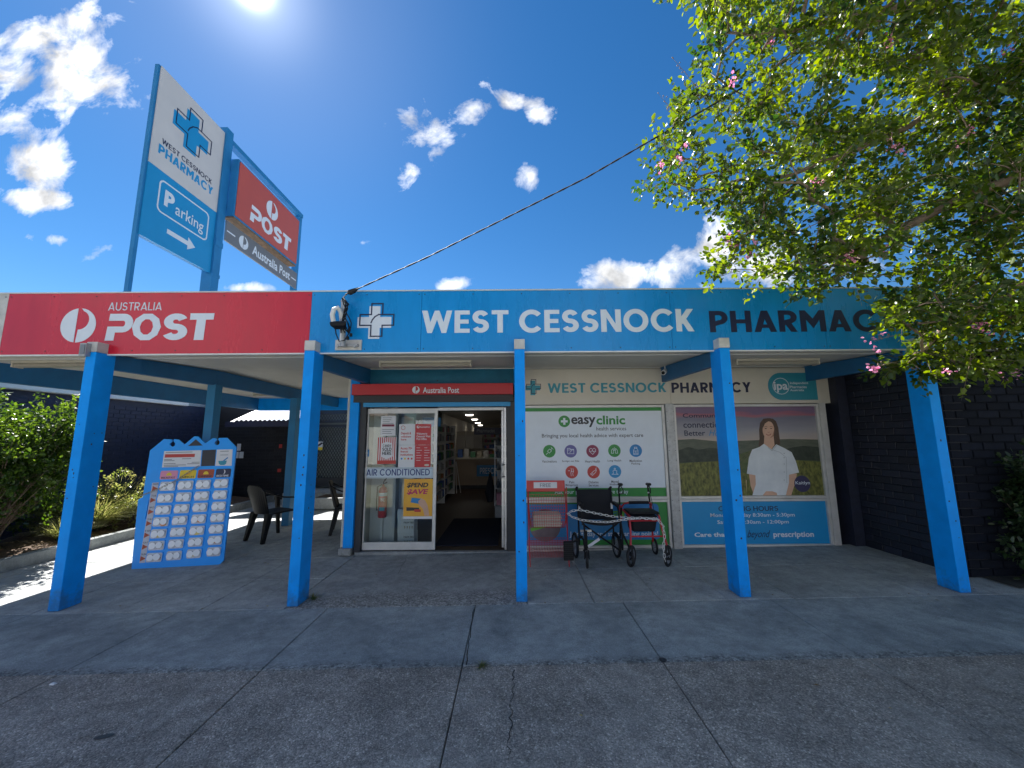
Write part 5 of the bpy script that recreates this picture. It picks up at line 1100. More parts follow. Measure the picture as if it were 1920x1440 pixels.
MB().disc(pX, (q[0] + q[1]) / 2, (q[2] + q[3]) / 2, .018, .002, .0026, 10).build('sticker_mark', PAPER, o)
q = pbox(FP(YW + .35), 786, 782, 822, 800)

# ================================================================ INSIDE THE SHOP
pa = at(686, 900, 5.8).x; pb = at(748, 900, 5.8).x
MB().box(-2.10, at(742, 900, 5.85).x, 5.86, 6.05, .13, 2.4).build('partition', mat('partition_white', (.66, .66, .66), .6), SH)
MB().box(at(716, 900, 5.8).x, at(720, 900, 5.8).x, 5.80, 5.858, .13, 2.38).build('partition_trim', WPAINT, SH)
E_ = at(717, 935, 5.70); t = thing('fire_extinguisher', (E_.x, 5.72, .55), 'red fire extinguisher with white band hanging behind the door glass', 'fire extinguisher')
zb = at(717, 970, 5.72).z; zt = at(717, 912, 5.72).z; r_ = .062
m = MB(); m.lathe((E_.x, 5.72, zb), [(r_ * .9, 0), (r_, .02), (r_, (zt - zb) * .86), (r_ * .8, (zt - zb) * .95), (r_ * .35, zt - zb), (.012, zt - zb + .03)], 24); m.build('cylinder', REDM, t, smooth=True)
m = MB(); m.lathe((E_.x, 5.72, zt - .13), [(r_ + .001, 0), (r_ + .001, .045)], 24); m.build('white_band', PAPER, t, smooth=True)
m = MB(); m.rect(FP(5.72 - r_ - .001), E_.x - .03, E_.x + .05, zb + .10, zb + .15, 0, .001); m.build('green_label', TEAL, t); T(t, FP(5.72 - r_ - .001), 'BE', None, PAPER, bold=.03, d=0, uvbox=(E_.x - .01, E_.x + .045, zt - .20, zt - .155))
m = MB(); m.tube([(E_.x, 5.72, zt + .02), (E_.x, 5.72, zt + .06), (E_.x + .05, 5.70, zt + .12)], .008); m.tube([(E_.x, 5.72, zt + .04), (E_.x + .06, 5.70, zt + .06)], .007); m.build('handle', BLACKP, t)
m = MB(); m.tube([(E_.x - .01, 5.70, zt + .03), (E_.x - .07, 5.69, zt), (E_.x - .078, 5.69, zb + .25), (E_.x - .07, 5.69, zb + .1)], .009); m.build('hose', BLACKP, t, smooth=True)
# stacked glassware cartons
for k, (y0, y1) in enumerate(((1024, 1000), (1000, 973), (973, 955))):
    a = at(746, y0, 5.75); b = at(778, y1, 5.75); o = MB().box(a.x, b.x, 5.72, 5.92, max(.133, at(760, y0, 5.72).z + .002), at(760, y1, 5.72).z).build('carton', PAPER, label=('lowest', 'middle', 'topmost')[k] + ' white glassware carton in the stack behind the door glass', cat='carton', group='cartons behind the door glass')
    pc = FP(5.72); T(o, pc, 'PALM TREE', (757, y1 + 5, 776, y1 + 8.5), DKPR, bold=.03, d=0)
    m = MB()
    for i in range(4): c = pc.uv(759 + i * 4.6, y1 + 15); m.disc(pc, c[0], c[1], .010, .0006, .001, 8); m.rect(pc, c[0] - .003, c[0] + .003, c[1] - .03, c[1] - .0, .0006, .001)
    m.build('printed_goblets', mat('khaki_print', (.28, .20, .08), .5) if 'khaki_print' not in MT else MT['khaki_print'], o)
# mat inside
a = gnd(862, 972); MB().box(-1.12, -.22, 5.75, 7.6, .1315, .142).build('door_mat', mat('dark_blue_mat', (.010, .013, .028), .95, bump=.6, bscale=200), label='large dark rectangular mat on the timber floor inside the doorway', cat='mat')
# left gondola with shelves of goods
t = thing('shop_shelving', (-1.78, 8.6, .13), 'long white shelving unit full of packets along the left of the shop aisle', 'shelving')
xs_ = -1.62; MB().box(-2.1, -2.05, 6.3, 11.0, .13, 1.95).build('back_panel', WPAINT, t)
PR = [mat('packet_' + n_, c_, .5) for n_, c_ in (('white', (.6, .6, .6)), ('blue', (.06, .14, .4)), ('cream', (.5, .45, .35)), ('pink', (.5, .2, .28)), ('green', (.1, .3, .16)), ('grey', (.25, .25, .28)), ('orange', (.5, .22, .06)))]
bm_ = []
for mm in PR:
    me = MB().box(0, 1, 0, 1, 0, 1).mesh('packet', mm); bm_.append(me)
def packet(x, y, z, sx, sy, sz, label, group, k=None):
    o = bpy.data.objects.new('packet', random.choice(bm_) if k is None else bm_[k]); COL.objects.link(o); o.location = (x, y, z); o.scale = (sx, sy, sz); tagit(o, label, 'packet', group)
for i in range(8):
    z = .30 + i * .215; MB().box(-2.05, xs_, 6.3, 11.0, z - .012, z).build('shelf', WPAINT, t)
    y = 6.4
    while y < 10.9:
        w = U(.12, .24)
        if rnd() > .06: packet(xs_ - .12, y, z + .001, .10 + U(-.02, .015), w * .92, U(.09, .17), 'small packet standing on the long left shelving inside the shop', 'packets on the long left shelving')
        y += w
for y in (6.3, 7.8, 9.4, 10.97): MB().box(-2.05, xs_ + .01, y, y + .03, .13, 2.0).build('upright', WPAINT, t)
m = MB(); m.tube([(xs_ + .06, 11.0, .14), (xs_ + .02, 11.05, 1.0)], .012); m.tube([(xs_ + .16, 11.1, .14), (xs_ + .03, 11.07, 1.0)], .012); m.build('splayed_leg', WPAINT, t)
# counter and dispensary behind
t = thing('shop_counter', (-1.0, 12, .13), 'pale timber counter with blue prescriptions sign at the back of the shop', 'counter')
MB().box(-1.75, .3, 11.9, 12.5, .25, 1.02).build('front', mat('pale_laminate', (.36, .27, .19), .5), t); MB().box(-1.78, .33, 11.86, 12.55, 1.022, 1.06).build('top', CREAM, t); MB().box(-1.74, .28, 11.93, 12.4, .132, .248).build('kick', DARKF, t)
pc = FP(11.9); q = pbox(pc, 894, 872, 937, 893); MB().rect(pc, *q, .001, .012).build('blue_panel', BLUEPR, t); T(t, pc, 'PRESCRIPTIONS', (900, 877, 962, 888), WHITE, bold=.02, d=.011, name='panel_lettering')
t = thing('dispensary_wall', (-.6, 13.6, .13), 'rear dispensary cabinets and stocked shelves behind the shop counter', 'cabinet')
MB().box(-2.0, 2.0, 13.9, 14.0, .13, 1.9).build('back_panel', CREAM, t)
for k in range(3): a = at(857 + k * 16, 842, 13.6).x; MB().box(a, a + .29, 13.6, 13.89, 1.30, 1.76).build('cupboard', mat('laminate_white', (.55, .52, .48), .5) if 'laminate_white' not in MT else MT['laminate_white'], t, bevel=.004)
for z in (1.10, 1.3, 1.5, 1.68): MB().box(-1.0, 1.2, 13.55, 13.89, z - .015, z).build('shelf', WPAINT, t)
MB().box(-2.0, -1.0, 13.5, 13.89, 1.14, 1.18).build('shelf', WPAINT, t)
for z in (1.10, 1.3, 1.5, 1.68):
    x = -.98
    while x < .9:
        w = U(.06, .12); packet(x, 13.6, z + .001, w * .9, .15, U(.08, .15), 'small packet on the dispensary shelves behind the counter', 'packets on the dispensary shelves'); x += w
for k in range(9): packet(-1.7 + k * .2, 12.1, 1.062, .15, .15, U(.08, .3), 'small packet standing on top of the shop counter', 'packets on the shop counter')
ph = FP(12.9); q = pbox(ph, 889, 802, 945, 815); o = MB().rect(ph, *q, 0, .05).build('pharmacist_sign', NAVY, label='hanging dark pharmacist sign above the counter inside the shop', cat='sign'); T(o, FP(12.85), 'Pharmacist', (894, 804, 928, 811), GREY, bold=.03, d=0)
m = MB(); m.tube([(q[0] + .1, 12.87, q[3]), (q[0] + .1, 12.87, 2.4)], .006); m.tube([(q[1] - .1, 12.87, q[3]), (q[1] - .1, 12.87, 2.4)], .006); m.build('hanger', STEEL, o)
# glass display stand on the right, bag hanging on it
t = thing('display_stand', (-.15, 8.0, .13), 'white display stand with bottles and boxes at the right of the shop aisle', 'display stand')
xa = at(928, 900, 7.7).x; MB().box(xa, .5, 7.7, 8.3, .132, .36).build('base', mat('base_grey', (.35, .36, .37), .5), t)
for z in (.36, .68, 1.02, 1.26, 1.5): MB().box(xa, .5, 7.7, 8.3, z - .012, z + .002).build('shelf', WPAINT, t)
for x in (xa, .48): MB().box(x - .01, x + .01, 7.69, 7.72, .36, 1.6).build('upright', WPAINT, t)
MB().box(xa + .02, .5, 8.28, 8.3, .36, 1.6).build('back_panel', PAPER, t)
bt = MB().lathe((0, 0, 0), [(.035, 0), (.037, .09), (.03, .12), (.012, .14), (.012, .17)], 12).mesh('bottle', mat('bottle_grey', (.12, .13, .15), .3), smooth=True)
for z in (.682, 1.022, 1.262, 1.502):
    for k in range(5):
        o = bpy.data.objects.new('bottle', bt); COL.objects.link(o); o.location = (xa + .06 + k * .095, 7.77, z + .002); tagit(o, 'small grey bottle on the white display stand inside the shop', 'bottle', 'bottles on the display stand')
for k in range(3): packet(xa + .03 + k * .17, 7.72, .364, .15, .15, .22, 'box on the lowest shelf of the white display stand', 'boxes on the display stand', (3, 5, 6)[k])
m = MB(); m.tube([(xa - .09, 7.62, 1.0), (xa - .085, 7.62, .85), (xa - .10, 7.62, .62), (xa - .09, 7.62, .44)], [.012, .05, .095, .05], 14); o = m.build('hanging_bag', BFAB, smooth=True, label='black bag hanging at the left edge of the white display stand', cat='bag')
for k, (px, py, Y) in enumerate(((880, 775, 11.6), (890, 785, 14.4), (896, 791.5, 17.6), (900.5, 796, 21.0))):
    c = at(px, py, Y); o = thing('ceiling_light', (c.x, Y, 2.34), ('nearest', 'second', 'third', 'farthest')[k] + ' of the four lit round ceiling lights inside the shop', 'light')
    m = MB(); m.lathe((c.x, Y, 2.352), [(.125, 0), (.13, .047)], 20); m.build('rim', WPAINT, o, smooth=True); m = MB(); m.lathe((c.x, Y, 2.33), [(.105, 0), (.12, .02)], 20); m.build('diffuser', LAMP, o)
o = MB().box(at(792, 800, 6.6).x, at(826, 800, 6.6).x, 6.6, 6.63, at(800, 800, 6.6).z, at(800, 783, 6.6).z).build('hanging_sign', BLUEPR, label='small bright blue hanging sign seen through the top of the door glass', cat='sign')

# ================================================================ PILL PACK BOARD
BL = gnd(247, 1067); BR = gnd(420, 1058); BL.z += .004; BR.z += .004
uu = (BR - BL); BWD = uu.length; uu.normalize(); vv = Vector((-.03, .10, 1)).normalized(); vv = (vv - uu * vv.dot(uu)).normalized()
pb_ = PL(BL, uu, vv); n_ = pb_.n
if n_.y > 0: pb_.n = -n_
hb = lambda cx, cy: pb_.uv(220 + cx / 4.115, 740 + cy / 4.115)
WB = thing('pill_pack_board', BL + uu * BWD / 2, 'big bright blue weekly pill pack display board chained beside the rear post', 'display board')
outl = [(108, 1350), (160, 810), (195, 790), (252, 430), (360, 342), (418, 345), (424, 356), (402, 378), (410, 396), (425, 402), (442, 394), (446, 376), (432, 356), (438, 343), (470, 345), (518, 385), (592, 322), (622, 322), (678, 376), (735, 336), (760, 336), (766, 348), (748, 366), (754, 384), (770, 390), (786, 382), (790, 364), (778, 348), (782, 334), (845, 332), (918, 405), (818, 1280), (790, 1308), (745, 1318), (130, 1356)]
P0 = [hb(*p) for p in outl]
MB().prism(pb_, P0, -.022, 0).build('board', BOARDB, WB)
m = MB(); m.prism(pb_, [hb(545, 396), hb(606, 345), hb(660, 392)], .0003, .0015); m.build('handle_opening', DKPR, WB)
def hbox(x0, y0, x1, y1):
    a = hb(x0, (y0 + y1) / 2); b = hb(x1, (y0 + y1) / 2); c = hb((x0 + x1) / 2, y0); d = hb((x0 + x1) / 2, y1); return (a[0], b[0], d[1], c[1])
def hpoly(pts, m_, nm, d0=.0004, d1=.002, par=WB): return MB().prism(pb_, [hb(*p) for p in pts], d0, d1).build(nm, m_, par)
card = hpoly([(362, 436), (650, 428), (640, 553), (345, 562)], PAPER, 'details_card')
hpoly([(370, 460), (600, 456), (597, 481), (366, 486)], REDPR, 'red_strip', .002, .0026, card)
m = MB()
for i, (x0, y, w) in enumerate(((375, 442, 205), (362, 498, 60), (362, 507, 80), (500, 492, 70), (360, 530, 90), (360, 541, 170), (540, 530, 95), (575, 519, 60), (360, 552, 110))): q = hbox(x0, y, x0 + w, y + 5); m.rect(pb_, *q, .002, .0026)
m.build('card_print', GREY, card)
hpoly([(658, 428), (762, 424), (752, 549), (646, 552)], DKPR, 'dark_window')
rc = hpoly([(770, 424), (890, 422), (882, 548), (756, 550)], PAPER, 'pharmacy_card')
hpoly([(780, 512), (846, 508), (840, 532), (826, 543), (796, 543), (784, 532)], TEAL, 'mortar_mark', .002, .0026, rc); m = MB(); m.stroke(pb_, [hb(818, 512), hb(850, 488)], .016, .002, .0028); m.build('pestle_mark', BLUEPR, rc)
m = MB(); q = hbox(795, 434, 860, 439); m.rect(pb_, *q, .002, .0026); q = hbox(795, 463, 855, 467); m.rect(pb_, *q, .002, .0026); m.build('card_print', GREY, rc)
for (a, b, mm, s_) in ((332, 466, PINKP, 'BREAKFAST'), (482, 608, YELP, 'LUNCH'), (622, 746, BRNP, 'DINNER'), (760, 876, NAVY, 'BEDTIME')):
    yo = (470 - (a + b) / 2) * .035; q = hbox(a, 584 + yo, b, 650 + yo); m = MB(); m.rrect(pb_, *q, .018, .0004, .002); o = m.build('meal_label', mm, WB)
    w = q[1] - q[0]; h = q[3] - q[2]; T(o, pb_, s_, None, PAPER if mm is NAVY else DKPR, bold=.03, d=.001, uvbox=(q[0] + w * .08, q[1] - w * .12, q[2] + h * .08, q[2] + h * .30))
    cx0, cy0 = q[0] + w * .5, q[2] + h * .42
    if mm is NAVY: m = MB(); m.prism(pb_, [(cx0 + h * .22 * math.cos(R(k)), cy0 + h * .22 + h * .26 * math.sin(R(k))) for k in range(-90, 91, 20)] + [(cx0 + h * .10 * math.cos(R(k)), cy0 + h * .22 + h * .24 * math.sin(R(k))) for k in range(90, -91, -20)], .002, .0026); m.build('moon_mark', PAPER, o)
    else: m = MB(); m.prism(pb_, [(cx0 + h * .30 * math.cos(R(k)), cy0 + h * .36 * math.sin(R(k))) for k in range(0, 181, 15)], .002, .0026); m.build('sun_mark', ORGP if mm is YELP else YELP, o)
Trow(WB, pb_, [], PAPER) if False else None
T(WB, pb_, '#webstercare', None, PAPER, bold=.01, d=-.002, uvbox=hbox(402, 405, 525, 418), name='top_lettering'); T(WB, pb_, '@webstercare', None, PAPER, bold=.01, d=-.002, uvbox=hbox(658, 401, 785, 414), name='top_lettering')
pbr = PL(pb_.P(*hb(322, 568)), (pb_.v).copy(), -(pb_.u)); pbr.n = pb_.n; m = MB(); lv = (hb(338, 455)[1] - hb(322, 568)[1]); letters(m, pbr, 'Webster-pak', (0, lv, .0, .045), -.002, .0015, 0)
m.build('side_lettering', NAVY, WB)
hpoly([(270, 680), (322, 676), (215, 1296), (170, 1299)], mat('pale_grey_strip', (.48, .50, .58), .5), 'day_strip')
days = ['MON', 'TUE', 'WED', 'THU', 'FRI', 'SAT', 'SUN']
for i, dname in enumerate(days):
    yy = 690 + i * 90.2; xx = 298 - i * 15.6
    T(WB, pb_, dname, None, NAVY, bold=.01, d=.001, uvbox=hbox(xx - 19, yy - 7, xx + 20, yy + 7), name='day_lettering')
    c = hb(xx - 8, yy + 34); m = MB(); m.prism(pb_, [(c[0] - .028, c[1] + .032), (c[0] - .028, c[1] - .032), (c[0] + .036, c[1])], .0022, .003); m.build('day_arrow', BRNP, WB)
    for j in range(4):
        cxp = 392 + j * 138 - i * (17.5 - j * 2.6); cyp = 706 - j * 7 + i * (91.5 - j * 1.3); w2 = 60 - j * 2.5; h2 = 35
        q = hbox(cxp - w2, cyp - h2, cxp + w2, cyp + h2)
        mk = MB(); mk.rrect(pb_, q[0] - .008, q[1] + .008, q[2] - .008, q[3] + .008, .022, .0004, .007); rim = mk.build('pocket', BOARDB, WB)
        mk = MB(); mk.rrect(pb_, *q, .02, .0072, .009); mk.build('pocket_tray', BLIS, rim)
        rad = (q[3] - q[2]) * .37; cu_, cv_ = (q[0] + q[1]) / 2, (q[2] + q[3]) / 2
        pl_ = [(-1, U(-.1, .0), PILLW), (1, U(0, .25), PILLW)]
        xo = [None, PILLO, PILLY, PILLW][random.choice([1, 2, 3, 1]) if j != 1 else 3]
        mk = MB(); mk.disc(pb_, cu_ + U(-.03, .05), cv_ + U(-.02, .02) - .01, rad * .8, .009, .0155, 14, ry=rad * .6); mk.build('tablet', xo, rim)
        for (sx, sy, mm) in pl_:
            mk = MB(); mk.disc(pb_, cu_ + sx * rad * .98, cv_ + sy * rad, rad * U(.94, 1.04), .0157 + (.003 if sx > 0 else 0), .026 + (.003 if sx > 0 else 0), 18); mk.build('tablet', mm, rim)
# clasp blocks and holding chain
q = hbox(165, 800, 250, 960); m = MB(); m.rrect(pb_, hb(165, 880)[0], hb(235, 880)[0], hb(190, 960)[1], hb(190, 815)[1], .01, .0004, .012); m.build('hinge_block', BOARDB, WB)
def chain(pts, L_, r, wire, m_, name, label, lim=300):
    pts = [Vector(p) for p in pts]; t = thing(name, pts[0], label, 'chain'); seg = []; tot = 0
    for a, b in zip(pts[:-1], pts[1:]): seg.append((a, b, (b - a).length)); tot += (b - a).length
    n = int(tot / L_); mb = MB(); k = 7; ln = L_ * .5 + wire * .9
    pth = [(math.cos(a) * r, 0, math.sin(a) * r + (ln - r) * (1 if math.sin(a) > 1e-6 else -1)) for a in [2 * math.pi * (i + .5) / 12 for i in range(12)]]
    b0 = len(mb.v)
    mb.tube([Vector((p[0], 0, p[2])) for p in pth + [pth[0]]], wire, 5, cap=False); me = mb.mesh('link', m_, smooth=True)
    def pos(s):
        for a, b, l in seg:
            if s <= l: return a.lerp(b, s / l), (b - a).normalized()
            s -= l
        return seg[-1][1], (seg[-1][1] - seg[-1][0]).normalized()
    for i in range(min(n, lim)):
        p, d = pos((i + .5) * L_); o = bpy.data.objects.new('link', me); COL.objects.link(o); o.parent = t
        rot = d.to_track_quat('Z', 'Y') @ Matrix.Rotation(math.pi / 2 * (i % 2) + .5, 3, 'Z').to_quaternion(); o.rotation_mode = 'QUATERNION'; o.rotation_quaternion = rot; o.location = p - pts[0]
    return t
pts = [pb_.P(*hb(x, y), .03) for x, y in ((640, 550), (560, 600), (470, 660), (380, 705), (290, 745), (190, 780))]
chain(pts, .032, .009, .003, mat('tarnished_chain', (.42, .38, .30), .5, metal=.5), 'board_chain', 'thin pale chain slung diagonally across the blue pill pack board')

# ================================================================ CHAIRS
def chair():
    t = thing('plastic_chair', (0, 0, 0), 'x', 'chair', 'black plastic armchairs under the awning')
    # faces +x; seat 0.44 high; back towards -x
    m = MB(); m.hexa([Vector(p) for p in ((-.19, -.20, .40), (.22, -.23, .415), (.22, .23, .415), (-.19, .20, .40), (-.19, -.20, .425), (.22, -.23, .44), (.22, .23, .44), (-.19, .20, .425))]); m.build('seat', BLACKP, t, bevel=.012)
    n = 12; m = MB()   # curved back shell with slots
    outer = []
    for i in range(n + 1):
        a = -1 + 2 * i / n; y = .235 * a; x = -.20 - .06 * (1 - a * a); outer.append((x, y, a))
    for i in range(n):
        if i in (3, 5, 6, 8) and False: continue
        (x0, y0, a0), (x1, y1, a1) = outer[i], outer[i + 1]; h0 = .86 - .09 * a0 ** 4; h1 = .86 - .09 * a1 ** 4; k = .55
        zz = .42
        m.hexa([Vector((x0, y0 * .8, zz)), Vector((x1, y1 * .8, zz)), Vector((x1 + .02, y1 * .8, zz)), Vector((x0 + .02, y0 * .8, zz)), Vector((x0 - .11, y0, h0)), Vector((x1 - .11, y1, h1)), Vector((x1 - .09, y1, h1)), Vector((x0 - .09, y0, h0))])
    m.build('backrest', BLACKP, t)
    for s in (-1, 1):
        m = MB(); pts = [(-.30, s * .20, .80), (-.20, s * .27, .74), (-.05, s * .285, .68), (.12, s * .285, .655), (.22, s * .275, .63)]
        for a, b in zip(pts[:-1], pts[1:]):
            A_, B_ = Vector(a), Vector(b); w = Vector((0, .028, 0)); h = Vector((0, 0, .022)); m.hexa([A_ - w - h, B_ - w - h, B_ + w - h, A_ + w - h, A_ - w, B_ - w, B_ + w, A_ + w])
        m.build('armrest', BLACKP, t, bevel=.004)
        m = MB(); m.hexa([Vector(p) for p in ((.24, s * .27 - .02, 0), (.28, s * .27 - .02, 0), (.28, s * .27 + .02, 0), (.24, s * .27 + .02, 0), (.17, s * .275 - .03, .64), (.24, s * .275 - .03, .64), (.24, s * .275 + .03, .64), (.17, s * .275 + .03, .64))]); m.build('leg', BLACKP, t, bevel=.004)
        m = MB(); m.hexa([Vector(p) for p in ((-.30, s * .23 - .025, 0), (-.25, s * .23 - .025, 0), (-.25, s * .23 + .025, 0), (-.30, s * .23 + .025, 0), (-.23, s * .19 - .05, .43), (-.15, s * .19 - .05, .43), (-.15, s * .19 + .05, .43), (-.23, s * .19 + .05, .43))]); m.build('leg', BLACKP, t, bevel=.004)
    return t
c1 = chair(); c1.location = (-3.87, 6.45, G(-3.87) + .002); c1.rotation_euler.z = R(62); c1['label'] = 'black plastic armchair seen from behind next to the rear blue post'
c2 = copy_tree(c1); c2.location = (-2.80, 6.85, G(-2.8) + .002); c2.rotation_euler.z = R(20); c2['label'] = 'black plastic armchair half hidden behind the corner post of the shop'

# ================================================================ MOBILITY AIDS AND RACK
def wheel(t, c, ax, r, tw=.028, name='wheel', spokes=5, rim=GREY):
    c = Vector(c); ax = Vector(ax).normalized()
    o = MB().ringt(c, ax, r - tw * .5, tw * .5, 28, 8).build(name, RUBBER, t, smooth=True)
    m = MB(); m.ringt(c, ax, r - tw * 1.15, tw * .22, 24, 6); m.tube([c - ax * tw * .7, c + ax * tw * .7], r * .18, 10)
    e = ax.orthogonal().normalized(); f_ = ax.cross(e)
    for k in range(spokes):
        a = 2 * math.pi * k / spokes; d = e * math.cos(a) + f_ * math.sin(a); m.tube([c + d * r * .1, c + d * (r - tw * 1.1)], r * .07, 5)
    m.build('hub', rim, o); return o
gz = .145
WC = thing('wheelchair', (1.06, 4.95, gz), 'folding black transport wheelchair chained in front of the clinic poster', 'wheelchair')
x0, x1 = .84, 1.28; yf, yr = 4.74, 5.12
def TB(pts, r, m_, nm, par, n=8): mb = MB(); mb.tube(pts, r, n); return mb.build(nm, m_, par, smooth=True)
for s, x in ((0, x0), (1, x1)):
    wheel(WC, (x + (-.05 if not s else .03), yr, gz + .155), (1, .06, 0), .155, .034, 'rear_wheel')
    TB([(x, yr + .06, gz + .86), (x, yr + .03, gz + .78), (x, yr, gz + .45), (x, yr - .02, gz + .16)], .011, BLACKP, 'back_tube', WC)
    TB([(x, yr + .14, gz + .82), (x, yr + .04, gz + .86)], .016, BLACKP, 'push_grip', WC)
    TB([(x, yr, gz + .28), (x, yf + .05, gz + .30), (x, yf, gz + .22)], .011, BLACKP, 'lower_rail', WC)
    TB([(x, yr, gz + .50), (x, yf + .0, gz + .49), (x, yf - .04, gz + .40), (x, yf - .02, gz + .2)], .011, BLACKP, 'seat_rail', WC)
    ax_ = TB([(x, yr - .03, gz + .66), (x, yr - .15, gz + .67), (x, yf + .12, gz + .66), (x, yf + .08, gz + .60), (x, yf + .08, gz + .50)], .010, BLACKP, 'arm_frame', WC)
    MB().box(x - .025, x + .025, yf + .12, yr - .05, gz + .665, gz + .70).build('arm_pad', BLACKP, WC, bevel=.01)
cs = [(x0 + .02, yf - .02), (x1 + .10, yf + .03)]
for k, (cx, cy) in enumerate(cs):
    wheel(WC, (cx, cy, gz + .095), (1, .15 * (1 if k else -1), 0), .095, .03, 'caster')
    TB([(cx - .025, cy, gz + .10), (cx - .022, cy, gz + .2), (cx + .022, cy, gz + .2), (cx + .025, cy, gz + .10)], .008, BLACKP, 'caster_fork', WC); TB([(cx, cy, gz + .2), (cx if k == 0 else x1, cy, gz + .42)], .013, BLACKP, 'fork_stem', WC)
# sagging fabric seat and back
def cloth(a, b, c, d, sag, nm, axis, n=8, mm=BFAB, par=WC, t_=.012):
    m = MB(); a, b, c, d = map(Vector, (a, b, c, d)); g = []
    for i in range(n + 1):
        for j in range(n + 1): u, v = i / n, j / n; g.append(a.lerp(b, u).lerp(d.lerp(c, u), v) + Vector(axis) * sag * 4 * u * (1 - u) * (.6 + .4 * v))
    off = Vector(axis).normalized() * t_; vs = g + [p + off for p in g]; N_ = (n + 1) ** 2; fs = []
    for i in range(n):
        for j in range(n):
            q = (i * (n + 1) + j, (i + 1) * (n + 1) + j, (i + 1) * (n + 1) + j + 1, i * (n + 1) + j + 1); fs.append(q); fs.append(tuple(k + N_ for k in q[::-1]))
    ed = [i * (n + 1) for i in range(n + 1)] + [n * (n + 1) + j for j in range(1, n + 1)] + [i * (n + 1) + n for i in range(n - 1, -1, -1)] + [j for j in range(n - 1, 0, -1)]
    for k in range(len(ed)): p, q = ed[k], ed[(k + 1) % len(ed)]; fs.append((p, q, q + N_, p + N_))
    m.add(vs, fs); return m.build(nm, mm, par, smooth=True)
cloth((x0 + .01, yf, gz + .50), (x1 - .01, yf, gz + .50), (x1 - .01, yr - .02, gz + .49), (x0 + .01, yr - .02, gz + .49), -.05, 'seat', (0, 0, 1))
bk = cloth((x0, yr - .005, gz + .46), (x1, yr - .005, gz + .46), (x1, yr + .045, gz + .83), (x0, yr + .045, gz + .83), .035, 'backrest', (0, 1, 0))
for x in (x0 + .012, x1 - .012): MB().box(x - .012, x + .012, yr - .022, yr - .008, gz + .60, gz + .67).build('reflector', PAPER, WC)
TB([(x0, yf + .1, gz + .16), (x1, yf + .14, gz + .47)], .011, BLACKP, 'cross_brace', WC); TB([(x1, yf + .13, gz + .16), (x0, yf + .11, gz + .47)], .011, BLACKP, 'cross_brace', WC)
MB().hexa([Vector(p) for p in ((.90, yf + .07, gz + .20), (1.04, yf + .07, gz + .29), (1.04, yf + .08, gz + .29), (.90, yf + .08, gz + .20), (.89, yf + .07, gz + .23), (1.03, yf + .07, gz + .32), (1.03, yf + .08, gz + .32), (.89, yf + .08, gz + .23))]).build('brace_label', PAPER, WC)
# foot plate swung to the side, ribbed black plastic
fpx = at(1067, 1025, 4.80)
fo = MB(); fo.box(fpx.x - .065, fpx.x + .055, 4.80, 4.83, gz + .06, gz + .28); fo = fo.build('foot_plate', BLACKP, WC, bevel=.01)
m = MB()
for k in range(9): m.box(fpx.x - .06, fpx.x + .05, 4.792, 4.799, gz + .075 + k * .022, gz + .083 + k * .022)
m.build('foot_plate_ribs', RUBBER, fo)
TB([(fpx.x + .03, 4.82, gz + .07), (fpx.x + .06, 4.80, gz + .03)], .006, STEEL, 'plate_pin', WC); TB([(fpx.x + .03, 4.83, gz + .25), (x0, yf + .1, gz + .33)], .012, BLACKP, 'foot_hanger', WC)
MB().box(x0 - .03, x0 + .1, yf + .06, yf + .075, gz + .385, gz + .41).build('chrome_clip', ALU, WC)

RL = thing('walking_frame', (1.62, 5.0, gz), 'red framed four wheeled walker with black seat bag chained beside the wheelchair', 'walker')
xa, xb = 1.39, 1.82; yf, yr = 4.76, 5.24
for s, x in ((-1, xa), (1, xb)):
    wheel(RL, (x + s * .0, yf, gz + .122), (1, -.8, 0), .122, .034, 'front_wheel', 5)
    wheel(RL, (x + s * .02, yr, gz + .10), (1, 0, 0), .10, .03, 'rear_wheel', 5)
    MB().hexa([Vector(p) for p in ((x - .025, yf - .03, gz + .08), (x + .025, yf - .03, gz + .08), (x + .025, yf + .03, gz + .08), (x - .025, yf + .03, gz + .08), (x - .02, yf - .01, gz + .235), (x + .02, yf - .01, gz + .235), (x + .02, yf + .03, gz + .235), (x - .02, yf + .03, gz + .235))]).build('wheel_fork', BLACKP, RL, bevel=.006)
    TB([(x, yf + .01, gz + .23), (x - s * .02, yf + .05, gz + .36), (x - s * .035, yf + .12, gz + .55), (x - s * .03, yr - .1, gz + .58)], .013, REDM, 'front_frame_tube', RL)
    TB([(x, yr, gz + .16), (x - s * .01, yr - .03, gz + .35), (x - s * .02, yr - .06, gz + .60)], .013, BLACKP if s < 0 else REDM, 'rear_frame_tube', RL)
    TB([(x - s * .02, yr - .06, gz + .45), (x - s * .015, yr - .02, gz + .62)], .015, REDM, 'upright_sleeve', RL)
    TB([(x - s * .015, yr - .02, gz + .60), (x - s * .02, yr + .02, gz + .83), (x - s * .03, yr - .0, gz + .88)], .0115, BLACKP, 'handle_tube', RL)
    TB([(x - s * .03, yr + .03, gz + .885), (x - s * .03, yr - .09, gz + .895)], .019, BLACKP, 'hand_grip', RL)
    TB([(x - s * .03, yr - .05, gz + .87), (x - s * .035, yr - .12, gz + .84), (x - s * .04, yr - .12, gz + .79), (x - s * .03, yr - .04, gz + .77)], .007, BLACKP, 'brake_lever', RL)
    TB([(x - s * .03, yr - .03, gz + .84), (x + s * .01, yr - .06, gz + .6), (x, yr - .02, gz + .25)], .0035, BLACKP, 'brake_cable', RL)
    MB().box(x - s * .03 - .012, x - s * .03 + .012, yr - .03, yr - .015, gz + .775, gz + .79).build('white_tag', PAPER, RL)
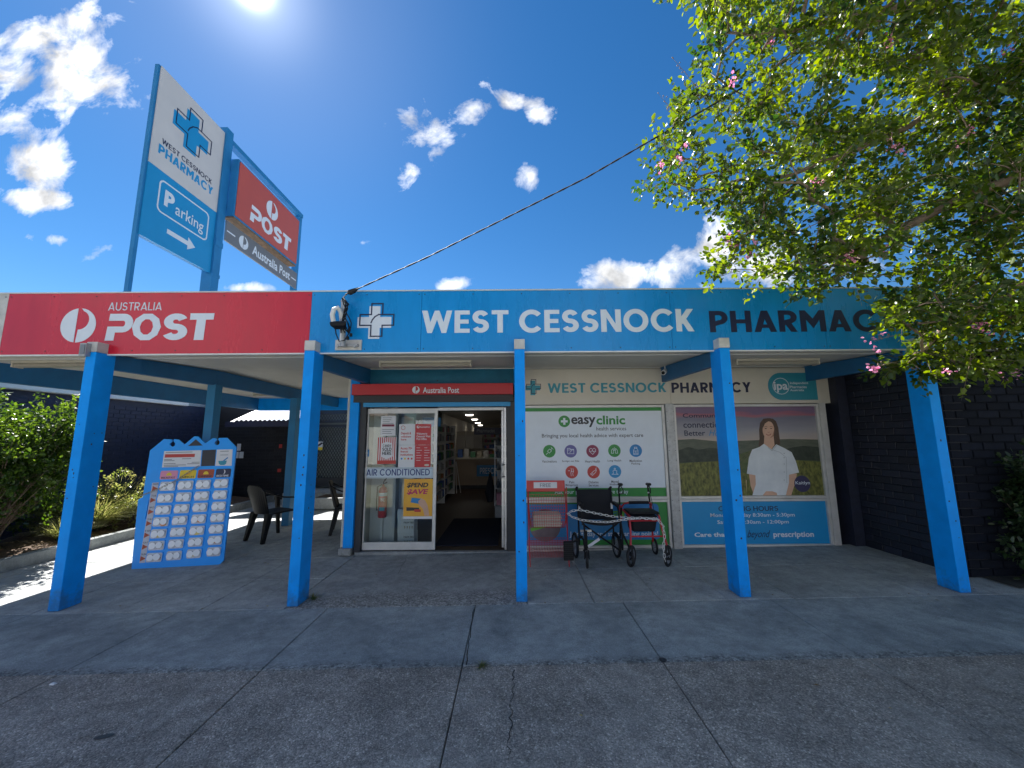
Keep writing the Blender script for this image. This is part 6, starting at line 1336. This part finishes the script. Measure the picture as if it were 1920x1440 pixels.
TB([(xa + .04, yf + .10, gz + .50), (xb - .04, yf + .10, gz + .50)], .010, REDM, 'cross_tube', RL); TB([(xa + .02, yf + .05, gz + .33), (xb - .02, yf + .05, gz + .33)], .010, REDM, 'cross_tube', RL)
TB([(xa + .02, yr - .06, gz + .60), (xa + .04, yr - .13, gz + .66), (xa + .10, yr - .17, gz + .68)], .010, REDM, 'back_bar_end', RL); TB([(xb - .02, yr - .06, gz + .60), (xb - .04, yr - .13, gz + .66), (xb - .10, yr - .17, gz + .68)], .010, REDM, 'back_bar_end', RL)
TB([(xa + .09, yr - .17, gz + .68), ((xa + xb) / 2, yr - .19, gz + .685), (xb - .09, yr - .17, gz + .68)], .020, BLACKP, 'back_bar', RL)
MB().box(xa + .035, xb - .035, yf + .08, yr - .10, gz + .575, gz + .60).build('seat', BLACKP, RL, bevel=.01)
bg_ = MB(); bg_.hexa([Vector(p) for p in ((xa + .07, yf + .13, gz + .36), (xb - .08, yf + .13, gz + .36), (xb - .08, yr - .15, gz + .36), (xa + .07, yr - .15, gz + .36), (xa + .05, yf + .09, gz + .56), (xb - .05, yf + .09, gz + .56), (xb - .05, yr - .12, gz + .56), (xa + .05, yr - .12, gz + .56))]); bg_.build('seat_bag', BFAB, RL, bevel=.025)
for x in (xa + .11, xb - .11): MB().box(x - .009, x + .009, yf + .08, yf + .088, gz + .52, gz + .54).build('bag_stud', PAPER, RL)

RK = thing('newspaper_rack', (.43, 4.95, gz), 'red wire newspaper rack with a red header beside the middle post', 'rack')
xa, xb = .20, .66; y0_, y1_ = 4.90, 5.22; H1 = .86
for (x, y, xx, yy) in ((xa, y0_, xa - .01, y1_ - .04), (xb, y0_ + .0, xb + .01, y1_ - .04), (xa + .01, y1_, xa, y1_), (xb + .05, y1_, xb, y1_)): TB([(x, y - .12 if y == y0_ else y, gz), (xx if y == y0_ else x, y1_ - .12 if y == y0_ else y, gz + H1)], .006, REDM, 'leg', RK, 6)
hd = MB().box(xa - .02, xb + .01, y1_ - .14, y1_ - .12, gz + .82, gz + .96).build('header', REDM, RK, bevel=.006); MB().box(xa + .07, xb - .09, y1_ - .146, y1_ - .141, gz + .865, gz + .94).build('header_label', PAPER, hd)
T(hd, FP(y1_ - .146), 'FREE', None, GREY, bold=.03, d=0, uvbox=(xa + .15, xb - .17, gz + .88, gz + .925))
def wire_grid(a, b, c, d, nu, nv, nm, r=.0022):
    m = MB(); a, b, c, d = map(Vector, (a, b, c, d))
    for i in range(nu + 1): m.tube([a.lerp(b, i / nu), d.lerp(c, i / nu)], r, 4)
    for j in range(nv + 1): m.tube([a.lerp(d, j / nv), b.lerp(c, j / nv)], r, 4)
    return m.build(nm, REDM, RK, kind='stuff')
wire_grid((xa + .02, y0_ - .02, gz + .42), (xb - .03, y0_ - .02, gz + .42), (xb, y0_ - .05, gz + .82), (xa - .01, y0_ - .05, gz + .82), 15, 11, 'front_mesh')
wire_grid((xa + .02, y0_ - .02, gz + .42), (xa + .02, y1_ - .03, gz + .42), (xa, y1_ - .03, gz + .82), (xa - .01, y0_ - .05, gz + .82), 6, 10, 'side_mesh'); wire_grid((xb - .03, y0_ - .02, gz + .42), (xb + .03, y1_ - .03, gz + .42), (xb + .05, y1_ - .03, gz + .82), (xb, y0_ - .05, gz + .82), 6, 10, 'side_mesh')
wire_grid((xa + .02, y0_ - .02, gz + .42), (xb - .03, y0_ - .02, gz + .42), (xb + .03, y1_ - .03, gz + .42), (xa + .02, y1_ - .03, gz + .42), 12, 8, 'basket_floor')
wire_grid((xa - .0, y0_ - .08, gz + .10), (xb, y0_ - .08, gz + .10), (xb + .02, y1_, gz + .10), (xa, y1_, gz + .10), 14, 9, 'lower_shelf'); wire_grid((xa, y1_, gz + .10), (xb + .02, y1_, gz + .10), (xb + .02, y1_, gz + .22), (xa, y1_, gz + .22), 14, 4, 'lower_back')
for k in range(6):
    o = MB().box(xa + .05 + U(0, .015), xb - .055 - U(0, .015), y0_ + .01, y1_ - .06, gz + .425 + k * .024, gz + .446 + k * .024).build('newspaper', mat('newsprint', (.52, .49, .42), .8, var=.12, vscale=30) if 'newsprint' not in MT else MT['newsprint'], label='folded newspaper in the red wire rack, number %s from the bottom of its pile' % ('one', 'two', 'three', 'four', 'five', 'six')[k], cat='newspaper', group='newspapers in the rack', bevel=.006)
    o.rotation_euler.x = -.0
# white plastic chain tying everything together
pcn = lambda x, y, Y: at(x, y, Y)
chain([pcn(1236, 974, 4.80), pcn(1205, 972, 4.86), pcn(1170, 970, 4.84), pcn(1145, 968, 4.80), pcn(1110, 961, 4.74), pcn(1088, 956, 4.74), pcn(1072, 958, 4.78), pcn(1065, 963, 4.85), pcn(1072, 969, 4.80), pcn(1090, 975, 4.74), pcn(1115, 978, 4.70), pcn(1140, 979, 4.70), pcn(1165, 975, 4.72), pcn(1200, 971, 4.74), pcn(1232, 973, 4.73), pcn(1243, 985, 4.72), pcn(1246, 1005, 4.71), pcn(1244, 1025, 4.70), pcn(1246, 1048, 4.66), pcn(1250, 1058, 4.62)],
      .042, .0115, .0036, CHNW, 'plastic_chain', 'white plastic chain looped round the wheelchair and the red walker')

# ================================================================ PLANTS
RN = np.random.RandomState(11)
def leaf_cloud(name, mat_, parent, C_, D_, size, n_per, spread, kind='stuff', asp=.55, droop=.2, tone=None, along=.16):
    """real leaves: each twig (centre C_, direction D_) carries n_per folded leaves"""
    K = len(C_); N_ = K * n_per
    c = np.repeat(C_, n_per, 0); d = np.repeat(D_, n_per, 0); t = RN.rand(N_, 1)
    base = c + d * (t - .5) * along * 2 + RN.normal(0, spread, (N_, 3))
    ax = RN.normal(0, 1, (N_, 3)) + d * .9; ax[:, 2] -= droop; ax /= np.linalg.norm(ax, axis=1)[:, None]
    nr = RN.normal(0, 1, (N_, 3)); nr[:, 2] += .9; nr -= ax * (nr * ax).sum(1)[:, None]; nr /= np.linalg.norm(nr, axis=1)[:, None]
    sd_ = np.cross(ax, nr); L_ = (size * (.6 + .7 * RN.rand(N_, 1))); w = L_ * asp / 2; f = .25 * w
    P = np.stack([base, base + ax * L_ * .38 + sd_ * w + nr * f, base + ax * L_ * .8 + sd_ * w * .62 + nr * f * .6, base + ax * L_, base + ax * L_ * .8 - sd_ * w * .62 + nr * f * .6, base + ax * L_ * .38 - sd_ * w + nr * f], 1).reshape(-1, 3)
    o0 = np.array(org(parent)) if parent else np.zeros(3)
    me = bpy.data.meshes.new(name); nv = len(P); me.vertices.add(nv); me.vertices.foreach_set('co', (P - o0).ravel())
    idx = np.arange(N_)[:, None] * 6; F = np.concatenate([idx + [0, 1, 2, 3], idx + [0, 3, 4, 5]], 1).reshape(-1, 4)
    me.loops.add(F.size); me.loops.foreach_set('vertex_index', F.ravel()); me.polygons.add(len(F)); me.polygons.foreach_set('loop_start', np.arange(0, F.size, 4)); me.polygons.foreach_set('loop_total', np.full(len(F), 4))
    at_ = me.attributes.new('tone', 'FLOAT', 'FACE'); tn = np.repeat(np.clip(RN.normal(.45, .28, N_), 0, 1), 2) if tone is None else np.repeat(np.clip(np.repeat(tone, n_per) + RN.normal(0, .2, N_), 0, 1), 2)
    at_.data.foreach_set('value', tn.astype(np.float32)); me.materials.append(mat_); me.update(calc_edges=True); me.validate()
    o = bpy.data.objects.new(name, me); COL.objects.link(o)
    if parent: o.parent = parent; ORG[o.name] = org(parent)
    if kind: o['kind'] = kind
    return o
def inpoly(x, y, poly):
    c = False; j = len(poly) - 1
    for i in range(len(poly)):
        xi, yi = poly[i]; xj, yj = poly[j]
        if (yi > y) != (yj > y) and x < (xj - xi) * (y - yi) / (yj - yi) + xi: c = not c
        j = i
    return c
crown = [(1262, -60), (1262, 10), (1290, 40), (1345, 62), (1352, 110), (1300, 150), (1262, 195), (1240, 240), (1236, 300), (1234, 350), (1268, 372), (1320, 385), (1392, 425), (1392, 465), (1350, 500), (1352, 522), (1430, 512), (1470, 512), (1520, 518), (1560, 532), (1600, 520), (1650, 515), (1720, 530), (1690, 580), (1690, 612), (1730, 625), (1700, 650), (1665, 672), (1690, 712), (1740, 690), (1790, 690), (1850, 702), (1900, 668), (2000, 640), (2250, 560), (2500, 200), (2500, -400), (1700, -420), (1350, -260)]
TREE = thing('myrtle_tree', (5.3, 1.7, .2), 'crepe myrtle tree with pink flower clusters overhanging the right end of the awning', 'tree')
def depth_at(x, y): return 3.25 - .55 * max(0, (x - 1230) / 690) * (1 - max(0, y) / 760) - (.35 if y < 0 else 0)
pts = []; tries = 0
rr_ = random.Random(5)
while len(pts) < 840 and tries < 60000:
    tries += 1; x = rr_.uniform(1220, 2500); y = rr_.uniform(-420, 715)
    if not inpoly(x, y, crown): continue
    if x > 1960 and rr_.random() < .62: continue
    if y < -40 and rr_.random() < .5: continue
    dy = depth_at(x, y) + rr_.uniform(-.55, .5)
    if y > 505: dy = min(dy, 3.62)
    if y > 600: dy = 3.25 + rr_.uniform(-.3, .25)
    p = at(x, y, dy)
    q = (x, y)
    if any((p - r_).length < .13 for r_ in pts[-300:]): continue
    # open gaps where the sky shows through
    if any((x - gx) ** 2 / ga ** 2 + (y - gy) ** 2 / gb ** 2 < 1 for gx, gy, ga, gb in ((1590, 180, 60, 50), (1500, 165, 34, 46), (1860, 100, 60, 26), (1700, 520, 30, 12), (1490, 215, 30, 26), (1390, 80, 26, 24), (1760, 60, 50, 18), (1810, 330, 26, 18), (1690, 300, 24, 20))): continue
    if y < 560 and mnoise.noise(p * 2.3) < -.10 or (mnoise.noise(p * 5.5) < -.30): continue
    pts.append(p)
NP = np.array([tuple(p) for p in pts])
limbs = [[(5.3, 1.7, .15), (5.25, 1.72, 1.0), (5.15, 1.78, 1.9), (5.0, 1.85, 2.5)]]
def LP(*a): return [tuple(at(*q)) for q in a]
for l_ in (LP((2150, 60, 2.2), (1920, 112, 2.45), (1790, 185, 2.65), (1700, 240, 2.8), (1590, 290, 2.95), (1480, 330, 3.1), (1360, 345, 3.2)),
           LP((2200, 250, 2.3), (2000, 300, 2.5), (1850, 350, 2.7), (1760, 395, 2.9), (1650, 455, 3.05), (1560, 500, 3.2)),
           LP((2250, 430, 2.6), (2050, 480, 2.8), (1900, 540, 3.0), (1800, 610, 3.2)),
           LP((2100, -120, 2.0), (1900, -60, 2.3), (1700, 10, 2.6), (1500, 55, 2.85), (1340, 60, 3.0)),
           LP((2100, -350, 1.9), (1800, -300, 2.3))):
    limbs.append([limbs[0][-1]] + l_)
nodes = [Vector(q) for q in limbs[0]]; par_ = [-1] + list(range(len(limbs[0]) - 1))
root_top = len(nodes) - 1
for l_ in limbs[1:]:
    pr_ = root_top; l2 = []
    for a, b in zip(l_[:-1], l_[1:]):
        a, b = Vector(a), Vector(b); n = max(1, int((b - a).length / .22))
        for i in range(1, n + 1): l2.append(a.lerp(b, i / n) + Vector((rr_.uniform(-.02, .02), rr_.uniform(-.02, .02), rr_.uniform(-.02, .02))))
    for q in l2: nodes.append(q); par_.append(pr_); pr_ = len(nodes) - 1
rest = list(range(len(NP))); NA = np.array([tuple(q) for q in nodes]); dist0 = np.linalg.norm(NA - NA[root_top], axis=1) * .25
best = np.full(len(NP), 1e9); bi = np.zeros(len(NP), int); cost = list(dist0)
for k in range(root_top, len(NA)):
    dd_ = np.linalg.norm(NP - NA[k], axis=1); c_ = dd_ + cost[k] * .35; m_ = c_ < best; best[m_] = c_[m_]; bi[m_] = k
used = np.zeros(len(NP), bool); nodeof = {}
for it in range(len(NP)):
    b2 = np.where(used, 1e9, best); j = int(np.argmin(b2)); used[j] = True
    nodes.append(Vector(NP[j])); par_.append(int(bi[j])); k = len(nodes) - 1; nodeof[j] = k
    cost.append(cost[bi[j]] + .25 * np.linalg.norm(NP[j] - np.array(nodes[bi[j]])))
    dd_ = np.linalg.norm(NP - NP[j], axis=1); c_ = dd_ + cost[k] * .35; m_ = c_ < best; best[m_] = c_[m_]; bi[m_] = k
cnt = [1] * len(nodes)
for i in range(len(nodes) - 1, -1, -1):
    if par_[i] >= 0: cnt[par_[i]] += cnt[i]
radn = [min(.11, .0032 * c ** .48) for c in cnt]
kids = {}
for i, p in enumerate(par_): kids.setdefault(p, []).append(i)
tm = MB(); tm.tube([nodes[i] for i in range(root_top + 1)], [.13, .105, .095, .09], 14); tm.build('trunk', BARK, TREE, smooth=True)
# chains become branches: the big ones are parts, the finest twigs one part
chains = []; stack = [(root_top, k) for k in kids[root_top]]
while stack:
    a, b = stack.pop(); ch = [a, b]; cur = b
    while cur in kids:
        ks = sorted(kids[cur], key=lambda q: -cnt[q]); 
        for q in ks[1:]: stack.append((cur, q))
        cur = ks[0]; ch.append(cur)
    chains.append(ch)
chains.sort(key=lambda c: -cnt[c[1]])
fine = MB()
for i, ch in enumerate(chains):
    P_l = []
    for q in range(len(ch)):
        P_l.append(nodes[ch[q]])
        if q < len(ch) - 1:
            mid = nodes[ch[q]].lerp(nodes[ch[q + 1]], .5); P_l.append(mid + Vector((rr_.uniform(-1, 1), rr_.uniform(-1, 1), rr_.uniform(-.6, 1))) * .018)
    r0 = [radn[q] for q in ch]; r0[0] = min(r0[0], r0[1] * 1.15); rl = []
    for q in range(len(r0)):
        rl.append(r0[q])
        if q < len(r0) - 1: rl.append((r0[q] + r0[q + 1]) / 2)
    if i < 60: MB().tube(P_l, rl, 8).build('branch', BARK, TREE, smooth=True)
    else: fine.tube(P_l, rl, 4, cap=False)
C_ = []; D_ = []; tn = []
for j in range(len(NP)):
    k = nodeof[j]; p = nodes[k]; bd_ = (p - nodes[par_[k]]).normalized(); tb = rr_.gauss(.42, .22)
    for q in range(5):
        d = (bd_ * .7 + Vector((rr_.gauss(0, 1), rr_.gauss(0, 1), rr_.gauss(.1, .8)))).normalized(); l_ = rr_.uniform(.10, .22); c = p + d * l_ * .75
        C_.append(tuple(c)); D_.append(tuple(d)); tn.append(tb); fine.tube([p, p + d * l_ * .5 + Vector((0, 0, rr_.uniform(-.01, .02))), p + d * l_ * 1.5], [.0022, .0018, .0008], 3, cap=False)
# bare seed twigs at the outer edge
caps_ = MB()
for (x, y) in ((1238, 180), (1262, 110), (1300, 160), (1230, 250), (1250, 205), (1345, 480), (1640, 690), (1275, 240), (1330, 170), (1345, 520), (1640, 640)):
    Y = depth_at(x, y); a = at(x + 45, y + 55 if y < 400 else y - 12, Y); b = at(x, y, Y)
    fine.tube([a, a.lerp(b, .5) + Vector((0, 0, .01)), b], [.003, .0022, .001], 4)
    for k in range(7):
        u = .45 + .55 * k / 6; p = a.lerp(b, u) + Vector((rr_.uniform(-.03, .03), rr_.uniform(-.02, .02), rr_.uniform(-.0, .04))); fine.tube([a.lerp(b, u), p], .001, 3, cap=False); caps_.lathe(p, [(.001, -.006), (.006, -.002), (.005, .004), (.001, .007)], 6)
fine.build('twigs', BARK, TREE, kind='stuff'); caps_.build('seed_capsules', BARK, TREE, kind='stuff')
leaf_cloud('foliage', LEAFM, TREE, np.array(C_), np.array(D_), .051, 16, .017, asp=.62, tone=np.array(tn), along=.13)
for k, (x, y) in enumerate(((1374, 148), (1445, 75), (1237, 309), (1695, 283), (1680, 268), (1372, 453), (1387, 468), (1533, 346), (1650, 478), (1826, 612), (1780, 690), (1641, 692), (1632, 644), (1895, 92), (1600, 482), (1810, 250), (1840, 620), (1283, 280), (1676, 70), (1905, 700), (1404, 465))):
    Y = depth_at(x, y) - .5; c = np.array(at(x, y, Y)); n = 2; o = leaf_cloud('flower_cluster', FLOW, TREE, c + RN.normal(0, .018, (n, 3)), RN.normal(0, .6, (n, 3)), [.020, .016, .024][k % 3], 9, .012, kind=None, asp=.9, along=.03)
# shrubs
def shrub(name, label, cx, cy, rx, ry, h, n, size, leafm, stems=7, z0=None, per=22, lob=9, seed=1, cat='shrub', group=None):
    z0 = G(cx) + .1 if z0 is None else z0; t = thing(name, (cx, cy, z0), label, cat, group); q = random.Random(seed)
    lobes = [(q.uniform(-.6, .6) * rx, q.uniform(-.6, .6) * ry, q.uniform(.16, .85) * h, q.uniform(.25, .5)) for _ in range(lob)]
    C_, D_, T_ = [], [], []; m = MB()
    for i in range(n):
        l_ = q.choice(lobes); d = Vector((q.gauss(0, 1), q.gauss(0, 1), q.gauss(0, 1))).normalized(); r = q.random() ** .4 * l_[3]
        p = Vector((cx + l_[0] + d.x * r * rx * 1.1, cy + l_[1] + d.y * r * ry * 1.1, z0 + max(.03, l_[2] + d.z * r * h * .75)))
        C_.append(tuple(p)); dd = (d + Vector((0, 0, .3))).normalized(); D_.append(tuple(dd)); T_.append(q.gauss(.45, .15))
        if i % 6 == 0: b = Vector((cx + q.uniform(-.15, .15) * rx, cy + q.uniform(-.15, .15) * ry, z0)); m.tube([b, b.lerp(p, .5) + Vector((q.uniform(-.05, .05), q.uniform(-.05, .05), .04)), p], [.009, .006, .003], 5, cap=False)
    m.build('stems', BARK, t, kind='stuff'); leaf_cloud('foliage', leafm, t, np.array(C_), np.array(D_), size, per, size * .5, tone=np.array(T_), along=size * 1.6); return t
shrub('leafy_shrub', 'large glossy green shrub in the garden bed left of the first blue post', -7.2, 5.3, .95, .95, 2.15, 1500, .058, LEAFD, seed=3, lob=24)
shrub('leafy_shrub', 'low leafy end of the hedge running out of the frame at the far left', -7.0, 4.0, .7, .8, 1.2, 260, .06, LEAFS, seed=8)
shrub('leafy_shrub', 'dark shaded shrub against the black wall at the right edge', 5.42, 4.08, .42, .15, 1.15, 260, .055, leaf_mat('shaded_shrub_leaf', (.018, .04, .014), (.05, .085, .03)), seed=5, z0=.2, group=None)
# arching strappy plants in the bed
def tuft(name, label, cx, cy, z0, n, L_, spread, m_, seed, cat='plant', w=.012, kind=None):
    t = MB(); q = random.Random(seed)
    for i in range(n):
        a = q.uniform(0, 6.283); s_ = q.uniform(.2, 1); r = spread * s_; bx_, by_ = cx + math.cos(a) * .15 * spread * q.random(), cy + math.sin(a) * .15 * spread * q.random(); l_ = L_ * q.uniform(.6, 1.1); ww = w * q.uniform(.6, 1.2)
        d = Vector((math.cos(a), math.sin(a), 0)); s2 = Vector((-d.y, d.x, 0)) * ww; pr = None; pts_ = []
        for k in range(5):
            u = k / 4; p = Vector((bx_, by_, z0)) + d * r * u ** 1.4 + Vector((0, 0, l_ * (u - .45 * u * u * s_ * 1.2))); pts_.append((p, 1 - u * .85))
        vs = []; 
        for p, k in pts_: vs += [p - s2 * k, p + s2 * k]
        t.add(vs, [(2 * k, 2 * k + 1, 2 * k + 3, 2 * k + 2) for k in range(4)])
    o = t.build(name, m_, None, label=label, cat=cat, kind=kind)
    at2 = o.data.attributes.new('tone', 'FLOAT', 'FACE'); at2.data.foreach_set('value', RN.rand(len(o.data.polygons)).astype(np.float32)); return o
tuft('strappy_plant', 'pale green arching strappy plant between the first post and the pill board', -7.0, 6.7, .2, 900, .62, .80, LEAFG, 2, 'plant', .006)
shrub('leafy_shrub', 'low fine leaved pale green shrub in the bed behind the feathery plants', -7.3, 6.9, .75, .8, .85, 420, .04, LEAFG, seed=31, lob=16)
tuft('strappy_plant', 'dry feathery strappy plant behind the green one beside the navy wall', -7.5, 7.5, .2, 700, .95, 1.0, LEAFG, 4, 'plant', .006)
tuft('strappy_plant', 'low ground hugging strappy plant near the garden kerb', -6.75, 6.0, .2, 320, .36, .5, LEAFG, 6, 'plant', .006)
shrub('planter_shrub', 'small leafy plant in the raised planter by the corner post', -3.35, 9.3, .3, .3, .9, 90, .11, LEAFS, seed=12, z0=.3, cat='plant')
# trees showing over the roofs
def far_tree(label, cx, cy, z0, h, rx, seed, n=500):
    t = thing('background_tree', (cx, cy, z0), label, 'tree'); q = random.Random(seed); MB().tube([(cx, cy, z0), (cx + .1, cy, z0 + h * .6)], [.18, .1], 10).build('trunk', BARK, t, smooth=True)
    C_, D_, T_ = [], [], []
    lob = [(q.uniform(-.6, .6) * rx, q.uniform(-.6, .6) * rx, h * q.uniform(.45, .85)) for _ in range(8)]
    for i in range(n):
        l_ = q.choice(lob); d = Vector((q.gauss(0, 1), q.gauss(0, 1), q.gauss(0, 1))).normalized() * q.random() ** .4; C_.append((cx + l_[0] + d.x * rx * .5, cy + l_[1] + d.y * rx * .5, z0 + l_[2] + d.z * h * .2)); D_.append(tuple(d)); T_.append(q.gauss(.5, .15))
    leaf_cloud('crown', LEAFS, t, np.array(C_), np.array(D_), .14, 22, .1, tone=np.array(T_), along=.25)
far_tree('small green tree rising behind the low neighbour building at the left', -8.6, 14.5, 0, 3.75, 1.5, 3, 380)
# weeds in the joints and on the verge, litter
tuft('weed_tuft', 'small green weed growing in the path joint near the centre of the photo', *gnd(903, 1250)[:2], G(0), 45, .03, .07, LEAFG, 21, 'weed', .003)
tuft('weed_tuft', 'weed at the foot of the second blue post', at(562, 1130, YP).x + .05, YP + .16, G(-2), 50, .07, .09, LEAFG, 22, 'weed', .005)
for k, (x, y, h_) in enumerate(((535, 1438, .07), (547, 1442, .05), (1075, 1442, .035), (1093, 1444, .03), (873, 1446, .02))):
    p = gnd(x, y); p.y = min(p.y, 1.93); tuft('verge_weed', ('tall pale weed stalk at the bottom edge left of centre', 'short pale weed stalk beside the tall one at the bottom edge', 'small weed at the bottom edge right of centre', 'smallest weed to the right at the bottom edge', 'tiny weed at the bottom edge near the centre')[k], p.x, 1.86, -.0 + G(p.x) - .02, 9 if k > 1 else 5, h_ + .10, .05, DRYL, 30 + k, 'weed', .004)
gr = MB(); q = random.Random(9)
for i in range(5000):
    x = q.uniform(-6, 6); y = q.uniform(.2, 1.80); z = G(x) - .05; a = q.uniform(0, 6.28); h_ = q.uniform(.03, .075); d = Vector((math.cos(a), math.sin(a), 0)) * .004; e = Vector((q.gauss(0, .02), q.gauss(0, .02), h_)); p = Vector((x, y, z)); gr.add([p - d, p + d, p + e], [(0, 1, 2)])
o = gr.build('verge_grass', DRYL, None, kind='stuff', label='dry short grass of the verge in front of the path', cat='grass'); at2 = o.data.attributes.new('tone', 'FLOAT', 'FACE'); at2.data.foreach_set('value', RN.rand(len(o.data.polygons)).astype(np.float32))
p = gnd(99, 1284); MB().hexa([p + Vector(v) for v in ((-.02, -.01, .002), (.018, -.014, .002), (.022, .012, .002), (-.016, .014, .002), (-.015, -.006, .01), (.014, -.008, .014), (.016, .008, .008), (-.01, .01, .012))]).build('paper_scrap', PAPER, label='small crumpled white scrap lying on the path at the lower left', cat='litter', bevel=.003)
p = gnd(1243, 1238); MB().lathe((p.x, p.y, p.z), [(.024, .001), (.026, .006), (.01, .011)], 9).build('dark_stone', DARKF, label='small dark lump lying on the seam between the two paving rows', cat='litter')
m = MB(); p = gnd(195, 1382); m.disc(PL((p.x, p.y, p.z + .0025), (1, .3, 0), (-.3, 1, 0)), 0, 0, .045, 0, .0006, 14, ry=.018); m.build('oil_spot', mat('oil_stain', (.06, .07, .07), .6), PATHO)
# leaf litter on the mulch
lt = MB(); q = random.Random(4)
for i in range(2600):
    x = q.uniform(XB - 1.95, XB - .13); y = q.uniform(3, 9.5); z = G(x) + .10 + .05 * math.sin(3 * x + 1.7 * y) + .04 * math.sin(7 * y + x) + .006; a = q.uniform(0, 6.28); s_ = q.uniform(.01, .035); d = Vector((math.cos(a), math.sin(a), q.uniform(-.3, .3))) * s_; e = Vector((-d.y, d.x, q.uniform(0, .02))) * .4; p = Vector((x, y, z)); lt.add([p - d, p + e, p + d, p - e], [(0, 1, 2, 3)])
lt.build('leaf_litter', mat('dry_leaf_litter', (.16, .10, .05), .9, col2=(.30, .22, .13), vscale=6), None, kind='stuff', label='dry leaf litter and bark chips covering the garden bed', cat='leaf litter')
# scattered bits on the path: dead leaves, petals, grit
q = random.Random(17); dl = MB().add([(-.022, 0, .001), (0, -.009, .006), (.022, 0, .002), (0, .009, .005)], [(0, 1, 2, 3)])
dm = [dl.mesh('dead_leaf', m_) for m_ in (mat('dead_leaf_brown', (.20, .12, .05), .8), mat('dead_leaf_yellow', (.34, .28, .08), .8))]
for i in range(46):
    x = q.uniform(-4.5, 4.8); y = q.choice([q.uniform(2.0, 3.8), q.uniform(3.8, 3.95), q.uniform(4.2, 5.3)]); o = bpy.data.objects.new('dead_leaf', dm[i % 2]); COL.objects.link(o); o.location = (x, y, G(x) + .003); o.rotation_euler.z = q.uniform(0, 6); o.scale = [q.uniform(.35, .9)] * 3
    tagit(o, 'small dead leaf lying on the grey paving', 'leaf', 'dead leaves scattered on the paving')
